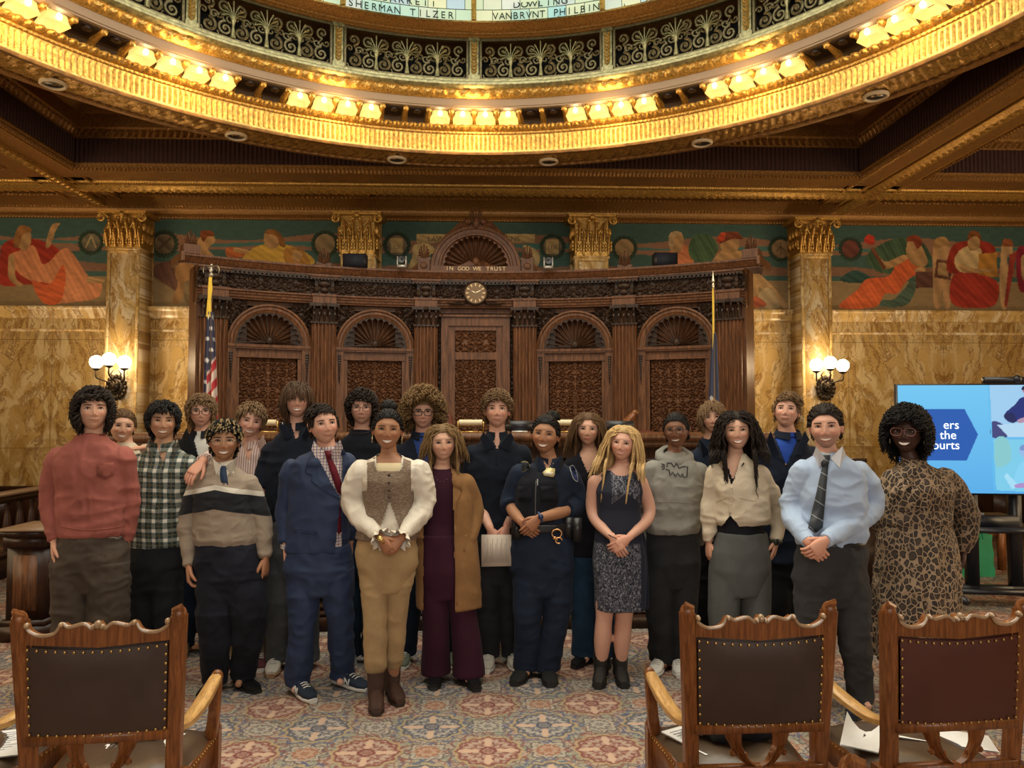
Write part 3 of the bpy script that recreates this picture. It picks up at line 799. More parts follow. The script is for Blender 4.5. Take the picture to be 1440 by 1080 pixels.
# core wall
g = G(); segs(-XE, XE, .19, .45, 0, 3.52, g); segs(-XE, XE, .05, .2, 0, 1.37, g); segs(-XE, XE, .05, .2, 3.06, 3.52, g)
for t in (-.515, -.309, -.103, .103, .309, .515): g.box(t * RR - .17, t * RR + .17, .04, .2, 1.3, 3.2)
for t in (-XE, XE - .05): g.box(t, t + .05, -.02, .2, 0, 3.52); bbuild(g, 'core_wall', WOOD)
def hmould(prof, x0=-XE, x1=XE, mi=0, g=None, n=96):
 g = g or G(); pers = [q[3] for q in prof if len(q) > 3 and q[2]]
 n = max(n, int((x1 - x0) / min(pers) * 6) if pers else 0); x = np.linspace(x0, x1, n); P = np.zeros((len(prof), n, 3))
 for i, q in enumerate(prof):
  o = np.full(n, float(q[0])); z = np.full(n, float(q[1]))
  if len(q) > 3 and q[2]: w = np.abs(np.sin(PI * x / q[3])); o = o + q[2] * w
  P[i, :, 0] = x; P[i, :, 1] = -o; P[i, :, 2] = z
 return g.grid(P, mi=mi)
# cornice
g = hmould([(-.3, 3.60), (.21, 3.60), (.21, 3.575), (.195, 3.565), (.185, 3.54), (.165, 3.52), (.155, 3.505), (.14, 3.50), (.14, 3.485)], -XE - .24, XE + .24)
g.box(-XE - .24, -XE - .2, -.3, .3, 3.50, 3.60); g.box(XE + .2, XE + .24, -.3, .3, 3.50, 3.60)
bbuild(g, 'cornice', WOOD)
g = hmould([(.135, 3.485), (.135, 3.46), (.10, 3.455), (.10, 3.43)])
nd = 132
for k in range(nd):
 x = -XE + (k + .5) * 2 * XE / nd; g.box(x - .016, x + .016, -.135, -.09, 3.43, 3.46)
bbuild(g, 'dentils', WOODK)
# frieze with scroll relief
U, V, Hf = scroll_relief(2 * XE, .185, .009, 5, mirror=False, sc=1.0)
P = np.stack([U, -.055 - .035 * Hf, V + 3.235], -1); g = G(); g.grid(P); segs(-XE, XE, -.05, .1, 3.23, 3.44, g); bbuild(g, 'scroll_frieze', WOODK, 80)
# architrave
g = hmould([(.0, 3.235), (.125, 3.235), (.125, 3.215), (.105, 3.205), (.10, 3.18), (.085, 3.175), (.08, 3.145), (.065, 3.14), (.06, 3.12), (0, 3.12)]); bbuild(g, 'architrave', WOOD)
# columns
def column(t, edge=0):
 x = t * RR; g = G(); w = .165
 # fluted shaft
 n = 7 * 8; a = np.linspace(-w, w, n + 1); ph = ((a + w) / (2 * w) * 7) % 1
 dep = -.13 + np.where((ph > .12) & (ph < .88), .022 * np.sin((ph - .12) / .76 * PI), 0); dep[0] = dep[-1] = .05
 P = np.zeros((n + 1, 2, 3)); P[:, :, 0] = a[:, None] + x; P[:, :, 1] = dep[:, None]; P[:, 0, 2] = 1.35; P[:, 1, 2] = 2.86; g.grid(P)
 bbuild(g, 'fluted_column', WOOD)
 c = G()
 c.box(x - w - .03, x + w + .03, -.17, .05, 3.075, 3.12); c.box(x - w - .01, x + w + .01, -.145, .05, 2.855, 2.88)
 for row, (zz, h, nn) in enumerate(((2.88, .10, 5), (2.95, .10, 4))):
  for q in range(nn):
   xx = x - w + .03 + (2 * w - .06) * q / (nn - 1)
   c.tube([(xx, -.13, zz), (xx, -.15, zz + h * .7), (xx, -.185 - .01 * row, zz + h), (xx, -.18, zz + h * .85)], [.03, .034, .022, .012], 6, flat=.6)
 for s in (-1, 1):
  c.tube([(x + s * (w + .04 - .045 * (1 - .85 * u) * math.cos(u * 8)), -.165, 3.035 + .045 * (1 - .85 * u) * math.sin(u * 8 + 1.5)) for u in np.linspace(0, 1, 16)], .013, 6)
 c.ball((x, -.17, 3.09), (.035, .03, .03), 8, 6)
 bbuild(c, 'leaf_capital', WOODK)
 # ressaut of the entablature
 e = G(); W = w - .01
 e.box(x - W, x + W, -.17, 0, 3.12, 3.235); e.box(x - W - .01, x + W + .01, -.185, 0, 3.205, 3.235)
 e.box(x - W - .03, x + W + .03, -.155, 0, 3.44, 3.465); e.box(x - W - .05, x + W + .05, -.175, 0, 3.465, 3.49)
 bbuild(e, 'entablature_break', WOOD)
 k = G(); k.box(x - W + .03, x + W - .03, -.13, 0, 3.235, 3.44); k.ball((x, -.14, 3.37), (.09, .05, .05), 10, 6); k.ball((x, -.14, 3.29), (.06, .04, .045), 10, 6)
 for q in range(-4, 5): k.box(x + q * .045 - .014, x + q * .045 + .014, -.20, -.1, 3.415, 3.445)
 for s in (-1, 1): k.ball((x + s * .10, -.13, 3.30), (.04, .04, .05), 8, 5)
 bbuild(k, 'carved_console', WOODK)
for i, t in enumerate((-.515, -.309, -.103, .103, .309, .515)): column(t)
# niches
def niche(t):
 x = t * RR; zs_ = 2.55
 a = np.linspace(0, PI, 41); g = G()
 prof = [(.525, .0), (.525, -.075), (.50, -.085), (.485, -.065), (.455, -.065), (.44, -.05), (.42, -.045), (.415, 0.03)]
 P = np.array([[(x + r * math.cos(q), y, zs_ + r * math.sin(q)) for q in a] for r, y in prof]); g.grid(P); bbuild(g, 'arch_moulding', WOOD)
 # shell: fan of flutes with scalloped rim
 nf = 15; nr = 22; aa = np.linspace(0, PI, nf * 10 + 1); g = G(); P = np.zeros((nr + 1, len(aa), 3))
 for i in range(nr + 1):
  u = i / nr
  f = np.abs(np.sin(aa * nf)) if 0 else np.sin((aa * nf / PI % 1) * PI)
  R = .36 + .035 * f; r = .05 + (R - .05) * u
  dep = .02 + .13 * math.sin(min(1, u * 1.0) * PI * .5) * (.35 + .0 * u) + .055 * f * math.sin(u * PI * .85) ** .8
  if i == nr: dep = dep * 0 - .035
  P[i, :, 0] = x + r * np.cos(aa); P[i, :, 1] = dep - .0; P[i, :, 2] = zs_ + .012 + r * np.sin(aa)
 g.grid(P)
 # back plate behind rim
 bbuild(g, 'shell', WOOD, 60)
 g = G(); f = np.sin((aa * nf / PI % 1) * PI)
 P = np.zeros((2, len(aa), 3))
 for i, rr in enumerate((.36 + .035 * f, np.full(len(aa), .425))):
  P[i, :, 0] = x + rr * np.cos(aa); P[i, :, 1] = -.035; P[i, :, 2] = zs_ + .012 + rr * np.sin(aa)
 g.grid(P)
 for q in range(nf + 1):
  an = PI * q / nf; g.tube([(x + .10 * math.cos(an), -.005, zs_ + .012 + .10 * math.sin(an)), (x + .36 * math.cos(an), -.02, zs_ + .012 + .36 * math.sin(an))], [.004, .007], 5)
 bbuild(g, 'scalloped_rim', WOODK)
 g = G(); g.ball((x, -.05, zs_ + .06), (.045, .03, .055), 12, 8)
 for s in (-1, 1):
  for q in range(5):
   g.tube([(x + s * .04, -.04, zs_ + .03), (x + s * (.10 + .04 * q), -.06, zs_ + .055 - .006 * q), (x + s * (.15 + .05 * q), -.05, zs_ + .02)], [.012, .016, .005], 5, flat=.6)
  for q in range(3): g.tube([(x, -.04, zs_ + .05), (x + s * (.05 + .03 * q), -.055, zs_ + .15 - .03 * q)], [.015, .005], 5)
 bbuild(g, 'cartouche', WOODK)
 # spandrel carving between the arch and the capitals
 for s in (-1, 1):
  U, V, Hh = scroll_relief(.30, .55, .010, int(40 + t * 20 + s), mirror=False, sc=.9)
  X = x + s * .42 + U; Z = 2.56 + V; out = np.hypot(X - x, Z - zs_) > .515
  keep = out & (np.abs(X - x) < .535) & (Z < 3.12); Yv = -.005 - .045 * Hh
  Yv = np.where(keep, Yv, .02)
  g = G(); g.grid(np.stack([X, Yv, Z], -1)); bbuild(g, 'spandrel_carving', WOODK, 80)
 # impost and jambs
 g = G(); segs(x - .54, x + .54, -.085, .06, zs_ - .03, zs_ + .005, g, 4); segs(x - .53, x + .53, -.07, .06, zs_ - .05, zs_ - .03, g, 4)
 for s in (-1, 1):
  g.box(x + s * .47 - .06, x + s * .47 + .06, -.06, .06, 1.35, zs_ - .05)
 segs(x - .41, x + .41, -.02, .06, zs_ - .15, zs_ - .05, g, 3); segs(x - .41, x + .41, -.035, .06, zs_ - .16, zs_ - .145, g, 3)
 for s in (-1, 1): g.box(x + s * .385 - .025, x + s * .385 + .025, -.02, .06, 1.35, zs_ - .15)
 bbuild(g, 'door_surround', WOOD)
 for s in (-1, 1):
  g = G()
  for q in range(9): g.ball((x + s * .47, -.065, 2.44 - q * .034), (.028 - .002 * q, .014, .022), 7, 5)
  g.tube([(x + s * .47, -.06, 2.16), (x + s * .47, -.06, 2.06)], [.014, .004], 6)
  bbuild(g, 'drop_carving', WOODK)
 U, V, Hh = scroll_relief(.70, 1.03, .008, int(60 + t * 10), sc=.86)
 g = G(); g.grid(np.stack([x + U, .045 - .045 * Hh, 1.36 + V], -1)); bbuild(g, 'carved_panel', WOODR, 80)
for t in (-.412, -.206, .206, .412): niche(t)
# centre panel
g = G(); segs(-.47, .47, -.03, .06, 2.88, 3.00, g); segs(-.50, .50, -.07, .06, 3.0, 3.03, g)
for s in (-1, 1): g.box(s * .42 - .05, s * .42 + .05, -.03, .06, 1.35, 2.88); g.box(s * .325 - .045, s * .325 + .045, .0, .06, 1.35, 2.88)
segs(-.29, .29, 0, .06, 2.82, 2.88, g); segs(-.29, .29, 0, .06, 2.42, 2.52, g); bbuild(g, 'centre_frame', WOOD)
for z0, h in ((2.52, .30), (1.36, 1.06)):
 U, V, Hh = scroll_relief(.56, h, .008, int(z0 * 10), sc=.86); g = G(); g.grid(np.stack([U, .045 - .045 * Hh, z0 + V], -1)); bbuild(g, 'carved_panel', WOODR, 80)
for s in (-1, 1):
 U, V, Hh = scroll_relief(.05, 1.6, .008, 77, mirror=False, sc=.5); g = G(); g.grid(np.stack([s * .50 + U, .03 - .03 * Hh, 1.4 + V], -1)); bbuild(g, 'beaded_strip', WOODK, 80)
# pediment
g = G(); zb_ = 3.60; a = np.linspace(0, PI, 49)
prof = [(.62, .30), (.62, -.05), (.60, -.06), (.575, -.06), (.565, -.04), (.52, -.04), (.51, -.055), (.485, -.055), (.47, -.03), (.465, .02)]
g.grid(np.array([[(r * math.cos(q), y, zb_ + .075 + (r - .03) * math.sin(q)) for q in a] for r, y in prof]))
segs(-.62, .62, -.07, .30, zb_, zb_ + .095, g, 4); bbuild(g, 'pediment_arch', WOODR)
nf = 17; nr = 20; aa = np.linspace(0, PI, nf * 10 + 1); g = G(); P = np.zeros((nr + 1, len(aa), 3)); f = np.sin((aa * nf / PI % 1) * PI)
for i in range(nr + 1):
 u = i / nr; R = .415 + .03 * f; r = .05 + (R - .05) * u
 dep = .03 + .05 * math.sin(u * PI * .5) + .06 * f * math.sin(u * PI * .85) ** .8
 if i == nr: dep = dep * 0 - .03
 P[i, :, 0] = r * np.cos(aa); P[i, :, 1] = dep; P[i, :, 2] = zb_ + .08 + r * np.sin(aa)
g.grid(P); bbuild(g, 'shell', WOODR, 60)
g = G(); P = np.zeros((2, len(aa), 3))
for i, rr in enumerate((.415 + .03 * f, np.full(len(aa), .47))):
 P[i, :, 0] = rr * np.cos(aa); P[i, :, 1] = -.03; P[i, :, 2] = zb_ + .08 + rr * np.sin(aa)
g.grid(P); g.ball((0, -.03, zb_ + .17), (.05, .04, .06), 12, 8)
for s in (-1, 1):
 for q in range(4): g.tube([(0, -.03, zb_ + .12), (s * (.1 + .03 * q), -.05, zb_ + .16 - .02 * q), (s * (.18 + .04 * q), -.03, zb_ + .10)], [.014, .018, .005], 5)
bbuild(g, 'scalloped_rim', WOODR)
LET = simple('gilt_letter', (.62, .46, .24), .45, .3)
for i, ch in enumerate('IN GOD WE TRUST'):
 if ch == ' ': continue
 x = (i - 7) * .056; a = x / RR
 M = RM(a, .076, zb_ + .034) @ Matrix.Rotation(PI / 2, 4, 'X'); textmesh(ch, .075, .003, M, LET, 'gilt_letter', ros)
def anthemion(x, z, h, name='anthemion', base=True, y=-.02):
 g = G();
 for k in range(-4, 5):
  a = k * .34; L = h * (1 - .11 * abs(k))
  p = [(x, y, z), (x + .55 * L * math.sin(a * .9), y - .02, z + .6 * L * math.cos(a * .7)), (x + L * .62 * math.sin(a), y - .01, z + L * math.cos(a * .95))]
  g.tube(catmull(p, 4, False), np.linspace(h * .05, h * .115, 9), 6, flat=.5)
 g.box(x - h * .5, x + h * .5, y + .0, y + .03, z - .02, z + .02)
 bbuild(g, name, WOODR)
anthemion(0, zb_ + .72, .23)
g = G()
for s in (-1, 1):
 g.tube([(s * .10, 0, zb_ + .68), (s * .20, 0, zb_ + .70), (s * .30, .0, zb_ + .60), (s * .42, .02, zb_ + .52)], [.05, .04, .03, .02], 6); g.ball((s * .11, -.03, zb_ + .72), .05, 10, 6)
g.ball((0, -.05, zb_ + .70), (.045, .04, .09), 10, 6); g.box(-.2, .2, 0, .05, zb_ + .62, zb_ + .74); bbuild(g, 'crest_scroll', WOODR)
for s in (-1, 1):
 g = G(); X = s * .71; g.box(X - .08, X + .08, -.03, .1, zb_, zb_ + .20); g.ball((X, -.035, zb_ + .10), (.05, .02, .05), 12, 6)
 g.tube([(X + s * .08, 0, zb_ + .12), (X + s * .13, 0, zb_ + .06), (X + s * .20, 0, zb_ + .02)], [.02, .03, .012], 6); bbuild(g, 'scroll_block', WOODR)
 anthemion(X, zb_ + .20, .19)
for t in (-.309, .309):
 g = G(); X = t * RR; g.box(X - .085, X + .085, -.02, .1, zb_, zb_ + .06); bbuild(g, 'plinth_block', WOODR); anthemion(X, zb_ + .06, .20)
for t in (-.56, .56):
 g = G(); X = t * RR; g.box(X - .10, X + .10, -.22, -.02, zb_, zb_ + .11); bbuild(g, 'plinth_block', WOODR); anthemion(X, zb_ + .11, .18, y=-.12)
ck = thing('wall_clock', 'small round clock with gilt numerals on the carved frieze below the pediment', 'clock', tuple(RPt(0, .16, 3.31)))
M = RM(0, .16, 3.31) @ Matrix.Rotation(PI / 2, 4, 'X')
def mb(g, nm, mt, par, M): g.xf(M); return g.build(nm, mt, par)
mb(G().lathe([(.0, -.12), (.15, -.12), (.165, -.02), (.165, .01), (.155, .02), (.14, .012)], n=36), 'case', WOODK, ck, M)
mb(G().lathe([(.0, .012), (.142, .012)], n=36), 'dial', simple('clock_dial', (.13, .075, .035), .35, .5, nz=.3), ck, M)
g = G()
for k in range(12):
 a = k * PI / 6; c_, s_ = math.cos(a), math.sin(a)
 g.prism([(-.006, -.018), (.006, -.018), (.010, .018), (-.010, .018)], (s_ * .112, c_ * .112, .013), (c_, -s_, 0), (s_, c_, 0), (0, 0, .004))
mb(g, 'hour_marks', LET, ck, M)
for nm, a, L in (('hour_hand', math.radians(-62), .060), ('minute_hand', math.radians(62), .085)):
 c_, s_ = math.cos(a), math.sin(a)
 mb(G().prism([(-.008, -.01), (.008, -.01), (.003, L), (-.003, L)], (0, 0, .018), (c_, -s_, 0), (s_, c_, 0), (0, 0, .003)), nm, simple('clock_hand', (.85, .75, .5), .4, .3), ck, M)
g = G()
for s in (-1, 1):
 for q in range(5): g.tube([(s * (.12 + .02 * q), -.10, 3.19 + .01 * q), (s * (.19 + .035 * q), -.13, 3.16), (s * (.24 + .04 * q), -.10, 3.19)], [.02, .022, .006], 6, flat=.6)
bbuild(g, 'clock_garland', WOODK)
# ================================================================ SPEAKERS AND SPOTLIGHTS ON THE CORNICE
BLK = simple('black_plastic', (.012, .013, .018), .35)
for x, y, Y, lab in ((499.5, 378, 9.95, 'black box loudspeaker on the cornice, left of the pediment'), (935, 375, 9.75, 'black box loudspeaker on the cornice at right, before the mural')):
 p = at(x, y, Y); t = thing('loudspeaker', lab, 'speaker', (p.x, p.y, 3.60), 'loudspeakers on the cornice')
 G().box(p.x - .15, p.x + .15, p.y - .08, p.y + .1, 3.60, 3.78).build('cabinet', BLK, t, 0)
 g = G(); g.box(p.x - .125, p.x + .125, p.y - .09, p.y - .08, 3.615, 3.765); g.build('grille', simple('speaker_cloth', (.006, .008, .02), .8), t, 0)
SILV = simple('silver_metal', (.55, .54, .52), .35, .6)
for x, y, Y, lab in ((565, 381, 9.9, 'small silver spotlight on the cornice left of the pediment'), (771, 382, 9.9, 'small silver spotlight on the cornice right of the pediment')):
 p = at(x, y, Y); t = thing('spotlight', lab, 'spotlight', (p.x, p.y, 3.60))
 g = G(); g.box(p.x - .055, p.x + .055, p.y - .04, p.y + .04, 3.60, 3.635)
 for s in (-1, 1): g.box(p.x + s * .055 - .008, p.x + s * .055 + .008, p.y - .03, p.y + .03, 3.60, 3.75)
 g.build('yoke', SILV, t, 0); Mh = Matrix.Translation((p.x, p.y - .05, 3.70)) @ Matrix.Rotation(PI / 2, 4, 'X')
 mb(G().lathe([(.0, -.10), (.04, -.10), (.045, 0), (.03, .0), (.0, -.01)], n=20), 'head', BLK, t, Mh)
# ================================================================ COLUMN CAPITALS AND PILASTERS ON THE WALL
def gold_capital(t, cx, yf, w, z0, z1):
 h = z1 - z0; g = G()
 g.box(cx - w, cx + w, yf - .0, 11.0, z0, z1 - .04)
 for row, (f0, f1, nn, ov) in enumerate(((.02, .45, 5, .03), (.25, .72, 4, .05))):
  for q in range(nn):
   xx = cx - w + (2 * w) * (q + .5 * (row) + .0) / (nn - 1 + row * 1.0) if row else cx - w + 2 * w * q / (nn - 1)
   zz0, zz1 = z0 + h * f0, z0 + h * f1
   g.tube(catmull([(xx, yf - .005, zz0), (xx, yf - .03, zz0 + (zz1 - zz0) * .6), (xx, yf - .04 - ov, zz1), (xx, yf - .07 - ov, zz1 - .03)], 4, False), np.interp(np.linspace(0, 1, 13), [0, .5, .8, 1], [.035, .05, .038, .012]), 7, flat=.45)
   for s in (-1, 1):
    for u in (.3, .5, .7): g.ball((xx + s * .038, yf - .02, zz0 + (zz1 - zz0) * u), (.018, .018, .028), 6, 4)
 for s in (-1, 1):
  c = np.array((cx + s * (w + .05), yf - .09, z1 - .10)); R = .06
  g.tube(catmull([(cx + s * w * .35, yf - .03, z0 + h * .5), (cx + s * w * .7, yf - .05, z0 + h * .75), (c[0] - s * .02, c[1], c[2] + R)], 4, False), .016, 6)
  g.tube([(c[0] + s * (R * (1 - .8 * u)) * math.sin(u * 9), c[1] - .01 * u, c[2] + (R * (1 - .8 * u)) * math.cos(u * 9)) for u in np.linspace(0, 1, 22)], .017, 6)
  g.tube(catmull([(cx + s * w * .3, yf - .03, z0 + h * .55), (cx + s * w * .22, yf - .06, z0 + h * .8), (cx + s * .05, yf - .08, z1 - .08)], 4, False), .014, 6)
  g.ball((cx + s * .05, yf - .09, z1 - .10), .028, 8, 5)
 g.ball((cx, yf - .09, z1 - .05), (.04, .04, .045), 10, 6)
 g.box(cx - w - .10, cx + w + .10, yf - .10, 11.0, z1 - .04, z1 - .015); g.box(cx - w - .12, cx + w + .12, yf - .12, 11.0, z1 - .015, z1)
 for s in (-1, 1):
  for q in range(3):
   yy = yf + .05 + .11 * q
   for zz in (z0 + h * .3, z0 + h * .6): g.ball((cx + s * (w + .02), yy, zz), (.04, .04, .07), 7, 5)
 return g
pil = []
for i, (dx, vis) in enumerate(((-4.89, 1), (-1.64, 0), (1.64, 0), (4.89, 1))):
 cx = DX + dx - (.02 if dx < 0 else -.0); w = .225 if vis else .235; yf = 10.62 if vis else 10.55
 t = thing('wall_pilaster', ('marble pilaster with gilt leaf capital and globe sconce, left of the rostrum', 'gilt leaf capital of the pilaster behind the rostrum, left of its pediment', 'gilt leaf capital of the pilaster behind the rostrum, right of its pediment', 'marble pilaster with gilt leaf capital and globe sconce, right of the rostrum')[i], 'pilaster', (cx, 11.0, 0))
 z0 = 4.00 if vis else 3.92
 g = G(); g.box(cx - w, cx + w, yf, 11.0, 0, z0 - .02); g.build('shaft', MARBP, t, 0)
 g = G(); e = .045
 for s in (-1, 1): g.box(cx + s * (w - e / 2) - e / 2, cx + s * (w - e / 2) + e / 2, yf - .012, yf, .3, z0 - .03)
 g.box(cx - w + e, cx + w - e, yf - .012, yf, z0 - .08, z0 - .03); g.box(cx - w - .02, cx + w + .02, yf - .02, 11, z0 - .03, z0 - .005)
 g.build('raised_border', MARB, t, 0)
 gold_capital(t, cx, yf, w, z0, 4.50).build('gilt_capital', GOLD, t)
# ================================================================ SCONCES
GLOBE = m_emit('lit_globe', (1, .88, .66), 9, (1, .95, .88))
IRON = simple('dark_bronze', (.045, .032, .02), .4, .7, nz=.4, nscale=40)
def sconce(px, py, globes, lab):
 p = at(px, py, 10.58); t = thing('wall_sconce', lab, 'wall lamp', (p.x, p.y, p.z), 'globe sconces on the marble pilasters')
 g = G(); g.ball((p.x, p.y - .0, p.z), (.12, .07, .15), 16, 10); g.ball((p.x, p.y - .06, p.z + .02), (.07, .05, .085), 12, 8)
 for k in range(16):
  a = k * PI / 8; g.ball((p.x + .12 * math.cos(a), p.y - .03, p.z + .15 * math.sin(a)), (.030, .03, .035), 7, 5)
 for s in (-1, 1):
  g.ball((p.x + s * .035, p.y - .10, p.z + .045), (.016, .012, .012), 6, 4)
  g.tube([(p.x + s * .03, p.y - .03, p.z + .1), (p.x + s * .07, p.y - .05, p.z + .19), (p.x + s * .03, p.y - .05, p.z + .24)], [.015, .012, .004], 6)
 g.ball((p.x, p.y - .115, p.z + .01), (.018, .02, .028), 7, 5); g.ball((p.x, p.y - .10, p.z - .04), (.035, .02, .012), 8, 5)
 for s in (-1, 0, 1): g.ball((p.x + s * .03, p.y - .05, p.z - .13 - .015 * (s == 0)), (.03, .03, .04), 7, 5)
 g.build('mask_backplate', IRON, t)
 for (gx, gy, dd) in globes:
  q = at(gx, gy, 10.58 - dd)
  a = G(); a.tube(catmull([(p.x + (q.x - p.x) * .25, p.y - .03, p.z + .06), (p.x + (q.x - p.x) * .85, p.y - dd * .6, p.z + .10), (q.x, q.y, q.z - .20), (q.x, q.y, q.z - .10)], 5, False), .011, 6)
  a.lathe([(.012, -.12), (.05, -.10), (.055, -.088), (.035, -.08)], q, 14)
  a.build('arm', IRON, t); G().ball(q, .088, 20, 14).build('glass_globe', GLOBE, t, 180)
  point('sconce_light', (q.x, q.y - .14, q.z), 6.5, (1, .66, .32), .08)
 return t
sconce(165, 545, ((135.5, 509, .22), (153.5, 505, .30), (175, 509, .12)), 'three-globe bronze mask sconce glowing on the left marble pilaster')
sconce(1160, 546, ((1148, 513, .12), (1167.5, 510, .30), (1185, 514, .20)), 'three-globe bronze mask sconce glowing on the right marble pilaster')
# ================================================================ MURAL (flat painting on the wall)
YM = 10.985
cv = Canvas(-8.9, 8.9, 3.225, 4.50, .0125, (.045, .095, .090))
def mp(pts): return [(lambda p: (p.x, p.z))(at(x, y, YM)) for x, y in pts]
def D(c, k): return tuple(min(1, x * k) for x in c)
TEAL = (.040, .105, .100); PINK = (.22, .125, .085); SKIN_ = (.40, .25, .12); STONE = (.21, .155, .085)
# sky streaks and ledge
V = cv.V; Uw = cv.U
s1 = .5 + .5 * np.sin(Uw * 1.3 + np.sin(Uw * 3.1) * .6); band = (V > 4.02 + .05 * s1) & (V < 4.26 + .06 * np.sin(Uw * 2.2)); cv.c[band] = PINK
band = (V > 3.74) & (V < 3.86 + .02 * np.sin(Uw * 5)); cv.c[band] = D(PINK, .8)
band = (V > 4.12 + .02 * np.sin(Uw * 4 + 1)) & (V < 4.16 + .03 * np.sin(Uw * 1.7)); cv.c[band] = D(TEAL, 1.4)
cv.c[V < 3.66] = STONE; cv.c[V < 3.29] = D(STONE, .8)
cv.c[(V < 3.665) & (V > 3.645)] = D(STONE, 1.25)
def P_(pts, col, sm=5, **k): cv.poly(mp(pts), col, smooth=sm, **k)
def wreath(x, y, r, inner, motif=None):
 u, v = mp([(x, y)])[0]; R = r / 96.0
 cv.disc(u, v, R, R, (.018, .035, .028)); cv.disc(u, v, R * .74, R * .74, inner)
 for k in range(20):
  a = k * PI / 10; cv.disc(u + R * .92 * math.cos(a), v + R * .92 * math.sin(a), R * .14, R * .14, (.03, .055, .035))
 return u, v, R
ORG = (.46, .10, .035); RED = (.27, .030, .018); LPK = (.47, .20, .10)
# far-left seated draped figure (generic reclining woman in pink and red)
P_([(0, 360), (8, 340), (40, 335), (75, 345), (100, 372), (80, 400), (40, 400), (0, 400)], RED, folds=(1.1, 30, .35))
P_([(28, 352), (38, 345), (50, 348), (62, 372), (88, 350), (102, 356), (124, 388), (142, 395), (138, 418), (100, 425), (75, 425), (70, 400), (44, 395), (22, 380), (12, 360)], LPK, folds=(.6, 34, .30))
P_([(45, 395), (70, 400), (88, 372), (92, 395), (84, 425), (60, 425)], ORG, folds=(1.3, 40, .3))
P_([(22, 330), (34, 322), (44, 330), (42, 345), (34, 352), (24, 345)], SKIN_); P_([(20, 333), (27, 318), (40, 319), (44, 326), (32, 330), (27, 347), (20, 347)], (.27, .13, .045))
P_([(12, 362), (20, 360), (22, 390), (32, 400), (24, 402), (12, 390)], SKIN_); P_([(64, 345), (72, 318), (84, 314), (78, 325), (70, 347)], SKIN_); P_([(124, 390), (145, 393), (143, 398), (124, 398)], SKIN_)
u, v, R = wreath(128, 341, 17, (.14, .13, .09)); cv.line([(u - .07, v - .07), (u, v + .10), (u + .07, v - .07)], .010, (.35, .28, .15)); cv.line([(u, v - .05), (u, v + .06)], .008, (.1, .13, .1))
# between pilaster and rostrum
u, v, R = wreath(231, 343, 19, (.15, .12, .075)); cv.line([(u - .08, v - .08), (u + .08, v + .08)], .018, (.08, .06, .04)); cv.line([(u + .08, v - .08), (u - .08, v + .08)], .018, (.08, .06, .04))
P_([(210, 380), (245, 365), (262, 372), (275, 400), (262, 415), (240, 405)], (.11, .055, .04), folds=(.4, 34, .3))
P_([(248, 366), (262, 364), (278, 384), (262, 405), (252, 426), (242, 425), (250, 400), (246, 385)], (.30, .17, .075)); P_([(258, 400), (272, 394), (276, 426), (262, 427)], D(STONE, .9))
P_([(268, 362), (275, 345), (285, 330), (298, 328), (302, 340), (292, 350), (300, 362)], SKIN_); P_([(282, 332), (284, 324), (298, 325), (301, 332), (292, 333), (286, 340)], (.20, .06, .02))
P_([(318, 350), (326, 347), (345, 352), (340, 362), (320, 361)], (.40, .12, .04)); P_([(330, 348), (350, 352), (350, 357), (330, 354)], SKIN_)
P_([(345, 372), (352, 352), (378, 342), (405, 345), (430, 355), (438, 372)], (.46, .30, .06), folds=(1.2, 32, .3))
P_([(400, 350), (425, 352), (436, 374), (405, 374)], (.34, .17, .04), folds=(.8, 40, .3)); P_([(372, 342), (372, 328), (384, 324), (392, 333), (392, 345), (382, 350)], SKIN_); P_([(372, 328), (380, 322), (394, 328), (402, 346), (394, 346), (388, 332)], (.22, .10, .03)); P_([(412, 352), (425, 356), (420, 369), (412, 366)], SKIN_)
wreath(457, 343, 19, (.25, .19, .11)); u, v, R = wreath(558, 345, 19, (.16, .13, .09)); P_([(549, 335), (567, 335), (567, 355), (549, 355)], (.42, .32, .16), sm=0)
# scroll behind the pediment
for a, b in ((586, 640), (700, 752)): P_([(a, 329), (b, 329), (b, 341), (a, 341)], (.47, .36, .18), sm=0)
P_([(582, 345), (600, 342), (612, 352), (600, 362), (590, 375), (575, 378), (580, 360)], (.47, .36, .18)); P_([(735, 345), (752, 350), (760, 362), (752, 378), (735, 376), (742, 360)], (.47, .36, .18))
u, v, R = wreath(777, 347, 18, (.16, .13, .09)); P_([(768, 337), (786, 337), (786, 357), (768, 357)], (.42, .32, .16), sm=0)
wreath(878, 349, 18, (.30, .21, .11))
# right of the second capital: seated figures
P_([(940, 374), (945, 348), (960, 344), (972, 352), (974, 374)], (.45, .17, .08), folds=(1.2, 35, .3)); P_([(942, 350), (943, 330), (955, 326), (961, 334), (960, 348), (952, 356)], SKIN_); P_([(941, 345), (941, 330), (950, 325), (960, 329), (948, 334), (947, 346)], (.40, .30, .18))
P_([(968, 350), (978, 330), (1000, 332), (1010, 350), (995, 368), (975, 366)], (.055, .11, .06), folds=(.5, 45, .4))
P_([(1002, 374), (1010, 356), (1024, 350), (1045, 354), (1065, 352), (1066, 360), (1050, 366), (1048, 374)], SKIN_); P_([(1014, 350), (1016, 334), (1032, 330), (1040, 342), (1036, 352), (1026, 356)], SKIN_); P_([(1012, 342), (1015, 328), (1036, 326), (1044, 336), (1030, 336)], (.18, .05, .025)); P_([(1008, 340), (1013, 328), (1020, 328), (1018, 338)], (.45, .07, .03))
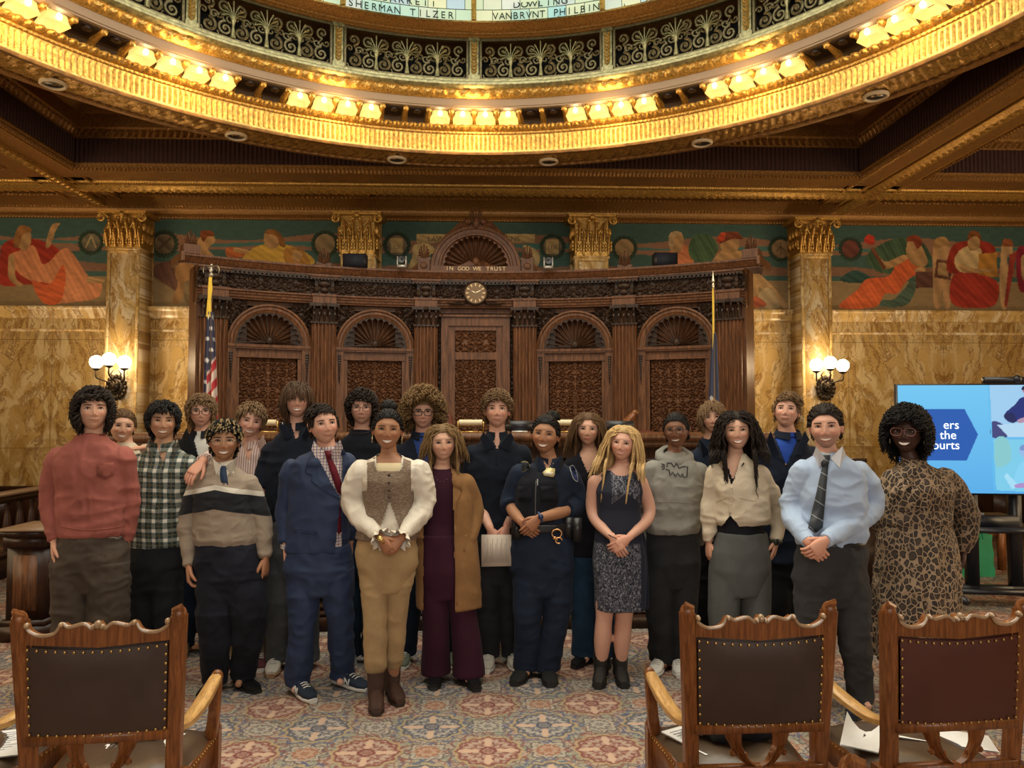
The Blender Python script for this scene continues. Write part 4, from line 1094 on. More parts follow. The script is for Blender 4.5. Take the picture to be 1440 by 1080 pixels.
P_([(1050, 372), (1060, 350), (1074, 362), (1072, 384), (1060, 392)], (.10, .065, .05)); P_([(1052, 392), (1066, 385), (1082, 398), (1110, 428), (1118, 431), (1100, 432), (1078, 412), (1066, 404), (1072, 430), (1058, 430)], (.40, .26, .13)); P_([(1068, 412), (1085, 405), (1096, 432), (1068, 432)], (.36, .28, .17)); P_([(1050, 420), (1066, 418), (1078, 430), (1052, 432)], (.36, .10, .05))
wreath(1098, 350, 18, (.27, .19, .11)); u, v = mp([(1098, 350)])[0]; cv.line([(u, v - .09), (u, v + .1)], .008, (.1, .07, .04)); cv.line([(u - .06, v - .03), (u, v + .04), (u + .06, v - .03)], .008, (.1, .07, .04))
# right of the pilaster: reclining figure in orange, seated figure in red with a tablet, children
wreath(1196, 350, 17, (.14, .05, .04)); P_([(1182, 395), (1200, 380), (1222, 388), (1222, 398)], D(TEAL, .7))
P_([(1218, 362), (1250, 338), (1290, 336), (1310, 362), (1296, 380), (1240, 384)], (.045, .09, .055), folds=(.5, 40, .5))
P_([(1258, 420), (1280, 395), (1285, 375), (1290, 395), (1276, 428), (1240, 431), (1240, 422)], (.055, .095, .075), folds=(1.2, 40, .4))
P_([(1180, 432), (1205, 408), (1220, 392), (1250, 388), (1262, 366), (1276, 358), (1296, 368), (1294, 382), (1276, 394), (1262, 412), (1244, 414), (1230, 432)], ORG, folds=(.7, 36, .32))
P_([(1236, 360), (1246, 368), (1272, 358), (1276, 364), (1250, 378), (1240, 372)], SKIN_); P_([(1276, 362), (1276, 340), (1286, 334), (1296, 346), (1302, 360), (1304, 372), (1290, 375)], SKIN_); P_([(1275, 340), (1278, 332), (1292, 332), (1297, 342), (1290, 350), (1284, 340)], (.20, .045, .02)); P_([(1224, 350), (1228, 347), (1246, 376), (1242, 380)], (.16, .06, .03), sm=0); P_([(1215, 340), (1220, 330), (1230, 334), (1228, 344)], (.50, .05, .03)); P_([(1287, 378), (1300, 376), (1300, 386), (1290, 388)], SKIN_)
P_([(1288, 382), (1312, 382), (1312, 405), (1288, 405)], (.10, .045, .035), sm=0)
P_([(1312, 380), (1312, 350), (1318, 338), (1332, 338), (1338, 352), (1340, 380), (1336, 430), (1328, 431), (1325, 405), (1322, 431), (1314, 430), (1312, 400)], (.40, .25, .13)); P_([(1314, 350), (1316, 336), (1330, 334), (1336, 348), (1328, 346)], (.36, .22, .09)); P_([(1317, 364), (1340, 368), (1337, 394), (1314, 390)], (.12, .05, .035), sm=0); P_([(1320, 369), (1336, 371), (1333, 389), (1318, 386)], (.33, .22, .11), sm=0)
P_([(1334, 358), (1345, 342), (1372, 338), (1392, 342), (1400, 352), (1396, 380), (1336, 384)], RED); P_([(1342, 365), (1352, 350), (1366, 346), (1380, 352), (1378, 380), (1350, 382)], (.52, .40, .22)); P_([(1362, 350), (1363, 330), (1372, 326), (1378, 334), (1376, 350)], SKIN_); P_([(1360, 338), (1364, 326), (1376, 326), (1380, 338), (1373, 332), (1366, 334)], (.20, .07, .02))
P_([(1376, 357), (1402, 355), (1402, 390), (1376, 388)], (.40, .20, .04), sm=0); P_([(1350, 370), (1364, 377), (1394, 378), (1394, 382), (1362, 384), (1350, 378)], SKIN_)
P_([(1338, 392), (1350, 384), (1378, 386), (1402, 396), (1404, 418), (1392, 432), (1350, 432), (1336, 420)], RED, folds=(.9, 30, .4))
P_([(1408, 350), (1412, 340), (1422, 342), (1424, 356), (1416, 360), (1420, 395), (1416, 431), (1408, 431), (1406, 395)], (.42, .28, .15)); P_([(1410, 346), (1412, 336), (1422, 338), (1424, 346)], (.30, .10, .04)); P_([(1420, 358), (1430, 354), (1416, 432), (1412, 430)], (.26, .04, .03), sm=0); P_([(1430, 352), (1445, 352), (1445, 406), (1432, 404)], (.22, .02, .04)); P_([(1436, 362), (1448, 360), (1448, 390), (1438, 392)], (.40, .28, .15))
for xx in range(-8, 9):   # painted brush variation along the frieze
 pass
nz = (rng.rand(cv.nu // 6 + 2, cv.nv // 3 + 2) - .5); nz = np.kron(nz, np.ones((6, 3)))[:cv.nu, :cv.nv]; cv.c *= (1 + .16 * nz)[:, :, None]
m = Mt('mural_paint'); c = m.attr(); m.set(base=m.mix(1.0, c, (1.25, 1.16, 1.0), 'MULTIPLY'), rough=.7, spec=.2)
P = np.stack([cv.U, np.full_like(cv.U, YM), cv.V], -1); eg = [-8.9] + [DX + e for c_ in (-4.91, -1.64, 1.64, 4.89) for e in (c_ - .25, c_ + .25)] + [8.9]; mus = []
for i, lab in enumerate(('mural of a reclining figure in pink and red, left end of the wall', 'mural of two seated figures between left pilaster and left inner capital', 'mural with inscribed cream scrolls behind the pediment', 'mural of wreaths and bare-shouldered figures between right inner capital and right pilaster', 'mural of an orange-draped figure and a red-draped figure, right end of the wall')):
 k = (cv.U[:, 0] >= eg[2 * i] - .001) & (cv.U[:, 0] <= eg[2 * i + 1] + .001); g = G(); g.grid(P[k], col=cv.c[k]); mus.append(tag(g.build('mural_painting', m.mat, smooth=0, fix=False), lab, 'mural', 'mural panels above the marble'))
mu = mus[2]; mu['label'] = 'mural with inscribed cream scrolls behind the pediment'
ins = simple('painted_letter', (.14, .09, .05), .7)
for txt, x, y, s in (('LAW', 613, 336, .11), ('SIGNS', 717, 336, .11), ('LEX', 777, 348, .085), ('LS', 558, 347, .085)):
 p = at(x, y, YM - .004); textmesh(txt, s, .001, Matrix.Translation(p + Vector((0, 0, -s * .35))) @ Matrix.Rotation(PI / 2, 4, 'X'), ins, 'painted_lettering', mu)
# ================================================================ BENCH (judges' desk)
bt = thing('judges_bench', 'long dark panelled wood bench running behind the group, below the carved backdrop', 'bench', (.1, 6.2, 0))
x0, x1 = at(166, 600, 6.4).x, at(1078, 600, 6.4).x
def bcurve(x): return 6.15 + .0 * x
g = G(); g.box(x0, x1, 6.1, 6.9, 0, 1.44); g.build('body', WOODD, bt, 0)
g = G(); g.box(x0 - .04, x1 + .04, 6.02, 6.95, 1.44, 1.50); g.box(x0 - .02, x1 + .02, 6.05, 6.9, 1.39, 1.44); g.build('worktop', WOOD, bt, 0)
g = G(); g.box(x0 - .05, x1 + .05, 5.86, 6.12, 0, .10); g.box(x0 - .03, x1 + .03, 5.90, 6.12, .10, .13); g.box(x0 - .02, x1 + .02, 5.98, 6.12, .13, .17); g.build('plinth', WOODD, bt, 0)
n = 9
for i in range(n):
 a = x0 + (x1 - x0) * (i + .06) / n; b = x0 + (x1 - x0) * (i + .94) / n
 g = G()
 for (u0, u1, z0, z1) in ((a, b, .30, .36), (a, b, 1.24, 1.30), (a, a + .06, .30, 1.30), (b - .06, b, .30, 1.30)): g.box(u0, u1, 6.06, 6.11, z0, z1)
 g.box(a + .13, b - .13, 6.075, 6.11, .43, 1.17); g.build('front_panel', WOODD, bt, 0)
# desk lamps with cream cylinder shades, monitors, chair tops behind the bench
CRM = simple('cream_shade', (.62, .52, .33), .4)
BRS = simple('brass', (.55, .36, .12), .3, .9)
for px, lab in ((372, 'cream cylinder desk lamp on the bench behind the boy in pinstripes'), (662, 'cream cylinder desk lamp on the bench left of the boy in the black polo'), (800, 'cream cylinder desk lamp on the bench left of the long-haired girl'), (527, 'cream cylinder desk lamp on the bench behind the boy in the black tee')):
 p = at(px, 598, 6.55); t = thing('desk_lamp', lab, 'lamp', (p.x, p.y, 1.50), 'desk lamps on the bench')
 G().tube([(p.x - .10, p.y, 1.585), (p.x + .10, p.y, 1.585)], .027, 14).build('shade', CRM, t)
 g = G(); g.box(p.x - .05, p.x + .05, p.y - .03, p.y + .05, 1.50, 1.512); g.tube([(p.x - .11, p.y, 1.51), (p.x - .11, p.y, 1.60)], .006, 6); g.tube([(p.x + .11, p.y, 1.51), (p.x + .11, p.y, 1.60)], .006, 6)
 g.box(p.x - .11, p.x + .11, p.y - .01, p.y + .01, 1.50, 1.51); g.build('stand', BRS, t, 0)
for px, w, lab in ((731, .13, 'flat black monitor lying on the bench beside the black-polo boy'), (872, .12, 'flat black monitor on the bench behind the blonde woman')):
 p = at(px, 602, 6.5); t = thing('monitor', lab, 'monitor', (p.x, p.y, 1.50))
 g = G(); g.box(p.x - w, p.x + w, p.y, p.y + .02, 1.515, 1.60); g.build('screen', BLK, t, 0); G().box(p.x - w * .5, p.x + w * .5, p.y - .03, p.y + .08, 1.50, 1.515).build('foot', SILV, t, 0)
for px, lab in ((585, 'tufted leather judge chair top behind the boy with big curls'), (626, 'tufted leather judge chair top beside the curly-haired boy'), (888, 'carved wooden judge chair top leaning above the bench by the blonde woman')):
 p = at(px, 600, 7.3); t = thing('judge_chair', lab, 'chair', (p.x, 7.3, 0)); g = G()
 if px == 888:
  a = at(872, 606, 7.3); b = at(893, 581, 7.3); g.tube([tuple(a), tuple((a + b) / 2), tuple(b)], [.03, .045, .03], 8); g.ball(b, .035, 10, 6)
  g.build('top_rail', OAK, t); G().box(p.x - .22, p.x + .22, 7.3, 7.4, 0, 1.50).build('back', simple('oxblood_leather', (.12, .03, .02), .35), t, 0)
 else:
  g.box(p.x - .12, p.x + .12, 7.32, 7.4, 0, .5); g.ball((p.x, 7.35, 1.0), (.135, .07, .71), 16, 14); g.build('back', simple('oxblood_leather', (.12, .03, .02), .35), t)
# ================================================================ LEFT RAIL AND PEDESTAL
rl = thing('balustrade_rail', 'dark wood balustrade with turned balusters and tan top, far left', 'railing', (-4.95, 8, 0))
X = -4.93
g = G(); g.box(X - .10, X + .10, 5.4, 9.2, .83, .86); g.build('top_cap', simple('tan_leather', (.20, .12, .065), .5), rl, 0)
g = G(); g.box(X - .08, X + .08, 5.4, 9.2, .76, .83); g.box(X - .07, X + .07, 5.4, 9.2, 0, .22); g.box(X - .09, X + .09, 5.4, 9.2, .22, .26); g.build('rail_frame', WOODD, rl, 0)
for k in range(18):
 G().lathe([(.02, .26), (.03, .30), (.018, .34), (.035, .42), (.042, .50), (.03, .62), (.018, .68), (.03, .72), (.02, .76)], (X, 5.5 + k * .21, 0), 12).build('baluster', WOODD, rl)
pd_ = thing('wood_pedestal', 'square dark wood pedestal post with tan top, left edge beside the rust sweatshirt', 'pedestal', (at(38, 800, 5.75).x, 5.85, 0))
a, b = at(2, 880, 5.72).x, at(70, 880, 5.72).x; c = (a + b) / 2; w = (b - a) / 2
g = G(); g.box(c - w, c + w, 5.66, 6.1, 0, .11); g.box(c - w + .015, c + w - .015, 5.675, 6.08, .11, .15); g.box(c - w + .04, c + w - .04, 5.70, 6.06, .15, .68); g.box(c - w + .02, c + w - .02, 5.68, 6.08, .68, .76); g.box(c - w, c + w, 5.66, 6.1, .76, .80); g.build('post_body', WOODD, pd_, 0)
g = G(); g.box(c - w + .09, c + w - .09, 5.69, 5.72, .22, .62); g.build('inset_panel', WOOD, pd_, 0)
G().box(c - w - .02, c + w + .02, 5.64, 6.12, .80, .815).build('top_cap', simple('tan_leather2', (.20, .12, .065), .5), pd_, 0)
# right lower desk with papers
rd = thing('side_desk', 'dark wood side desk between the blue-shirted man and the leopard dress', 'desk', (at(1200, 800, 6.9).x, 6.9, 0))
a, b = at(1085, 700, 6.9).x, at(1258, 700, 6.9).x
g = G(); g.box(a, b, 6.7, 7.5, 0, .74); g.build('body', WOODD, rd, 0); g = G(); g.box(a - .03, b + .03, 6.66, 7.52, .74, .78); g.build('worktop', WOOD, rd, 0)
g = G(); g.box(a, b, 7.45, 7.52, .78, 1.18); g.box(a - .02, b + .02, 7.43, 7.54, 1.18, 1.22); g.build('back_screen', WOODD, rd, 0)
p = atz(1238, 736, .78)
for i, (dx, dy, r_) in enumerate(((0, .45, .1), (.05, .50, -.2))):
 g = G(); g.box(-.15, .15, -.10, .10, 0, .012 + .01 * i); o = g.build('paper_stack', simple('paper_white', (.75, .72, .68), .7), smooth=0); o.location = (p.x + dx, 7.0 + dy * .3, .781 + .013 * i); o.rotation_euler = (0, 0, r_)
 tag(o, ('loose white papers on the side desk beside the blue-shirted man', 'upper sheaf of white papers on the side desk by the leopard dress')[i], 'papers')
G().tube([(at(1236, 731, 7).x, 7, .81), (at(1243, 726, 7).x, 7, .86)], [.03, .015], 8).build('red_box', simple('red', (.5, .03, .04), .5))
tag(bpy.data.objects['red_box'], 'small red and white packet on the side desk papers', 'packet')
bpy.data.objects['red_box'].name = 'snack_packet'
# ================================================================ FLAGS
def flag(px_top, py_top, Y, fn, lab, eagle):
 p = at(px_top, py_top, Y); t = thing('flag_on_pole', lab, 'flag', (p.x, p.y, 0))
 g = G(); g.tube([(p.x, p.y, .05), (p.x, p.y, p.z)], .014, 10); g.lathe([(.0, 0), (.16, 0), (.16, .03), (.05, .06), (.03, .16), (.016, .18)], (p.x, p.y, 0), 20); g.build('pole', simple('flagpole_wood', (.30, .17, .07), .4), t)
 g = G()
 if eagle:
  z = p.z; g.ball((p.x, p.y, z + .01), .03, 10, 8); g.ball((p.x, p.y, z + .07), (.022, .022, .045), 8, 6); g.ball((p.x + .005, p.y - .01, z + .125), .017, 8, 6)
  for s in (-1, 1): g.tube(catmull([(p.x, p.y, z + .08), (p.x + s * .06, p.y, z + .12), (p.x + s * .09, p.y, z + .08), (p.x + s * .085, p.y, z + .03)], 4, False), np.linspace(.022, .006, 13), 6, flat=.5)
  g.build('eagle_finial', simple('pewter', (.45, .42, .36), .35, .8), t)
 else:
  g.lathe([(.0, .20), (.012, .12), (.022, .07), (.010, .05), (.016, .03), (.012, 0)], p, 10); g.build('spear_finial', simple('pale_brass', (.70, .62, .42), .3, .8), t)
 g = G()
 for k in range(3 if eagle else 1):
  x = p.x + (k - 1) * .012; g.tube([(x, p.y - .02, p.z - .02), (x + .02 * math.sin(k * 2), p.y - .03, p.z - .15), (x - .01, p.y - .025, p.z - (.38 if eagle else 1.35))], [.008, .012, .006], 6)
  if eagle: g.tube([(x - .01, p.y - .025, p.z - .28), (x - .01, p.y - .025, p.z - .48)], [.008, .020], 8)
 g.build('gold_cord', simple('gold_cord', (.75, .52, .05), .6), t)
 cvs, P_f = fn(p); g = G(); g.grid(P_f, col=cvs); m = Mt('flag_cloth'); m.set(base=m.attr(), rough=.75, sheen=.3)
 g.build('banner', m.mat, t, 180, fix=False)
def folded(p, n, xr, z0, z1, amp, k, lean, yo=-.03):
 """cloth hanging in vertical folds: s across cloth (0..1), v down"""
 S, V = np.meshgrid(np.linspace(0, 1, n[0]), np.linspace(0, 1, n[1]), indexing='ij')
 sp = .25 + .75 * V ** .7
 x = p.x + (xr[0] + (xr[1] - xr[0]) * S) * sp + lean * V
 y = p.y + yo + amp * np.sin(S * k * 2 * PI + V * .8) * (.4 + .6 * V)
 z = z1 + (z0 - z1) * V - .10 * S * V * (1 - V)
 return S, V, np.stack([x, y, z], -1)
def us(p):
 S, V, P = folded(p, (70, 150), (-.10, .155), .85, p.z - .42, .055, 2.6, .02)
 c = np.zeros(P.shape); # diagonal drape: canton over the upper left, stripes below slanting
 q = V - .22 * S
 st = ((V * 9.5 + S * 1.8) % 1) < .5
 c[:] = (.72, .66, .58); c[st] = (.50, .015, .03)
 can = (V + S * .18 < .40) | ((S < .30) & (V < .72)); c[can] = (.035, .035, .09)
 for i in range(11):
  for j in range(4):
   u, v = (j + .5 * (i % 2)) / 4 + .06, i * .062 + .03
   d = np.hypot((S - u) * .26, (V - v) * 1.6); c[can & (d < .018)] = (.75, .72, .70)
 c[(S > .975) & ~can] = (.7, .5, .08)
 return c, P
flag(297, 388, 8.75, us, 'draped stars and stripes flag on an eagle-topped pole, left of the backdrop', True)
def navy(p):
 S, V, P = folded(p, (60, 150), (-.10, .10), .85, p.z - .55, .05, 2.2, -.02)
 c = np.zeros(P.shape); c[:] = (.022, .032, .085)
 r = np.random.RandomState(3)
 for _ in range(60):
  u, v = .35 + .4 * (r.rand() - .5), .42 + .30 * r.rand(); d = np.hypot((S - u) * .2, (V - v) * 1.5); c[d < .012 + .008 * r.rand()] = [(.55, .52, .48), (.50, .32, .10), (.10, .16, .35)][r.randint(3)]
 c[(S < .05) & (V > .5)] = (.55, .38, .08)
 return c, P
flag(1003, 404, 8.75, navy, 'dark navy flag with pale crest hanging from a spear-topped pole, right', False)
# ================================================================ TV ON CART
TVC = at(1440, 628, 6.3)
tv = thing('television_on_cart', 'large lit television with a blue slide on a black wheeled cart, right edge', 'television', (TVC.x, 6.35, 0))
rz = math.radians(8)
A = at(1262, 542, 6.45); W_, H_ = 1.56, .93
# screen local frame: origin at left-top corner, u to the right, v down
u = Vector((math.cos(rz), -math.sin(rz), 0)); nrm = Vector((-math.sin(rz), -math.cos(rz), 0)); v_ = Vector((0, 0, 1))
O = Vector((A.x, A.y, A.z - H_ - .0)) + u * 0
def slab(g, a0, a1, b0, b1, d0, d1, mi=0):
 pts = [O + u * a + v_ * b + nrm * d for a in (a0, a1) for b in (b0, b1) for d in (d0, d1)]
 g.add([tuple(q) for q in pts], [(0, 1, 3, 2), (4, 6, 7, 5), (0, 4, 5, 1), (2, 3, 7, 6), (0, 2, 6, 4), (1, 5, 7, 3)], mi=mi); return g
slab(G(), -.012, W_ + .012, -.015, H_ + .012, -.05, 0).build('bezel', BLK, tv, 0)
cs = Canvas(0, W_, 0, H_, .0052, (.16, .47, .80)); cs.shade = 0
cs.c[:] = (np.array((.10, .42, .82))[None, None] * (1 - (cs.V / H_)[:, :, None]) + np.array((.16, .56, .88)) * (cs.V / H_)[:, :, None])
sx = lambda x: (x - 1262) / 178 * 1.085; sy = lambda y: H_ - (y - 542) / 170 * .93
def T(pts, c, **k): cs.poly([(sx(a), sy(b)) for a, b in pts], c, **k)
T([(1200, 580), (1352, 580), (1369, 620), (1353, 661), (1200, 661)], (.012, .10, .43))
T([(1384, 541), (1500, 541), (1500, 624), (1387, 624)], (.34, .60, .86)); T([(1404, 590), (1420, 572), (1428, 562), (1450, 560), (1460, 600), (1420, 600)], (.015, .03, .18), smooth=3); T([(1430, 552), (1432, 545), (1442, 545), (1444, 556), (1438, 562)], (.42, .20, .26), smooth=3); T([(1429, 550), (1432, 543), (1443, 543), (1446, 550)], (.01, .015, .06), smooth=3)
T([(1404, 590), (1416, 585), (1420, 600), (1410, 600)], (.012, .02, .10), smooth=3); T([(1421, 598), (1432, 593), (1436, 600), (1428, 604)], (.45, .28, .40), smooth=3); T([(1387, 600), (1400, 602), (1408, 614), (1407, 624), (1387, 624)], (.05, .06, .20), smooth=3); T([(1395, 605), (1440, 600), (1440, 624), (1410, 624)], (.45, .68, .88))
T([(1389, 627), (1500, 627), (1500, 712), (1391, 707)], (.20, .60, .82)); T([(1392, 627), (1408, 627), (1412, 660), (1392, 670)], (.24, .58, .62), smooth=3); T([(1424, 650), (1424, 640), (1436, 638), (1440, 650), (1434, 660)], (.30, .50, .80), smooth=3); T([(1424, 644), (1427, 636), (1438, 636), (1442, 644)], (.18, .30, .60), smooth=3); T([(1414, 690), (1424, 665), (1440, 660), (1440, 700), (1414, 700)], (.24, .64, .90), smooth=3); T([(1402, 685), (1406, 680), (1422, 700), (1412, 705)], (.38, .72, .92)); T([(1416, 698), (1430, 695), (1430, 702), (1418, 703)], (.42, .28, .60), smooth=3)
T([(1384, 541), (1386, 541), (1390, 708), (1388, 708)], (.12, .50, .84))
m = Mt('screen_image'); c = m.attr(); m.set(base=(.01, .01, .01), emit=c, estr=.82, rough=.15)
g = G(); PP = np.array(O)[None, None] + cs.U[..., None] * np.array(u) + cs.V[..., None] * np.array(v_) + np.array(nrm) * .003
g.grid(PP, col=cs.c); g.build('screen', m.mat, tv, 0, fix=False)
WT = m_emit('screen_white', (.50, .75, .95), 1.1)
for txt, x, y, s, al in (('ers', 1344, 611, .105, 'RIGHT'), ('the', 1340, 627, .105, 'RIGHT'), ('Courts', 1344, 643, .105, 'RIGHT')):
 q = O + u * sx(x) + v_ * sy(y) + nrm * .0065
 R = Matrix((u, v_, nrm)).transposed().to_4x4(); textmesh(txt, s, .0006, Matrix.Translation(q) @ R, WT, 'screen_text', tv, align=al)
g = G(); q0 = O + u * .72 + v_ * (H_ + .015) + nrm * -.02
Rm = Matrix.Translation(q0) @ Matrix.Rotation(-rz, 4, 'Z')
g.box(0, .62, -.035, .035, 0.0, .055, M=Rm); g.build('camera_bar', BLK, tv, 0)
g = G(); g.ball(q0 + u * .26 + v_ * .035 + nrm * .03, .035, 12, 8); g.build('webcam', BLK, tv)
g = G(); Rc = Matrix.Translation((O.x + .86, O.y + .02, 0)) @ Matrix.Rotation(-rz, 4, 'Z')
for s in (-.18, .18): g.box(s - .045, s + .045, .02, .10, .10, 1.3, M=Rc)
g.build('columns', BLK, tv, 0)
g = G(); g.box(-.50, .45, -.25, .16, .655, .69, M=Rc); g.build('shelf', BLK, tv, 0)
g = G()
for s in (-.42, .42): g.tube([Rc @ Vector((s, -.35, .10)), Rc @ Vector((s * .95, 0, .14)), Rc @ Vector((s, .40, .10))], .028, 8)
g.box(-.56, .45, .02, .10, .10, .16, M=Rc); g.box(-.60, .45, -.10, -.02, .11, .15, M=Rc); g.build('base_frame', BLK, tv, 0)
for s in (-.56, .42):
 for yy in (-.36, .38):
  q = Rc @ Vector((s, yy, .05)); gg = G(); gg.tube([(q.x - .02, q.y, .05), (q.x + .02, q.y, .05)], .05, 16); gg.box(q.x - .03, q.x + .03, q.y - .02, q.y + .02, .05, .12); gg.build('caster', BLK, tv)
q = Rc @ Vector((-.15, -.10, .69)); t = thing('av_receiver', 'black electronics box on the shelf of the television cart', 'electronics', (q.x, q.y, .69))
g = G(); g.box(-.28, .28, -.12, .18, .692, .78, M=Rc @ Matrix.Translation((-.15, 0, 0))); g.build('case', BLK, t, 0); g = G(); g.box(-.10, .08, -.05, .03, .78, .80, M=Rc @ Matrix.Translation((-.2, 0, 0))); g.build('remote', simple('grey_plastic', (.12, .13, .18), .4), t, 0)
# green bag, wooden stool behind
p = atz(1376, 812, .0); t = thing('shopping_bag', 'green reusable shopping bag standing on the floor behind the leopard dress', 'bag', (p.x, p.y, 0))
GR = simple('green_bag', (.0, .22, .09), .5, nz=.2, nscale=12, bump=.3, bscale=14)
g = G(); w, d, h = .19, .10, .42; P = []
for i, z in enumerate(np.linspace(0, h, 8)):
 k = 1 + .04 * math.sin(i * 2); P.append([(p.x + sx_ * w * k, p.y + .12 + sy_ * d * (1 - .35 * z / h), z) for sx_, sy_ in ((-1, -1), (-.3, -1.05), (.4, -.97), (1, -1), (1.03, 0), (1, 1), (0, 1), (-1, 1), (-1.02, 0))])
g.rings(np.array(P)); g.build('bag_body', GR, t, 30)
g = G()
for dy in (.03, .19): g.tube(catmull([(p.x - .08, p.y + dy, h - .04), (p.x - .05, p.y + dy, h + .09), (p.x + .05, p.y + dy, h + .09), (p.x + .08, p.y + dy, h - .04)], 5, False), .009, 5)
g.build('handles', GR, t)
g = G(); a = np.linspace(.3, 2.9, 12); g.tube([(p.x - .07 + .055 * math.cos(q), p.y - .003 + .0, .20 - .05 * math.sin(q)) for q in a], .006, 5); g.box(p.x - .14, p.x - .02, p.y - .0, p.y + .022, .12, .13); g.build('printed_mark', simple('white_print', (.7, .8, .72), .6), t)
sc_ = thing('wooden_side_table', 'low wooden table behind the television cart at the right edge', 'table', (4.75, 7.9, 0))
g = G(); g.box(4.55, 5.6, 7.9, 8.4, .50, .54); g.build('top', OAK, sc_, 0); g = G()
for x in (4.57, 5.5):
 for y in (7.92, 8.32): g.box(x, x + .06, y, y + .06, 0, .5)
g.box(4.6, 5.5, 7.95, 7.97, .36, .5); g.build('legs', OAK, sc_, 0)
# ================================================================ FOREGROUND CHAIRS
LEA = simple('brown_leather', (.042, .021, .013), .42, nz=.35, nscale=9, bump=.25, bscale=18)
LEA2 = simple('red_brown_leather', (.070, .017, .009), .38, nz=.3, nscale=7, bump=.2, bscale=14)
LEAS = simple('worn_seat_leather', (.075, .047, .028), .30, nz=.45, nscale=6, bump=.5, bscale=9)
NAIL = simple('brass_nail', (.45, .28, .09), .35, .8)
def armchair(leather):
 """faces +y (back toward the viewer at -y); origin on the floor at the centre of the back"""
 t = thing('leather_armchair', '', 'armchair', (0, 0, 0)); zs_ = .46; hw = .262
 for s in (-1, 1):
  g = G(); pts = [(s * (hw - .005), .06, 0), (s * (hw - .01), .03, .25), (s * (hw - .012), .0, .50), (s * (hw + .002), -.035, .80), (s * (hw + .012), -.055, .985)]
  P = []
  for i, (x, y, z) in enumerate(catmull(pts, 6, False)):
   w, d = .026, .024
   P.append([(x - w, y - d + .006, z), (x - w + .006, y - d, z), (x + w - .006, y - d, z), (x + w, y - d + .006, z), (x + w, y + d, z), (x - w, y + d, z)])
  g.rings(np.array(P)); g.ball((s * (hw + .012), -.055, .985), (.029, .027, .030), 12, 8)
  g.tube([(s * (hw + .012) - s * .02, -.06, 1.00), (s * (hw + .012) + s * .01, -.075, 1.012), (s * (hw + .03), -.05, .99)], [.010, .014, .006], 6)
  g.box(s * hw - .034, s * hw + .034, -.04, .05, .40, .50)
  g.build('back_post', OAK, t, 40)
 # crest rail
 top = catmull([(-.245, .975), (-.235, .955), (-.20, .940), (-.15, .945), (-.125, .972), (-.10, .962), (-.05, .970), (-.02, .955), (0, .975), (.02, .955), (.05, .970), (.10, .962), (.125, .972), (.15, .945), (.20, .940), (.235, .955), (.245, .975)], 4, False)
 poly = [tuple(q) for q in top] + [(.245, .915), (0, .900), (-.245, .915)]
 g = G(); Mx = Matrix.Translation((0, -.072, 0)); g.prism(poly, (0, -.068, 0), (1, 0, 0), (0, 0, 1), (0, .034, 0)); g.build('crest_rail', OAK, t, 30)
 g = G(); g.tube([(x, -.072, z + .002) for x, z in top], .0058, 7)
 for x, z, r in ((0, .970, .013), (-.016, .963, .009), (.016, .963, .009), (-.125, .972, .009), (.125, .972, .009), (-.24, .973, .010), (.24, .973, .010)): g.ball((x, -.076, z), (r, .018, r), 9, 6)
 g.build('carved_scroll_edge', simple('edge_highlight', (.32, .20, .11), .25, nz=.4, nscale=50, coat=.4), t)  # paler colour paints a highlight along the carved crest
 # back panel
 n = 14; U = np.linspace(-1, 1, n); Vv = np.linspace(0, 1, 10); P = np.zeros((n, 10, 3))
 for i, u in enumerate(U):
  for j, v in enumerate(Vv):
   b = (1 - abs(u) ** 4) * (1 - abs(2 * v - 1) ** 4)
   P[i, j] = (u * (.240 - .006 * (1 - v)), -.052 - .020 * v - .012 * b, .648 + .262 * v - .012 * (1 - u * u) * (1 if v < .5 else v * 1.2))
 g = G(); g.grid(P); P2 = P.copy(); P2[:, :, 1] += .035 + .03 * (1 - np.abs(U[:, None]) ** 4) * 0; g.grid(P2[::-1]); g.build('back_panel', leather, t, 60)
 g = G(); g.box(-.245, .245, -.055, -.015, .618, .645); g.box(-.245, .245, -.045, -.01, .49, .515); g.build('lower_rail', OAK, t, 0)
 g = G(); nx, nz_ = 15, 9
 def nailat(u, v): return (u * (.236 - .006 * (1 - v)), -.058 - .020 * v, .653 + .250 * v - .012 * (1 - u * u) * (1 if v < .5 else 1.2))
 nl = [nailat(-1 + 2 * i / nx, v) for i in range(nx + 1) for v in (0, 1)] + [nailat(u, j / nz_) for j in range(1, nz_) for u in (-1, 1)]
 for q in nl: g.ball(q, (.0048, .004, .0048), 8, 5)
 g.build('nail_heads', NAIL, t)['kind'] = 'stuff'
 # lyre splat
 for s in (-1, 1):
  g = G(); cp = catmull([(s * .095, .622), (s * .088, .588), (s * .072, .555), (s * .045, .525), (s * .0, .508)], 5, False)
  wd_ = np.interp(np.linspace(0, 1, len(cp)), [0, .35, .6, 1], [.040, .024, .022, .014]); P = []
  for (x, z), w in zip(cp, wd_):
   P.append([(x - w, -.020, z), (x - w * .6, -.044, z), (x - w * .25, -.036, z), (x, -.046, z), (x + w * .25, -.036, z), (x + w * .6, -.044, z), (x + w, -.020, z), (x, -.012, z)])
  g.rings(np.array(P)); g.ball((s * .098, -.03, .552), (.014, .014, .010), 7, 5); g.ball((s * .05, -.03, .545), (.012, .012, .010), 7, 5); g.build('lyre_splat', OAK, t, 30)
 # seat
 n = 16; g = G(); P = np.zeros((n, n, 3)); U = np.linspace(-1, 1, n)
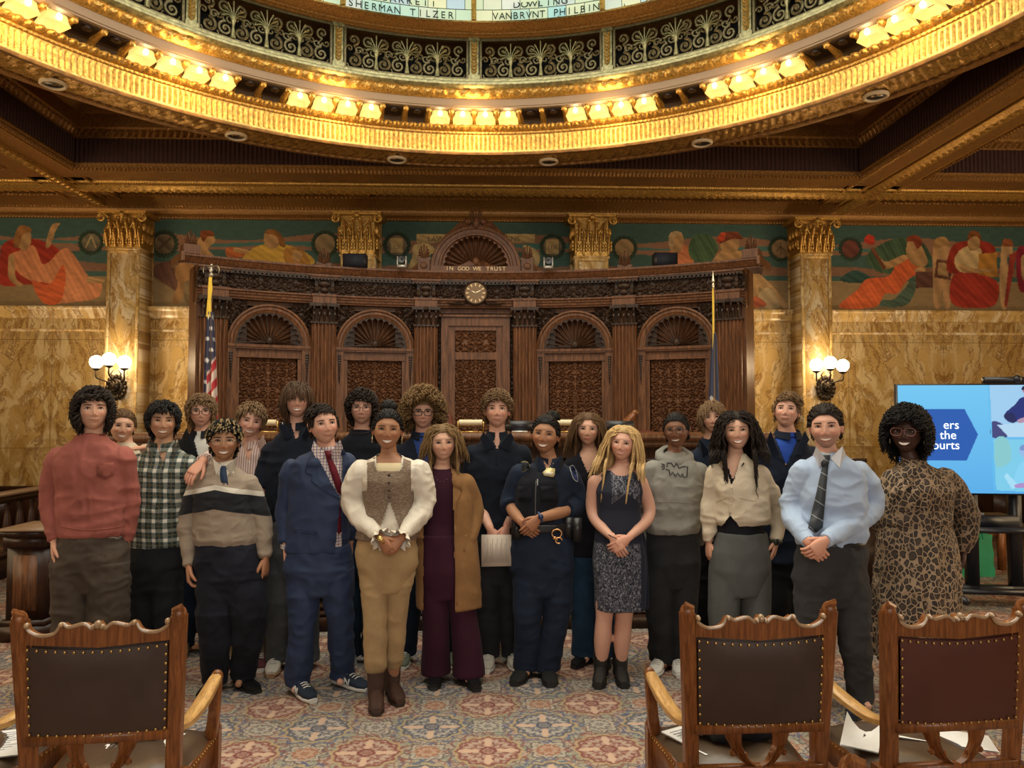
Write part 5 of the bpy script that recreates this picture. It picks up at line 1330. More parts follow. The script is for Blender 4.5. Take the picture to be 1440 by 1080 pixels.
 for i, u in enumerate(U):
  for j, v in enumerate(U):
   w = .255 + .035 * (v + 1) / 2; b = (1 - abs(u) ** 5) * (1 - abs(v) ** 5)
   P[i, j] = (u * w, .27 + v * .26, zs_ - .01 + .045 * b + .004 * math.sin(u * 7 + v * 5))
 g.grid(P); g.build('seat', LEAS, t, 60)
 g = G()
 for s in (-1, 1):
  a = np.array((s * .252, .02)); b = np.array((s * .292, .53));
  v = [(a[0] - s * .03, a[1], .36), (a[0], a[1], .36), (b[0], b[1], .36), (b[0] - s * .03, b[1], .36)]; v += [(x, y, .455) for x, y, z in v]
  g.add(v, [(0, 1, 2, 3), (4, 5, 6, 7), (0, 1, 5, 4), (1, 2, 6, 5), (2, 3, 7, 6), (3, 0, 4, 7)])
 g.box(-.29, .29, .50, .53, .36, .455); g.box(-.25, .25, -.01, .02, .36, .455); g.build('seat_frame', OAK, t, 0)
 g = G()
 for s in (-1, 1):
  for k in range(20): g.ball((s * (.254 + .040 * k / 19), .03 + .49 * k / 19, .445), (.004, .004, .004), 6, 4)
 g.build('seat_nails', NAIL, t)['kind'] = 'stuff'
 for s in (-1, 1):
  g = G(); g.rings(np.array([[(s * .275 + a * w, .50 + b * w, z) for a, b in ((-1, -1), (1, -1), (1, 1), (-1, 1))] for z, w in ((0, .020), (.2, .024), (.36, .029), (.475, .029))])); g.ball((s * .275, .50, .485), (.032, .032, .022), 8, 5); g.build('front_leg', OAK, t, 30)
  g = G(); pts = catmull([(s * .275, .46, .455), (s * .287, .445, .52), (s * .290, .46, .58), (s * .292, .475, .645)], 5, False)
  P = [[(x + a * w, y + b * w, z) for a, b in ((-1, -.7), (-.7, -1), (.7, -1), (1, -.7), (1, .7), (.7, 1), (-.7, 1), (-1, .7))] for (x, y, z), w in zip(pts, np.linspace(.024, .021, len(pts)))]
  g.rings(np.array(P)); g.ball((s * .292, .478, .66), (.026, .027, .024), 10, 8); g.build('arm_support', OAK, t, 40)
  g = G(); pts = catmull([(s * .258, -.005, .635), (s * .272, .10, .625), (s * .285, .27, .638), (s * .292, .45, .662)], 6, False)
  P = []
  for (x, y, z), w in zip(pts, np.interp(np.linspace(0, 1, len(pts)), [0, .3, .7, 1], [.020, .026, .030, .024])):
   P.append([(x - w, y, z - .010), (x - w, y, z + .006), (x - w * .6, y, z + .014), (x + w * .6, y, z + .014), (x + w, y, z + .006), (x + w, y, z - .010)])
  g.rings(np.array(P)); g.build('arm_rest', OAKL, t, 40)
 t.scale = (.84, .82, 1.03); return t
ch = armchair(LEA)
def chair_at(pxc, wpx, rot, lab, src, leather=None):
 Y = 2.38; p = at(pxc, 862, Y - .0)
 o = src if src is ch and not ch['label'] else dup(src)
 o.location = (p.x, Y + .055, 0); o.rotation_euler = (0, 0, rot); o['label'] = lab; o['group'] = 'leather armchairs in the audience'; return o
c1 = chair_at(137, 222, math.radians(6), 'dark leather oak armchair with its back to us, front left', ch)
c2 = chair_at(1068, 212, math.radians(1.5), 'oak armchair with blackish leather back, centre of the right-hand row', ch)
ch3 = armchair(LEA2)
Y3 = 2.38; p = at(1345, 862, Y3); ch3.location = (p.x, Y3 + .05, 0); ch3.rotation_euler = (0, 0, math.radians(4)); ch3['label'] = 'oak armchair with reddish brown leather back, at the right edge'; ch3['group'] = 'leather armchairs in the audience'
# more chairs of the rows that reach into the frame
c4 = dup(ch, label='oak armchair mostly cut off by the left edge, papers on its seat', group='leather armchairs in the audience'); c4.location = (c1.location.x - .60, c1.location.y + .05, 0); c4.rotation_euler = (0, 0, math.radians(-4))
c5 = dup(ch3, label='oak armchair nearest the camera, only its arm tops showing at bottom right', group='leather armchairs in the audience')
q = at(1383, 1065, 1.31); c5.location = (q.x, 1.36, 0); c5.rotation_euler = (0, 0, math.radians(0))
PAP = simple('printed_paper', (.78, .77, .75), .6, nz=.05)
def paper(loc, rot, lab, w=.11, h=.15, curl=.0, tilt=(0, 0)):
 g = G(); U, V = np.meshgrid(np.linspace(-w, w, 7), np.linspace(-h, h, 9), indexing='ij'); Z = .006 + curl * np.abs(U / w) ** 2 * (1 + V / h)
 g.grid(np.stack([U, V, Z], -1)); g.grid(np.stack([U, V, Z - .004], -1)[::-1]);
 L = G()
 for k in range(9): L.box(-w * .75, w * (.75 - .2 * (k % 3)), h * .75 - k * h * .16, h * .75 - k * h * .16 + .003, .0068, .0072)
 t = thing('paper_sheets', lab, 'papers', (0, 0, 0)); g.build('sheet', PAP, t, 60)
 if curl == 0: L.build('printed_lines', simple('print_grey', (.35, .37, .42), .7), t, 0)
 t.location = loc; t.rotation_euler = (tilt[0], tilt[1], rot); return t
def seat_pt(o, x, y, z=.500): return o.matrix_world @ Vector((x, y, z)) if 0 else Vector(o.location) + Matrix.Rotation(o.rotation_euler.z, 3, 'Z') @ Vector((x, y, z))
paper(seat_pt(c4, .10, .24), .3, 'printed sheets on the far-left chair seat', .08, .12)
paper(seat_pt(c1, .03, .28), 1.4, 'stack of white papers seen under the back of the front-left chair', .08, .11)
paper(seat_pt(c2, -.11, .24), .5, 'white paper sticking out on the centre-right chair seat', .075, .11)
paper(seat_pt(ch3, -.17, .22), -.6, 'folded white paper on the right-edge chair seat', .06, .08, .03)
paper(seat_pt(ch3, .10, .22), 1.2, 'thin grey papers seen under the back of the right-edge chair', .07, .18, .005)
# dark bags and coat lying on seats
def coat(o, x, y, lab, nm, cat, col, s=1.0):
 r = np.random.RandomState(int(abs(x) * 100) + 3); p = seat_pt(o, x, y, .50); g = G()
 n, m_ = 26, 18; th = np.linspace(.02, PI - .02, m_); a = np.arange(n) / n * 2 * PI; P = np.zeros((m_, n, 3))
 for i in range(m_):
  k = 1 + .12 * np.sin(a * 5 + i * .5) + .07 * np.sin(a * 9 - i)
  P[i, :, 0] = p.x + .17 * s * math.sin(th[i]) * np.cos(a) * k; P[i, :, 1] = p.y + .13 * s * math.sin(th[i]) * np.sin(a) * k; P[i, :, 2] = p.z + .055 * s + .065 * s * math.cos(th[i]) * k
 g.rings(P[::-1]); ob = g.build(nm, simple(nm + '_cloth', col, .6, nz=.4, nscale=20, bump=.4, bscale=30), smooth=180); return tag(ob, lab, cat)
coat(c2, .02, .28, 'crumpled dark coat on the centre-right chair seat', 'folded_coat', 'coat', (.010, .012, .018), 1.0)
coat(c1, -.0, .33, 'small dark bag on the papers of the front-left chair', 'dark_pouch', 'bag', (.012, .013, .016), .55)
# chairs standing behind the group, only glimpsed between legs
def plain_chair(lab, x, y, rot, col):
 t = thing('wooden_chair', lab, 'chair', (0, 0, 0), 'wooden chairs glimpsed behind the group')
 for sx_ in (-.2, .2):
  for sy_ in (-.19, .19):
   G().tube([(sx_, sy_, 0), (sx_, sy_, .44)], [.016, .022], 8).build('leg', col, t)
 g = G(); g.box(-.23, .23, -.22, .22, .44, .47); g.build('seat', LEAS, t, 0)
 g = G()
 for sx_ in (-.21, .21): g.box(sx_ - .02, sx_ + .02, .19, .22, .44, .92)
 g.box(-.21, .21, .19, .22, .84, .92); g.box(-.21, .21, .19, .21, .60, .66); g.build('back_frame', col, t, 0)
 g = G(); g.box(-.2, .2, -.2, -.18, .2, .23); g.box(-.2, -.18, -.2, .2, .15, .18); g.box(.18, .2, -.2, .2, .15, .18); g.build('stretchers', col, t, 0)
 t.location = (x, y, 0); t.rotation_euler = (0, 0, rot); return t
p = atz(712, 915, 0); plain_chair('wooden chair glimpsed between the black-polo boy and the officer', p.x - .14, p.y + .12, .2, OAK)
p = atz(284, 905, 0); plain_chair('light wooden chair glimpsed behind the boy in the striped sweater', p.x + .2, p.y - .0, PI * .95, OAKL)
# ================================================================ PEOPLE: tools
from mathutils.bvhtree import BVHTree
_LAT = np.random.RandomState(11).rand(32, 32, 32)
def noise3(P):
 P = np.asarray(P); i = np.floor(P).astype(int); f = P - i; f = f * f * (3 - 2 * f); r = 0
 for a in (0, 1):
  for b in (0, 1):
   for c in (0, 1):
    w = (f[:, 0] if a else 1 - f[:, 0]) * (f[:, 1] if b else 1 - f[:, 1]) * (f[:, 2] if c else 1 - f[:, 2])
    r = r + w * _LAT[(i[:, 0] + a) % 32, (i[:, 1] + b) % 32, (i[:, 2] + c) % 32]
 return r
def voxelize(g, vox, smooth=2, wr=None):
 """union of closed shells as one surface; wr=(amp, (fx,fy,fz)) adds cloth folds"""
 me = g.mesh('tmp'); fixn(me); o = bpy.data.objects.new('tmp', me); C.objects.link(o)
 m = o.modifiers.new('r', 'REMESH'); m.mode = 'VOXEL'; m.voxel_size = vox
 dg = bpy.context.evaluated_depsgraph_get(); dg.update(); m2 = bpy.data.meshes.new_from_object(o.evaluated_get(dg))
 bpy.data.objects.remove(o); bpy.data.meshes.remove(me)
 n = len(m2.vertices); V = np.zeros(n * 3, np.float32); m2.vertices.foreach_get('co', V); V = V.reshape(-1, 3).astype(float)
 E_ = np.zeros(len(m2.edges) * 2, np.int32); m2.edges.foreach_get('vertices', E_); E_ = E_.reshape(-1, 2)
 deg = np.bincount(E_.ravel(), minlength=n)[:, None] + 1e-9
 for _ in range(smooth):
  A = np.zeros_like(V)
  for k in range(3): A[:, k] = np.bincount(E_[:, 0], V[E_[:, 1], k], n) + np.bincount(E_[:, 1], V[E_[:, 0], k], n)
  V = V * .35 + .65 * A / deg
 if wr:
  m2.vertices.foreach_set('co', V.ravel().astype(np.float32)); m2.update()
  N = np.zeros(n * 3, np.float32); m2.vertex_normals.foreach_get('vector', N) if hasattr(m2, 'vertex_normals') else m2.vertices.foreach_get('normal', N)
  N = N.reshape(-1, 3).astype(float)
  for amp, fr in (wr if isinstance(wr, list) else [wr]):
   q = V * np.array(fr) + 50; q = q + 1.2 * (noise3(q * .6 + 7)[:, None] - .5)
   w = 1 - np.abs(2 * noise3(q) - 1) * 1.6; V = V + N * (amp * 1.5 * (w - .25))[:, None]
 Q = []; T = []
 me = m2; L = np.zeros(len(me.loops), np.int32); me.loops.foreach_get('vertex_index', L)
 st = np.zeros(len(me.polygons), np.int32); me.polygons.foreach_get('loop_start', st); lt = np.zeros(len(me.polygons), np.int32); me.polygons.foreach_get('loop_total', lt)
 s4 = st[lt == 4]; Q = np.stack([L[s4 + k] for k in range(4)], 1) if len(s4) else np.zeros((0, 4), int)
 s3 = st[lt == 3]; T = np.stack([L[s3 + k] for k in range(3)], 1) if len(s3) else np.zeros((0, 3), int)
 bpy.data.meshes.remove(m2); return V, Q, T
def cut(V, Q, T, keep):
 Q = Q[keep[Q].all(1)] if len(Q) else Q; T = T[keep[T].all(1)] if len(T) else T
 u = np.unique(np.concatenate([Q.ravel(), T.ravel()])); mp_ = np.zeros(len(V), int); mp_[u] = np.arange(len(u)); return V[u], mp_[Q], mp_[T]
# ---- skin
def skin_mat(col, rough=.48):
 m = Mt('skin'); c = m.attr(); n = m.noise(m.co(), 60, 3)
 m.set(base=m.mix(m.math('MULTIPLY', n, .25), c, m.mix(1.0, c, (.82, .72, .68), 'MULTIPLY')), rough=rough, spec=.35, sss=.06)
 m.b.inputs['Subsurface Radius'].default_value = (.6, .25, .15); m.b.inputs['Subsurface Scale'].default_value = .02
 m.bump(n, .06, .002); return m.mat
SKIN_MAT = skin_mat(None)
def cloth(name, col, rough=.85, nz=.22, fine=True, sheen=.03):
 m = Mt(name); c = m.co(); n = m.noise(c, 7, 4, .6)
 b = m.mix(m.smooth(n, .3, .7), tuple(x * (1 - nz) for x in col), tuple(min(1, x * (1 + nz)) for x in col))
 m.set(base=b, rough=rough, spec=.15, sheen=sheen)
 m.bump(m.noise(m.map(c, (1, 1, .5)), 34, 5, .65, .5) if fine else n, .35, .006); return m.mat
def hair_mat():
 m = Mt('hair'); c = m.attr(); n = m.noise(m.map(m.co(), (1, 1, .35)), 260, 3, .6)
 m.set(base=m.mix(n, m.mix(1.0, c, (.5, .47, .45), 'MULTIPLY'), m.mix(1.0, c, (1.45, 1.40, 1.35), 'MULTIPLY')), rough=.55, spec=.18); m.bump(n, .5, .004); return m.mat
HAIR_MAT = hair_mat()
EYEW = simple('eye_white', (.62, .58, .54), .25);
def iris(c): return M_(('iris', c), lambda: simple('iris', c, .12))
LIPT = simple('teeth', (.80, .76, .68), .25)
def head_shell(col, smile, sx=1.0, jaw=1.0, lip=(1, .62, .60), stub=0, nose=1.0):
 """returns vertices/colours of a head about the eye-level centre, face toward -y"""
 nu, nv = 88, 80
 th = np.linspace(.001, PI - .001, nv); ph = np.arange(nu) / nu * 2 * PI
 s = np.sin(th)[:, None]; x = s * np.sin(ph); y = -s * np.cos(ph); z = np.cos(th)[:, None] * np.ones(nu)
 X = .0735 * sx * np.sign(x) * np.abs(x) ** .95; Y = np.where(y < 0, .086 * np.abs(y) ** .88 * -1, .098 * y); Z = .113 * z
 dn = np.clip(-z, 0, 1); X = X * (1 - .30 / jaw * dn ** 1.7); Y = np.where(y > 0, Y * (1 - .50 * dn ** .9), Y * (1 - .06 * dn ** 2))
 up = np.clip(z, 0, 1); X = X * (1 - .02 * up); Y = Y + .004 * up
 fr = np.clip(-y * 1.6, 0, 1)
 def bump(cx, cz, sx_, sz_, a):
  return a * (np.exp(-((X - cx) / sx_) ** 2 - ((Z - cz) / sz_) ** 2)) * fr
 d = 0
 d = d + bump(0, .034, .040, .010, .0035);
 for q in (-1, 1):
  d = d + bump(q * .031, .002, .015, .011, -.0085) + bump(q * .045, -.028, .017, .016, .0045 + .004 * smile) + bump(q * .0125, -.037, .0065, .0065, .0075 * nose)
  d = d + bump(q * .034, -.052, .007, .016, -.0018 - .002 * smile)
 for zz, a, w in ((.012, .007, .0075), (.0, .010, .0080), (-.012, .014, .0085), (-.024, .018, .0095), (-.034, .016, .0100)): d = d + bump(0, zz, w, .0085, a * .62 * nose)
 d = d + bump(0, -.048, .006, .004, -.002) + bump(0, -.057, .021, .005, .0045) + bump(0, -.066, .018, .006, .0050) + bump(0, -.0612, .022, .0020, -.0030) + bump(0, -.078, .020, .005, -.003) + bump(0, -.097, .020, .013, .006)
 Y = Y - d
 P = np.stack([X, Y, Z], -1)
 c = np.zeros(P.shape) + np.array(col)
 def tint(cx, cz, rx, rz, t, k):
  w = (np.exp(-((X - cx) / rx) ** 2 - ((Z - cz) / rz) ** 2) * (y < -.1) * k)[..., None]; return w, np.array(t)
 for cx, cz, rx, rz, t, k in ((-.042, -.030, .018, .014, (1.12, .80, .76), .6), (.042, -.030, .018, .014, (1.12, .80, .76), .6), (0, -.032, .014, .010, (1.10, .82, .78), .5), (-.031, .004, .016, .009, (.80, .70, .68), .55), (.031, .004, .016, .009, (.80, .70, .68), .55)):
  w, t_ = tint(cx, cz, rx, rz, t, k); c = c * (1 + w * (t_ - 1))
 if stub:
  w = (np.clip((-.035 - Z) / .012, 0, 1) * (np.abs(X) < .062) * (y < .1) * stub)[..., None]; c = c * (1 - w) + w * np.array((.10, .07, .055))
 return P, c
def hand_g(w, d, n, side, curl, s, spread=.0, thumb=1.0):
 """w wrist, d fingers direction, n palm normal, side -1 image-left, +1 image-right"""
 d = Vector(d).normalized(); n = Vector(n); n = (n - d * n.dot(d)).normalized(); t = d.cross(n) * (1 if side < 0 else -1)
 g = G(); w = Vector(w); R = []
 for u, hw, ht in ((-.03, .024, .020), (0, .026, .018), (.03, .037, .0165), (.06, .041, .0145), (.085, .040, .012), (.095, .034, .009)):
  c = w + d * u * s - n * .002 * s; R.append([tuple(c + t * (hw * s * np.sign(math.cos(a)) * abs(math.cos(a)) ** .8) + n * (ht * s * math.sin(a))) for a in np.arange(14) / 14 * 2 * PI])
 g.rings(np.array(R))
 for i, (off, L, r) in enumerate(((.029, .072, .0088), (.0095, .080, .0090), (-.0105, .074, .0086), (-.029, .058, .0076))):
  p = w + d * .082 * s + t * off * s; a = 0; pts = [p - d * .012 * s, p]; rr = [r * s * 1.05, r * s * 1.05]; dirn = d + t * (off * 2.5 * spread)
  for k, (f, b) in enumerate(((.46, .75), (.30, 1.0), (.24, .7))):
   a += curl * b; v = (dirn * math.cos(a) + n * math.sin(a)).normalized(); p = p + v * L * f * s; pts.append(p.copy()); rr.append(r * s * (1.0 - .08 * k) if k < 2 else r * s * .62)
  pp = catmull(np.array([tuple(q) for q in pts]), 3, False); g.tube(pp, np.interp(np.linspace(0, 1, len(pp)), np.linspace(0, 1, len(rr)), rr), 8, up=tuple(n + t * .01))
 p = w + d * .018 * s + t * .024 * s + n * .006 * s; v = (d * .75 + t * .62 * thumb + n * .22).normalized(); pts = [p - v * .01 * s, p, p + v * .035 * s, p + v * .035 * s + (d * .9 + t * .3 * thumb + n * (.2 + .4 * curl)).normalized() * .030 * s, p + v * .035 * s + (d * .9 + t * .3 * thumb + n * (.2 + .4 * curl)).normalized() * .030 * s + (d + n * (.3 + .5 * curl)).normalized() * .022 * s]
 g.tube(catmull(np.array([tuple(q) for q in pts]), 3, False), np.interp(np.linspace(0, 1, 13), [0, .3, .6, 1], [.016 * s, .0135 * s, .0105 * s, .0065 * s]), 8, up=tuple(n + d * .01))
 return g
# ---- hair
def on_skull(p, off=0.0, sx=1.0):
 """push point outside the skull ellipsoid"""
 a = np.array((.0745 * sx + off, (.088 if p[1] < 0 else .100) + off, .115 + off)); q = p / a; l = np.linalg.norm(q)
 return p / l if l < 1 else p
def hair_g(st, col, sx=1.0, seed=0):
 r = np.random.RandomState(seed + 5); g = G(); n = int(st.get('n', 230) * 1.7); L = st.get('L', .09); rad = st.get('r', .0095) * .66; vol = st.get('vol', .012)
 fl = st.get('flow', 'crown'); curl = st.get('curl', .0); cf = st.get('cf', 5); hl = st.get('hl', .060); sh = st.get('side', -.01); bk = st.get('back', -.075); grav = st.get('g', .6); lift = st.get('lift', .3)
 tip = st.get('tip'); part = st.get('part', 0.0); steps = st.get('steps', 8); crown = np.array((part * .0, .02, .11)); Lf = st.get('Lf', L); Ls = st.get('Ls', L)
 col = np.array(col)
 if fl == 'part': n = int(n * 1.4); rad *= .78
 # base cap under the locks
 nu, nv = 48, 26; th = np.linspace(.01, 2.3, nv); ph = np.arange(nu) / nu * 2 * PI; P = np.zeros((nv, nu, 3))
 for j, a in enumerate(ph):
  fz = -math.cos(a)                                  # -1 front ... 1 back (a=0 faces -y)
  lim = hl if fz < -.55 else (sh if fz < .25 else bk);
  if fz < -.55: lim = hl - .030 * (1 - math.cos((1 + fz) / .45 * PI)) * .5 * (1 if hl > .03 else 0)
  for i, t in enumerate(th):
   zc_ = math.cos(t); z = max(.118 * zc_, lim); tt = math.acos(max(-1, min(1, z / .118))) if z > lim - 1e-9 else t
   p = np.array((math.sin(tt) * math.sin(a) * .0765 * sx, -math.sin(tt) * math.cos(a) * (.090 if fz < 0 else .101), z))
   P[i, j] = p * (1 + vol * st.get('capk', 5) * (.3 + .7 * max(0, zc_)) * (1 if z > lim + .004 else .1))
 g.grid(P, cv=True, col=np.tile(col * .8, (nv * nu, 1)).reshape(nv, nu, 3))
 k = 0; tries = 0
 while k < n and tries < n * 20:
  tries += 1; u = r.rand() * 2 * PI; cz = r.rand() * 1.75 - .75
  z = .115 * cz; s = math.sqrt(max(0, 1 - cz * cz)); p = np.array((s * math.sin(u) * .0755 * sx, -s * math.cos(u) * (.088 if math.cos(u) > 0 else .100), z))
  f = math.cos(u); lim = hl + .0 if f > .55 else (sh if f > -.25 else bk)
  if f > .55: lim = hl - .028 * (1 - f) / .45
  if z < lim: continue
  k += 1; nrm = p / np.linalg.norm(p)
  if fl == 'crown': d = p - crown; d = d - nrm * (d @ nrm);
  elif fl == 'back': d = np.array((p[0] * 1.5, 1, .15 - .8 * (z < .0)))
  elif fl == 'side': d = np.array((st.get('dir', 1), -.25 if f > 0 else .3, .1)) if z > .04 else np.array((0, .2, -1.))
  elif fl == 'part':
   sd = 1 if p[0] > part else -1; d = np.array((sd * (1.1 if z > .07 else .10), .30 if f > .3 else .1, -1.3 if z < .07 else -.1))
  elif fl == 'out': d = nrm.copy()
  elif fl == 'fwd': d = np.array((p[0] * 3, -1., .0)) if z > .02 else np.array((0, -.2, -1.))
  d = d / (np.linalg.norm(d) + 1e-9); d = d + .35 * (r.rand(3) - .5) * st.get('mess', 1)
  Lk = (Lf if f > .5 and z > 0 else (Ls if z < .05 else L)) * (.88 + .24 * r.rand() if fl == 'part' else .75 + .5 * r.rand()); pts = []; q = p * (1 + .3 * vol / .1); ph0 = r.rand() * 6.28; ax1 = np.cross(nrm, d); ax1 /= np.linalg.norm(ax1) + 1e-9
  for i in range(steps + 1):
   t = i / steps; off = curl * math.sin(min(1, t * 3) * PI / 2); w = ph0 + cf * t * 2 * PI * Lk / .1
   pts.append(q + off * (ax1 * math.cos(w) + nrm * (math.sin(w) + .6)))
   t = min(1, t * max(1, Lk / .05)); v = d * (1 - t * min(1, grav * 1.12)) + nrm * lift * (1 - t) * (1 if t < .5 else .3) + np.array((0, 0, -1.)) * grav * t * 1.6
   v /= np.linalg.norm(v) + 1e-9; q = q + v * Lk / steps
   q = on_skull(q, vol * (.55 + .45 * r.rand() * 0 + .45 * math.sin(t * PI)), sx)
   if st.get('behind') and t > .3 and q[2] < -.07 and abs(q[0]) < .05 and q[1] < .03: q[1] = .03
   if q[2] < -.10: q[1] = max(q[1], st.get('fy', -.05))
   if fl == 'part':
    if q[2] < -.06: q[0] *= .975
    if q[2] < -.125 and q[1] < .035 and st.get('chest'): q[1] += (-st['chest'] - q[1]) * .35
    if q[1] < 0 and q[2] < .045 and abs(q[0]) < .073 * sx: q[0] = math.copysign(.073 * sx, q[0])
  R = np.interp(np.linspace(0, 1, steps + 1), [0, .25, .7, 1], [rad * .7, rad, rad * .85, rad * .25]) * (.75 + .5 * r.rand())
  cc = col * (.72 + .6 * r.rand());
  if tip is not None:
   w = np.clip((np.linspace(0, 1, steps + 1) - .25) * 2, 0, 1)[:, None] * (r.rand() < st.get('tipp', .6)); c6 = cc * (1 - w) + np.array(tip) * w; carr = np.repeat(c6, 6, 0)
   g.tube(pts, R, 6, flat=.7, col=carr, cap=False)
  else: g.tube(pts, R, 6, flat=.7, col=cc, cap=False)
 for b in st.get('bun', []): # (x,y,z,r)
  x, y, z, rr = b
  for q in range(34):
   a = r.rand() * 6.28; tlt = r.rand() * 3.14; e1 = np.array((math.cos(a), math.sin(a), 0)); e2 = np.array((-math.sin(a) * math.cos(tlt), math.cos(a) * math.cos(tlt), math.sin(tlt)))
   cc = col * (.7 + .6 * r.rand()); g.tube([np.array((x, y, z)) + rr * (.85 + .15 * r.rand()) * (e1 * math.cos(w) + e2 * math.sin(w)) for w in np.linspace(0, 3.4, 9)], .010, 6, flat=.7, col=cc)
  g.ball((x, y, z), rr * .85, 12, 8, col=col * .7)
 return g
# ================================================================ PERSON
HCOL = dict(dk=(.018, .012, .009), blk=(.008, .007, .007), br=(.055, .028, .014), lbr=(.12, .068, .032), blond=(.56, .39, .18), dbl=(.20, .125, .055), sand=(.14, .085, .042))
SK = dict(fair=(.62, .36, .25), pink=(.66, .37, .27), tan=(.42, .22, .125), olive=(.50, .285, .175), brown=(.20, .090, .050), mid=(.38, .19, .105), dark=(.062, .028, .019))
class Person:
 def __init__(s, label, Y, skin, head, neck, sh, seed=0, fem=False, cat='person', grp=None, **k):
  s.Y = Y; s.k = k; s.fem = fem; s.seed = seed; s.skin = np.array(SK[skin]) if isinstance(skin, str) else np.array(skin)
  s.sh = sh; s.neck = neck; s.head = head; s.m = Y / FPX
  b = at(neck[0], 700, Y); s.root = thing('person', label, 'person', (b.x, Y, 0)); s.bv = {}
  s.hc = None; s.build_body()
 def p(s, x, y, dy=0): return at(x, y, s.Y + dy)
 def pts(s, L): return [s.p(*q) if len(q) > 2 else s.p(q[0], q[1]) for q in L]
 def add(s, g, name, mat, smooth=35, parent=None, fix=True): return g.build(name, mat, parent or s.root, smooth, fix)
 # sections: (py, xc, hw_px, depth_m)
 def loft(s, secs, k=1.0, e=2.4, n=32, dy=0, pleat=None):
  R = []; a = np.arange(n) / n * 2 * PI
  for i, q in enumerate(secs):
   py, xc, hw, hd = q[:4]; c = s.p(xc, py); w = hw * s.m * k; h = hd * k; ca, sa = np.cos(a), np.sin(a)
   ex = 2 / e; f = 1.0
   if pleat: f = 1 + pleat[1] * (i / (len(secs) - 1)) ** 1.2 * np.cos(a * pleat[0] + .4 * np.sin(3 * a))
   R.append(np.stack([c.x + w * np.sign(ca) * np.abs(ca) ** ex * f, c.y + dy + (q[4] if len(q) > 4 else 0) + h * np.sign(sa) * np.abs(sa) ** ex * f, np.full(n, c.z)], 1))
  return np.array(R)
 def shoulder_secs(s, hd=.10, k=0.0):
  (lx, ly), (rx, ry) = s.sh; nx, ny = s.neck; sy = (ly + ry) / 2; cx = (lx + rx) / 2; hw = (rx - lx) / 2
  ny = ny - .026 / s.m; up = sy - ny
  return [(sy + 3, cx, hw, hd), (sy - .30 * up, (cx + nx) / 2, hw * .80, hd * .88), (sy - .68 * up, nx, hw * .50, hd * .70), (ny, nx, .058 / s.m * (1 if not s.fem else .90), .062), ]
 def torso(s, secs, k=1.0, hd=.10):
  g = G(); R = s.loft(list(secs) + s.shoulder_secs(hd), k); g.rings(R); return g
 def arm_path(s, side, n=6):
  a = s.k['A' if side < 0 else 'B']; shp = s.sh[0 if side < 0 else 1]
  return catmull(np.array([tuple(s.p(shp[0] + (.010 / s.m) * (1 if side < 0 else -1), shp[1] + .036 / s.m))] + [tuple(s.p(*q)) for q in a[:2]]), n, False)
 def sleeve(s, g, side, rads, frac=1.0, n=14):
  P = s.arm_path(side, 8); L = np.r_[0, np.cumsum(np.linalg.norm(np.diff(P, axis=0), axis=1))]; L /= L[-1]
  t = np.linspace(0, frac, 16); Q = np.stack([np.interp(t, L, P[:, i]) for i in range(3)], 1)
  R = np.interp(t / frac, np.linspace(0, 1, len(rads)), rads); g.tube(Q, R, n, up=(0, 1, 0)); g.ball(Q[0], rads[0] * .98, 14, 10); return Q
 def leg_path(s, L):
  hip, knee, ank = L[:3]; a = s.p(*hip); b = s.p(*knee); c = s.p(ank[0], 900, ank[1] if len(ank) > 1 else 0); c.z = ank[2] if len(ank) > 2 else .09
  return catmull(np.array([tuple(a), tuple(b), tuple(c)]), 8, False)
 def build_body(s):
  k = s.k; f = s.fem; g = G(); secs = k['body']
  g.rings(s.loft([(q[0], q[1], q[2] * .90, q[3] * .88) for q in secs] + [(q[0], q[1], q[2] * .93, q[3] * .88) for q in s.shoulder_secs(.095)]))
  ar = k.get('armr', (.046, .040, .034, .024) if not f else (.041, .035, .030, .021))
  for sd in (-1, 1): s.sleeve(g, sd, ar, 1.02)
  nk = s.p(*s.neck); hd = s.hc = s.p(s.head[0], s.head[1], k.get('hdy', -.03)); nr = k.get('neckr', .054 if not f else .045)
  low = nk + Vector((0, .0, -.03)); top = hd + Vector((0, .030, -.045)); mid = (nk + top) / 2 + Vector((0, .01, 0))
  g.tube([low, nk + Vector((0, 0, .005)), mid, top], [nr * 1.35, nr * 1.10, nr, nr], 16, up=(0, 1, 0))
  for L in k['legs']:
   P = s.leg_path(L); g.tube(P, np.interp(np.linspace(0, 1, len(P)), [0, .45, .55, .72, 1], k.get('legr', (.080, .052, .050, .052, .034) if not f else (.078, .053, .050, .051, .033))), 14, up=(0, 1, 0))
   c = P[-1]; g.tube([c, (c[0], c[1] - .03, .05), (c[0], c[1] - .09, .035)], [.032, .027, .02], 10, up=(0, 0, 1))
  V, Q, T = voxelize(g, .0085, 2); B = G(); B.add(V, Q, T, col=s.skin)
  # head
  hx, hy, sc, yaw, roll, pitch = s.head; yaw -= math.degrees(math.atan2(hd.x, hd.y)); sx = k.setdefault('sx', 1.08 if f else 1.05); sc *= 1.03
  P, c = head_shell(s.skin, k.get('smile', 0), sx, k.get('jaw', 1.0), stub=k.get('stub', 0), nose=k.get('nose', 1.0))
  s.HM = Matrix.Translation(hd) @ Matrix.Rotation(math.radians(roll), 4, 'Y') @ Matrix.Rotation(math.radians(yaw), 4, 'Z') @ Matrix.Rotation(math.radians(pitch), 4, 'X') @ Matrix.Scale(sc, 4)
  hg = G(); hg.rings(P, col=c.reshape(-1, 3))
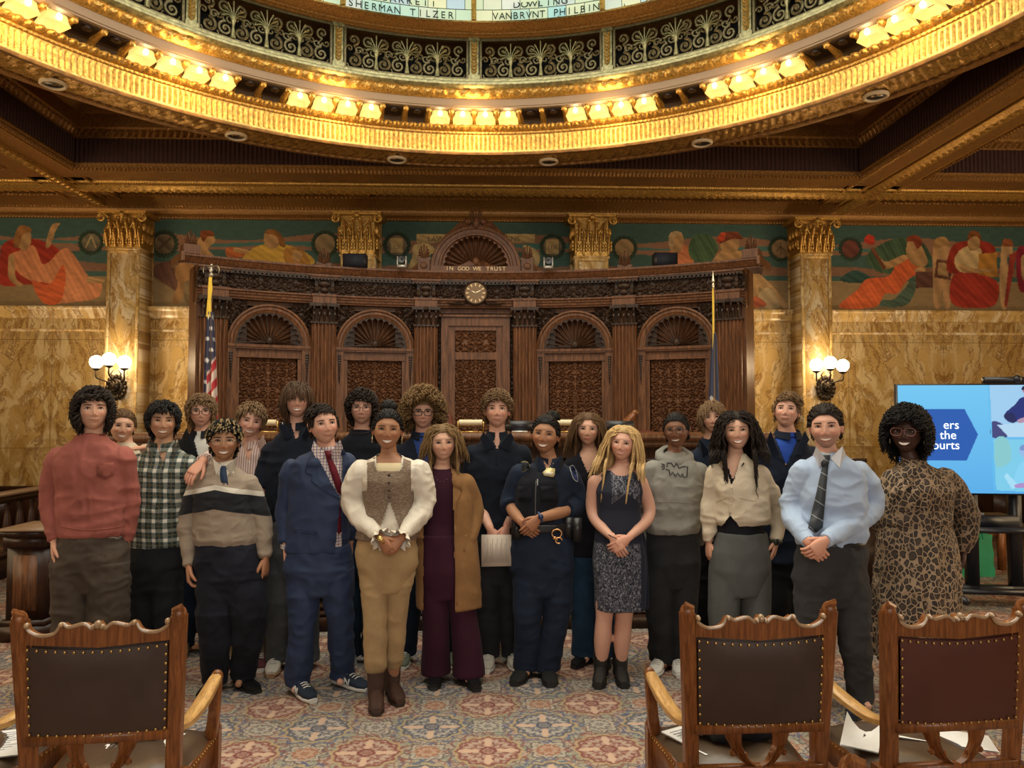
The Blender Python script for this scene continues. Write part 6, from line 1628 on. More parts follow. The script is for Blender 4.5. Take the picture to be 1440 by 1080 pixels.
  for sd in (-1, 1):
   hg.ball((sd * .0755 * sx, .010, -.008), (.0075, .018, .030), 10, 8, M=Matrix.Rotation(sd * -.25, 4, 'Z'), col=s.skin * np.array((1.05, .85, .82)))
   hg.ball((sd * .079 * sx, .016, .004), (.0065, .014, .018), 8, 6, M=Matrix.Rotation(sd * -.35, 4, 'Z'), col=s.skin)
  hg.xf(s.HM); B.merge(hg)
  for sd, key in ((-1, 'hA'), (1, 'hB')):
   h = k.get(key)
   if h is None: continue
   P = s.arm_path(sd); w = Vector(P[-1]); hg = hand_g(w, h['d'], h['n'], sd, h.get('c', .45), h.get('s', 1.0 if not f else .90), h.get('sp', .3), h.get('th', 1))
   hg.c = [np.tile(s.skin * np.array((1.02, .92, .88)), (len(v), 1)) for v in hg.v]; hg.hc = True; B.merge(hg)
  s.add(B, 'body', SKIN_MAT, 180, fix=False); s.face()
 def face(s):
  k = s.k; M = s.HM; sx = k.get('sx', 1); smile = k.get('smile', 0); dark = s.skin.mean() < .12
  def xb(g, nm, mt, sm=60): g.xf(M); return s.add(g, nm, mt, sm)
  P, _ = head_shell(s.skin, smile, sx, k.get('jaw', 1.0), nose=k.get('nose', 1.0)); fr = P[:, :, 1] < .0
  pts = P[fr]
  def fy(x, z):
   d = (pts[:, 0] - x) ** 2 + (pts[:, 2] - z) ** 2; i = np.argsort(d)[:4]; w = 1 / (d[i] + 1e-7); return (pts[i, 1] * w).sum() / w.sum()
  ey = .002; op = k.get('eye', 1.0) * (1 - .25 * smile)
  for sd in (-1, 1):
   x = sd * .0315 * sx; y = fy(x, ey) + .0035
   e = G(); e.ball((x, y, ey), (.0130, .0065, .0066 * op), 14, 8); eo = xb(e, 'eye', EYEW)
   i_ = G(); i_.ball((x + k.get('gaze', 0) * .003, y - .0030, ey), (.0066, .0046, .0058 * min(1, op)), 10, 8); i_.xf(M); s.add(i_, 'iris', iris(tuple(k.get('iris', (.035, .018, .010)))), 180, parent=eo)
   l = G(); cv_ = [(x + u * .0150, fy(x + u * .015, ey + .004) - .0025 + .001 * abs(u), ey + .0078 * op * (1 - u * u) - .0008 * abs(u)) for u in np.linspace(-1, 1, 9)]
   l.tube(cv_, np.interp(np.linspace(-1, 1, 9), [-1, 0, 1], [.0014, .0030, .0014]) * (1.3 if s.fem else 1), 5); l.xf(M); s.add(l, 'eyelashes', simple_c('lash', (.02, .012, .01)), 180, parent=eo)
   b = G(); bz = .0205 + k.get('browz', 0); cb = [(x + sd * u, fy(x + sd * u, bz) - .0018, bz + .0035 * math.cos((u / .018) * 1.1) - .001) for u in np.linspace(-.018, .020, 8)]
   b.tube(cb, np.interp(np.linspace(0, 1, 8), [0, .4, 1], [.0050, .0056, .0022]) * k.get('brow', 1.0 if not s.fem else .70), 6, flat=.6); xb(b, 'eyebrow', simple_c('brow' + k['hc'] if isinstance(k.get('hc'), str) else 'brow', tuple(min(.12, v * .7) for v in HCOL.get(k.get('hc'), (.03, .02, .015)))), 180)
  # mouth
  mz = -.0615; mw = (.0275 + .0045 * smile) * k.get('mw', 1); lipc = tuple(np.clip(s.skin * np.array(k.get('lip', (.80, .60, .57) if not s.fem else (.92, .45, .45))), 0, 1))
  lm = simple_c('lips%s' % s.seed, lipc, .35)
  u = np.linspace(-1, 1, 13); lift = .0075 * smile
  zc_ = mz + lift * u * u - .002 * smile
  gap = .0075 * max(0, smile - .35) * (1 - u ** 2)
  up = G(); up.tube([(q * mw, fy(q * mw, mz + .002) - .0020, z + .0016 + g_) for q, z, g_ in zip(u, zc_, gap)], np.interp(np.abs(u), [0, .15, .6, 1], [.0018, .0023, .0019, .0007]), 6, flat=.8); lo = xb(up, 'lips', lm, 180)
  dn = G(); dn.tube([(q * mw * .92, fy(q * mw * .92, mz - .005) - .0020, z - .0028 - g_ * 1.6) for q, z, g_ in zip(u, zc_, gap)], np.interp(np.abs(u), [0, .6, 1], [.0028, .0022, .0008]), 6, flat=.8); dn.xf(M); s.add(dn, 'lower_lip', lm, 180, parent=lo)
  if smile > .4:
   t = G(); pp = []
   for q, z, g_ in zip(u, zc_, gap): pp.append([(q * mw * .85, fy(q * mw * .85, mz) - .0020, z + .0022 + g_), (q * mw * .85, fy(q * mw * .85, mz) - .0026, z - .0022 - g_ * 1.5)])
   t.grid(np.array(pp)); t.xf(M); s.add(t, 'teeth', LIPT, 180, parent=lo)
  if k.get('glasses'):
   gm = simple_c('specs%s' % (k['glasses'],), k['glasses'], .2); R = k.get('gr', (.024, .019)); th = k.get('gt', .0017); sq = k.get('gsq', 3.0); g = G()
   yf = min(fy(.03, .0), fy(0, .008)) - .010; a = np.arange(28) / 28 * 2 * PI
   for sd in (-1, 1):
    ring = [(sd * .033 + R[0] * np.sign(math.cos(q)) * abs(math.cos(q)) ** (2 / sq), yf + .05 * abs(sd * .033 + R[0] * math.cos(q)) ** 1.0 * .12, -.002 + R[1] * np.sign(math.sin(q)) * abs(math.sin(q)) ** (2 / sq)) for q in a]
    g.tube(ring, th, 6, closed=True)
    g.tube([(sd * (.033 + R[0]), yf + .004, .004), (sd * .076 * sx, -.03, .004), (sd * .080 * sx, .015, .002)], th, 6)
   g.tube([(-.009, yf, .002), (0, yf - .002, .004), (.009, yf, .002)], th, 6); g.xf(M); s.add(g, 'glasses', gm, 180)
  if k.get('hair'):
   hg = hair_g(k['hair'], HCOL[k['hc']] if isinstance(k['hc'], str) else k['hc'], sx, s.seed); hg.xf(M); s.add(hg, 'hair', HAIR_MAT, 180, fix=False)
  if k.get('earring'):
   for sd in (-1, 1):
    g = G(); a = np.arange(20) / 20 * 2 * PI; rr = k['earring']; g.tube([(sd * .082 + .002 * sd, .006 + rr * math.cos(q) * .5, -.040 - rr + rr * math.sin(q)) for q in a], .0022, 5, closed=True)
    g.xf(M); s.add(g, 'earring', simple_c('gold_ring', (.75, .60, .35), .25, .8), 180)
 def garment(s, name, mat, g, vox=.0075, wr=None, opening=None, smooth=2, under=None):
  V, Q, T = voxelize(g, vox, smooth, wr)
  if opening is not None:
   X = V - np.array(EYE); Rm = np.array(CR); q = X @ Rm; px = 720 - FPX * q[:, 0] / q[:, 2]; py = 540 + FPX * q[:, 1] / q[:, 2]
   front = V[:, 1] < s.Y + .02; V, Q, T = cut(V, Q, T, ~(opening(px, py) & front))
  o = G(); o.add(V, Q, T); ob = s.add(o, name, mat, 180, fix=False)
  polys = [tuple(x) for x in Q] + [tuple(x) for x in T]
  s.bv[name] = BVHTree.FromPolygons([Vector(v) for v in V], polys); s.obs = getattr(s, 'obs', {}); s.obs[name] = ob
  return ob
 def hit(s, bv, x, y, off=.003):
  d = ray(x, y).normalized()
  for dx, dy in ((0, 0), (1, 0), (-1, 0), (0, 1.5), (0, -1.5), (3, 0), (-3, 0)):
   h = s.bv[bv].ray_cast(EYE, ray(x + dx, y + dy).normalized())
   if h[0] is not None:
    t = (h[0] - EYE).length; return EYE + d * (t - off)
  return s.p(x, y, -.12)
 def patch(s, bv, poly, name, mat, off=.004, n=1, parent=None, th=.004, smooth=0):
  """thin shape lying on a garment; poly in photo pixels, subdivided edges"""
  q = []
  m = len(poly)
  for i in range(m):
   a, b = poly[i], poly[(i + 1) % m]
   for j in range(n): q.append((a[0] + (b[0] - a[0]) * j / n, a[1] + (b[1] - a[1]) * j / n))
  A = [s.hit(bv, x, y, off) for x, y in q]; cx = sum(x for x, y in q) / len(q); cy = sum(y for x, y in q) / len(q)
  from mathutils.geometry import tessellate_polygon
  tr = tessellate_polygon([[Vector((x, -y, 0)) for x, y in q]]); N = len(q); B = [a + Vector((0, th, 0)) for a in A]
  i = np.arange(N); j = np.roll(i, -1); g = G(); g.add([tuple(v) for v in A + B], np.stack([i, j, j + N, i + N], 1), [tuple(t) for t in tr]); return s.add(g, name, mat, smooth, parent)
 def strip(s, bv, line, w, name, mat, off=.004, n=5, parent=None, flat=.45):
  """raised strip along a pixel line; w metres (scalar or per-point)"""
  L = catmull(np.array([tuple(q) for q in line], float), n, False) if len(line) > 2 else np.array([np.array(line[0]) * (1 - t) + np.array(line[1]) * t for t in np.linspace(0, 1, 8)])
  P = [s.hit(bv, x, y, off) for x, y in L]; W = w if np.isscalar(w) else np.interp(np.linspace(0, 1, len(P)), np.linspace(0, 1, len(w)), w)
  g = G(); g.tube([tuple(p) for p in P], W, 8, up=(0, -1, 0), flat=flat); return s.add(g, name, mat, 180, parent)
 def button(s, bv, pts, r, mat, name='button'):
  for x, y in pts:
   g = G(); g.ball(s.hit(bv, x, y, .004), (r, .003, r), 10, 5); s.add(g, name, mat, 180)
 def pants(s, mat, waist, legs, rad, wr=(.004, (9, 9, 12)), vox=.009, name='trousers', hipd=.115):
  """waist: sections; rad: radii hip..ankle in metres; per-leg"""
  A = []
  for i, L in enumerate(legs):
   g = G()
   if i == 0: g.rings(s.loft(waist, e=2.3))
   P = s.leg_path(L); zend = L[3] if len(L) > 3 else .055
   P[:, 2] = np.maximum(P[:, 2], zend + .01)
   if zend < .08: P = np.vstack([P, [P[-1] + np.array((0, .0, -.045))]])
   rr = rad[i] if not np.isscalar(rad[0]) else rad
   g.tube(P, np.interp(np.linspace(0, 1, len(P)), np.linspace(0, 1, len(rr)), rr), 18, up=(0, 1, 0), flat=1.0); A.append(voxelize(g, vox, 2, wr))
  o = G()
  for V, Q, T in A: o.add(V, Q, T)
  return s.add(o, name, mat, 180, fix=False)
 def shoe(s, ax, dy, ang, kind, up, sole, L=.27, w=.050, z=0.0):
  """ax ankle px x, dy ankle depth; ang degrees: 0 toe to viewer, + toe to image right"""
  c = s.p(ax, 900, dy); a = math.radians(ang) - math.atan2(c.x, c.y); d = Vector((math.sin(a), -math.cos(a), 0)); r = Vector((math.cos(a), math.sin(a), 0)); h0 = c - d * .055; h0.z = z
  def ringz(u, hw, z0, z1, e=2.6, n=16):
   ctr = h0 + d * (u * L); q = np.arange(n) / n * 2 * PI; zc_ = (z0 + z1) / 2; hz_ = (z1 - z0) / 2
   return [tuple(ctr + r * (hw * np.sign(math.cos(t)) * abs(math.cos(t)) ** (2 / e)) + Vector((0, 0, zc_ + hz_ * np.sign(math.sin(t)) * abs(math.sin(t)) ** (2 / e)))) for t in q]
  sh_ = .085 if kind != 'boot' else .10; sp = []
  g = G(); tp = {'sneaker': (.095, .095, .085, .070, .052, .040), 'boot': (.11, .11, .10, .078, .058, .044), 'dress': (.085, .085, .072, .055, .045, .036)}[kind]
  for u, hw, z1 in zip((.0, .10, .32, .55, .80, .97), (.62, .72, .74, .95, .92, .50), tp): sp.append(ringz(u, w * hw, .012, z1))
  g.rings(np.array(sp))
  if kind == 'boot': g.tube([h0 + d * (.18 * L) + Vector((0, 0, .03)), h0 + d * (.20 * L) + Vector((0, 0, .12)), h0 + d * (.20 * L) + Vector((0, 0, s.k.get('boot', .19)))], [.046, .049, .053 if s.k.get('boot', 0) > .22 else .047], 16, up=(0, 1, 0))
  o = s.add(g, {'sneaker': 'sneaker', 'boot': 'ankle_boot', 'dress': 'shoe'}[kind], up, 50)
  g = G(); hs = .026 if kind == 'sneaker' else .018; g.rings(np.array([ringz(u, w * hw, 0.0, hs, 4) for u, hw in zip((-.015, .10, .32, .55, .80, 1.0), (.64, .76, .78, 1.0, .96, .50))])); s.add(g, 'sole', sole, 50, parent=o)
  if kind == 'sneaker':
   g = G()
   for u in (.42, .50, .58, .66):
    ctr = h0 + d * (u * L) + Vector((0, 0, np.interp(u, (.32, .55, .80), (.087, .072, .055)))); g.tube([ctr - r * .022, ctr + Vector((0, 0, .006)), ctr + r * .022], .0035, 6)
   s.add(g, 'laces', s.k.get('lace', simple_c('lace_white', (.7, .68, .65))), 180, parent=o)
  return o, h0, d, r
 def collar(s, mat, kind, bv, pxs=None, r=None, z=0.0, tilt=.020):
  nk = s.p(*s.neck) + Vector((0, 0, .017)); nr = (r or (.060 if not s.fem else .050)); g = G(); a = np.linspace(0, 2 * PI, 29)[:-1]
  if kind == 'crew':
   g.tube([(nk.x + nr * 1.18 * math.sin(q), nk.y - .004 - nr * 1.05 * math.cos(q), nk.z + z - tilt * math.cos(q) + .004) for q in a], .0085, 8, closed=True); return s.add(g, 'neckband', mat, 180)
  if kind == 'shirt':
   P = np.zeros((4, 29, 3)); q = np.linspace(.22, 2 * PI - .22, 29)
   for i, (rr, zz) in enumerate(((1.0, -.012), (1.02, .018), (1.10, .022), (1.34, -.016))):
    P[i, :, 0] = nk.x + nr * rr * np.sin(q); P[i, :, 1] = nk.y - .002 - nr * rr * np.cos(q) * 1.05; P[i, :, 2] = nk.z + z + zz - .014 * np.cos(q) * (1 if i < 3 else 1.9)
   g.grid(P); g.grid(P[::-1] + np.array((0, .001, -.002)))
   if pxs:
    for poly in pxs:
     A = [s.hit(bv, x, y, .010) for x, y in poly];
     for v in A[:1]: pass
     B = [v + Vector((0, .006, 0)) for v in A]; n = len(A); i = np.arange(n); j = np.roll(i, -1)
     g.add([tuple(v) for v in A + B], np.stack([i, j, j + n, i + n], 1), [(0, t, t + 1) for t in range(1, n - 1)])
   return s.add(g, 'collar', mat, 40)
_sc = {}
def simple_c(name, col, rough=.6, metal=0):
 key = (name, tuple(col), rough, metal)
 if key not in _sc: _sc[key] = simple(name, tuple(col), rough, metal)
 return _sc[key]
DN = (0, 0, -1)
# ================================================================ PEOPLE: the group
ST_MOP = dict(n=330, L=.075, Lf=.050, Ls=.060, vol=.014, r=.0095, curl=.009, cf=3, hl=.062, side=-.035, back=-.080, grav=.55, lift=.55)
ST_SHORT = dict(n=260, L=.055, Lf=.05, Ls=.035, vol=.010, r=.0085, hl=.062, side=-.005, back=-.06, grav=.35, lift=.35, flow='crown', mess=1.4)
def st(base, **k): d = dict(base); d.update(k); return d
LACE = simple_c('lace_white', (.7, .68, .65)); SOLEW = simple('sole_white', (.62, .60, .55), .6); SOLEK = simple('sole_black', (.012, .012, .012), .5); SOLEG = simple('sole_gum', (.30, .17, .08), .6)
BLACKLEA = simple('black_shoe_leather', (.010, .010, .011), .22); BLACKMAT = simple('black_boot', (.016, .015, .014), .45)
def jean(n, c): return cloth(n, c, .85, .25)
def stdlegs(xl, xr, hipy, kney, al, ar, dl=0, dr=0, zend=.055): return [[(xl, hipy), ((xl + al) / 2, kney, -.02 + dl), (al, dl, .09), zend], [(xr, hipy), ((xr + ar) / 2, kney, -.02 + dr), (ar, dr, .09), zend]]
# ---------------- 1 rust sweatshirt
p = Person('person in a faded rust red sweatshirt and brown trousers, far left', 4.5, 'fair', (131, 577, .98, 4, 0, -6), (129, 616), ((81, 636), (175, 636)), 1,
 hc='dk', hair=st(ST_MOP, vol=.017, L=.085, Ls=.075, Lf=.045, side=-.045, n=420, curl=.010, hl=.066), smile=0, A=[(70, 703, .02), (77, 764, -.04)], B=[(183, 703, .04), (177, 764, .04)], hA=dict(d=(.18, -.2, -1), n=(1, .2, 0), c=.35), hB=dict(d=(-.1, 0, -1), n=(-1, .2, 0), c=.5),
 body=[(800, 128, 46, .11), (750, 129, 42, .10), (700, 129, 43, .10), (655, 129, 47, .11)], legs=stdlegs(104, 152, 790, 900, 100, 152))
RUST = cloth('rust_fleece', (.30, .095, .075), .9, .14)
g = p.torso([(753, 130, 43, .112), (745, 130, 44.5, .118), (715, 130, 45, .120), (685, 130, 46, .12), (655, 129, 48, .125)], hd=.115)
for sd in (-1, 1): p.sleeve(g, sd, [.068, .064, .058, .050, .044, .036], .97)
ob = p.garment('sweatshirt', RUST, g, .0075, [(.005, (5, 5, 14)), (.0035, (22, 22, 12))])
p.patch('sweatshirt', [(135, 652), (160, 650), (160, 668), (148, 674), (136, 669)], 'chest_pocket', RUST, .005, 3, parent=ob)
for L in ([(85, 740), (107, 744), (130, 745), (155, 743), (175, 739)],): p.strip('sweatshirt', L, .003, 'hem_seam', RUST, .002, parent=ob)
p.collar(simple_c('rust_rib', (.16, .045, .03), .9), 'crew', 'sweatshirt', z=.0)
g = G(); R = p.loft([(758, 130, 41, .105), (750, 130, 42, .108)]); g.rings(R); p.garment('undershirt_hem', simple_c('grey_tee', (.30, .29, .27), .9), g, .008)
BRN = cloth('brown_trousers', (.060, .045, .034), .85, .2)
p.pants(BRN, [(830, 129, 30, .10), (795, 128, 49, .125), (770, 128, 48, .12), (752, 129, 42, .105)], p.k['legs'], [.115, .112, .098, .085, .075], [(.009, (7, 7, 9)), (.004, (16, 16, 22))])
for ax in (100, 152): p.shoe(ax, 0, -5 if ax < 130 else 10, 'sneaker', BLACKMAT, SOLEK)
# ---------------- 2 smiling woman behind
p = Person('person with pulled back hair smiling between the rust sweatshirt and plaid shirt', 5.3, 'fair', (172, 599, .94, 5, 6, 0), (176, 627), ((148, 640), (206, 634)), 2, fem=True,
 hc='lbr', hair=st(ST_SHORT, flow='back', n=240, L=.08, vol=.010, lift=.12, grav=.5, hl=.066, side=.0, mess=.5), smile=1, A=[(140, 700), (150, 755)], B=[(216, 644, -.12), (203, 630, -.30)], hB=dict(d=(-1, -.2, -.05), n=(0, .3, -1), c=.5, s=.75), hA=dict(d=DN, n=(1, 0, 0)),
 body=[(820, 177, 34, .11), (760, 177, 30, .10), (700, 177, 31, .10), (660, 177, 33, .11)], legs=stdlegs(164, 190, 800, 870, 168, 188))
g = p.torso([(780, 177, 34, .12), (720, 177, 32, .12), (660, 177, 34, .12)])
for sd in (-1, 1): p.sleeve(g, sd, [.058, .050, .042, .034], 1.0)
p.garment('cream_cardigan', cloth('cream_knit', (.55, .45, .33)), g); p.pants(cloth('grey_trousers2', (.06, .06, .07)), [(840, 177, 20, .09), (790, 177, 33, .11), (765, 177, 32, .11)], p.k['legs'], [.09, .085, .07, .06, .055])
for ax in (168, 188): p.shoe(ax, 0, 0, 'dress', BLACKLEA, SOLEK, L=.24)
# ---------------- 3 plaid shirt
p = Person('person in a green, white and black plaid button shirt and black trousers', 4.9, 'olive', (229, 592, 1.0, 2, 2, 0), (229, 629), ((196, 643), (266, 645)), 3,
 hc='blk', hair=st(ST_MOP, vol=.013, Lf=.045, L=.065, Ls=.045, n=380, curl=.004, side=-.015, hl=.064), smile=.75, A=[(188, 700, .10), (190, 760, .10)], B=[(274, 705, .08), (268, 765, .10)], hA=dict(d=DN, n=(1, 0, 0)), hB=dict(d=DN, n=(-1, 0, 0)),
 body=[(810, 218, 40, .11), (760, 218, 38, .10), (710, 221, 37, .10), (665, 229, 37, .11)], legs=stdlegs(198, 234, 800, 880, 200, 240))
m = Mt('plaid_flannel'); x, y, z = m.xyz(m.co()); wv = m.noise(m.co(), 5, 2); xx = x + (wv - .5) * .03; zz = z + (wv - .5) * .03 + x * .05
def stripes(m, u, per, a, b): f = m.math('PINGPONG', u, per / 2); return m.smooth(f, per / 2 * a, per / 2 * b)
sa = stripes(m, xx, .062, .30, .42); sb = stripes(m, zz, .062, .30, .42); la = 1 - stripes(m, xx + .031, .062, .08, .16); lb = 1 - stripes(m, zz + .031, .062, .08, .16)
k2 = m.math('MULTIPLY', sa + sb, .5)
c = m.ramp(k2, [(0, (.62, .58, .50)), (.45, (.15, .17, .15)), (.55, (.14, .16, .145)), (1, (.012, .022, .020))]); c = m.mix(m.math('MULTIPLY', m.math('MAXIMUM', la, lb), .35), c, (.20, .16, .08))
m.set(base=c, rough=.85, sheen=.03); m.bump(m.noise(m.co(), 30, 4), .3, .005); PLAID = m.mat
g = p.torso([(768, 217, 39, .115), (740, 218, 38, .118), (700, 221, 37, .12), (660, 229, 38, .12)])
for sd in (-1, 1): p.sleeve(g, sd, [.062, .058, .052, .046, .036], .95)
ob = p.garment('plaid_shirt', PLAID, g, .0075, [(.005, (9, 9, 13))], opening=lambda x, y: (y < 650) & (np.abs(x - 229) < (650 - y) * .28))
p.strip('plaid_shirt', [(229, 652), (226, 700), (219, 766)], .010, 'placket', PLAID, .001, parent=ob, flat=.15); p.button('plaid_shirt', [(229, 660), (227, 685), (225, 710), (222, 735), (219, 758)], .005, simple_c('dark_button', (.02, .02, .02), .3))
p.collar(PLAID, 'shirt', 'plaid_shirt', [[(209, 618), (226, 640), (214, 648), (205, 630)], [(249, 618), (232, 640), (243, 648), (253, 630)]])
BT_ = cloth('black_trousers', (.010, .011, .014), .8)
p.pants(BT_, [(830, 217, 24, .10), (795, 216, 40, .12), (762, 217, 38, .11)], p.k['legs'], [.10, .095, .085, .078, .07])
for ax in (200, 240): p.shoe(ax, 0, 0, 'dress', BLACKLEA, SOLEK)
# ---------------- 4 glasses, black jacket
p = Person('person with tousled hair and dark glasses in a black jacket over white tee', 5.4, 'pink', (283, 579, .94, -2, 0, 0), (285, 611), ((250, 624), (324, 624)), 4,
 hc='sand', hair=st(ST_MOP, n=380, vol=.016, Lf=.045, L=.075, Ls=.05, curl=.004, side=-.015, lift=.8, mess=1.6, hl=.06), smile=0, glasses=(.03, .012, .014), gr=(.0255, .020), gt=.0026, gsq=4, A=[(240, 690), (246, 760)], B=[(330, 690), (325, 760)], hA=dict(d=DN, n=(1, 0, 0)), hB=dict(d=DN, n=(-1, 0, 0)),
 body=[(800, 285, 36, .11), (700, 285, 34, .11), (655, 285, 38, .11)], legs=stdlegs(262, 300, 785, 860, 259, 300))
g = p.torso([(770, 285, 36, .12), (700, 285, 36, .12), (655, 285, 40, .125)], hd=.11)
for sd in (-1, 1): p.sleeve(g, sd, [.066, .060, .052, .044], .95)
BJ = cloth('black_jacket', (.010, .011, .014), .75)
ob = p.garment('black_jacket', BJ, g, .008, [(.004, (9, 9, 13))], opening=lambda x, y: (y < 660) & (np.abs(x - 285) < (660 - y) * .27))
p.collar(BJ, 'shirt', 'black_jacket', [[(262, 602), (278, 640), (266, 640), (256, 615)], [(306, 602), (293, 640), (304, 640), (312, 615)]], r=.066)
g = G(); g.rings(p.loft([(700, 285, 28, .105), (640, 285, 30, .108)] + [(q[0], q[1], q[2] * .97, q[3] * .97) for q in p.shoulder_secs(.1)])); p.garment('white_tee', simple_c('white_tee', (.62, .60, .55), .9), g, .008)
p.pants(jean('blue_jeans_dark', (.018, .030, .055)), [(815, 283, 24, .10), (780, 283, 38, .12), (760, 284, 36, .11)], p.k['legs'], [.10, .092, .08, .072, .068])
for ax in (259, 300): p.shoe(ax, 0, -8, 'boot', simple_c('tan_suede', (.20, .13, .07), .8), SOLEG)
# ---------------- 5 striped quarter-zip sweater
p = Person('person in a beige sweater with black and white chest stripe, tie and wire glasses', 4.65, 'tan', (315.5, 620, 1.0, -3, 0, 0), (312, 655), ((279, 672), (351, 672)), 5,
 hc='blk', hair=st(ST_MOP, n=330, vol=.012, L=.055, Lf=.036, Ls=.028, curl=.003, side=.005, lift=.7, tip=(.34, .25, .12), tipp=.4, mess=1.5, hl=.058), smile=.9, glasses=(.30, .27, .22), gr=(.023, .017), gt=.0013, A=[(264, 735, .02), (266, 797, -.04)], B=[(368, 730, .02), (373, 786, -.02)], hA=dict(d=(.1, -.15, -1), n=(1, .3, 0), c=.75), hB=dict(d=(0, 0, -1), n=(-1, .2, 0), c=.35),
 body=[(810, 324, 40, .11), (765, 318, 37, .10), (720, 316, 37, .10), (690, 315, 38, .11)], legs=[[(306, 810), (304, 880, -.04), (302, 0, .09), .05], [(345, 810), (350, 870, -.02), (342, .06, .09), .06]])
m = Mt('striped_knit'); x, y, z = m.xyz(m.co()); px_z = lambda yy: at(316, yy, 4.53).z
zz = z - m.math('ABSOLUTE', x - .0) * .0
Z = lambda a: m.math('GREATER_THAN', z, px_z(a))
drop = m.math('MULTIPLY', m.math('ABSOLUTE', x), -.20); zf_ = z - drop
def Zg(a): return m.math('GREATER_THAN', zf_, px_z(a))
BEI = (.33, .26, .195)
c = m.mix(Zg(716), BEI, (.010, .011, .016)); c = m.mix(Zg(689), c, (.68, .63, .54)); c = m.mix(Zg(682), c, BEI)
n = m.noise(m.co(), 120, 2); m.set(base=m.mix(n, c, m.mix(1.0, c, (.8, .8, .8), 'MULTIPLY')), rough=.9, sheen=.03); m.bump(m.noise(m.map(m.co(), (1, 1, 2)), 90, 3), .35, .005); KNIT = m.mat
g = p.torso([(766, 318, 39, .112), (758, 318, 41.5, .125), (735, 316, 41, .128), (710, 315, 39, .125), (690, 315, 40, .122)])
for sd in (-1, 1): p.sleeve(g, sd, [.060, .058, .055, .052, .045, .034], .98)
ob = p.garment('striped_sweater', KNIT, g, .0072, [(.006, (8, 8, 15)), (.003, (18, 18, 26))], opening=lambda x, y: (y < 680) & (np.abs(x - 314) < (681 - y) * .42) & (y > 640))
p.strip('striped_sweater', [(301, 651), (308, 668), (315, 681)], .004, 'zip_placket', simple_c('dark_zip', (.06, .05, .045), .5), .003, parent=ob); p.strip('striped_sweater', [(327, 651), (321, 668), (315, 681)], .004, 'zip_placket', simple_c('dark_zip', (.06, .05, .045), .5), .003, parent=ob)
WSH = cloth('white_dress_shirt', (.66, .61, .52), .8, .06)
g = G(); g.rings(p.loft([(740, 315, 30, .10), (690, 315, 33, .108)] + [(q[0], q[1], q[2] * .97, q[3] * .97) for q in p.shoulder_secs(.1)])); p.garment('white_shirt', WSH, g, .008)
p.collar(WSH, 'shirt', 'white_shirt', [[(299, 645), (312, 656), (304, 668), (296, 654)], [(330, 645), (317, 656), (325, 668), (332, 654)]])
TIE = cloth('navy_tie', (.03, .05, .10), .5); p.patch('white_shirt', [(310, 655), (319, 655), (318, 662), (321, 682), (312, 686), (309, 668)], 'necktie', TIE, .012, 2)
g = G()
NV = cloth('navy_black_trousers', (.012, .013, .020), .85)
p.pants(NV, [(845, 326, 26, .11), (810, 327, 47, .135), (785, 321, 44, .125), (764, 318, 39, .110)], p.k['legs'], [[.118, .114, .100, .082, .064], [.118, .114, .100, .080, .064]], [(.010, (6, 6, 8)), (.004, (16, 16, 20))])
p.shoe(302, 0, -20, 'dress', BLACKLEA, SOLEK); p.shoe(339, .08, 28, 'dress', BLACKLEA, SOLEK)
# ---------------- 6 pinstripe shirt, arm over the sweater's shoulder
p = Person('person in a pale pinstripe shirt with a hand on the striped sweater shoulder', 5.15, 'pink', (352, 592, .98, 6, 12, 0), (349, 626), ((318, 640), (378, 634)), 6,
 hc='sand', hair=st(ST_SHORT, n=300, L=.06, Lf=.05, vol=.014, lift=.9, mess=1.5, hl=.064), smile=.8, A=[(300, 644, -.18), (284, 650, -.56)], B=[(386, 700), (380, 760)], hA=dict(d=(-.45, -.55, -.70), n=(.1, .7, -.7), c=.35, s=1.0), hB=dict(d=DN, n=(-1, 0, 0)),
 body=[(800, 350, 34, .11), (700, 350, 32, .11), (665, 349, 33, .11)], legs=stdlegs(335, 365, 785, 860, 338, 366))
m = Mt('pinstripe_cotton'); x, y, z = m.xyz(m.co()); f = m.math('PINGPONG', x, .0075); m.set(base=m.mix(m.smooth(f, .0018, .0032), (.30, .13, .12), (.55, .45, .40)), rough=.85); m.bump(m.noise(m.co(), 25, 4), .3, .005)
g = p.torso([(770, 350, 33, .12), (700, 350, 32, .12), (665, 349, 35, .12)])
for sd in (-1, 1): p.sleeve(g, sd, [.058, .052, .050, .042], .93)
ob = p.garment('pinstripe_shirt', m.mat, g, .0078, [(.004, (10, 10, 12))], opening=lambda x, y: (y < 648) & (np.abs(x - 349) < (648 - y) * .30)); p.collar(m.mat, 'shirt', 'pinstripe_shirt', [[(331, 614), (345, 634), (334, 642), (327, 626)], [(370, 612), (354, 634), (367, 640), (374, 624)]])
p.strip('pinstripe_shirt', [(350, 648), (350, 675)], .008, 'placket', m.mat, .001, parent=ob, flat=.15)
p.pants(cloth('khaki_trousers6', (.16, .12, .07)), [(815, 350, 22, .10), (780, 350, 34, .12), (765, 350, 33, .11)], p.k['legs'], [.095, .085, .075, .07, .062])
for ax in (338, 366): p.shoe(ax, 0, 0, 'sneaker', simple_c('burgundy_canvas', (.10, .02, .02), .8), SOLEW)
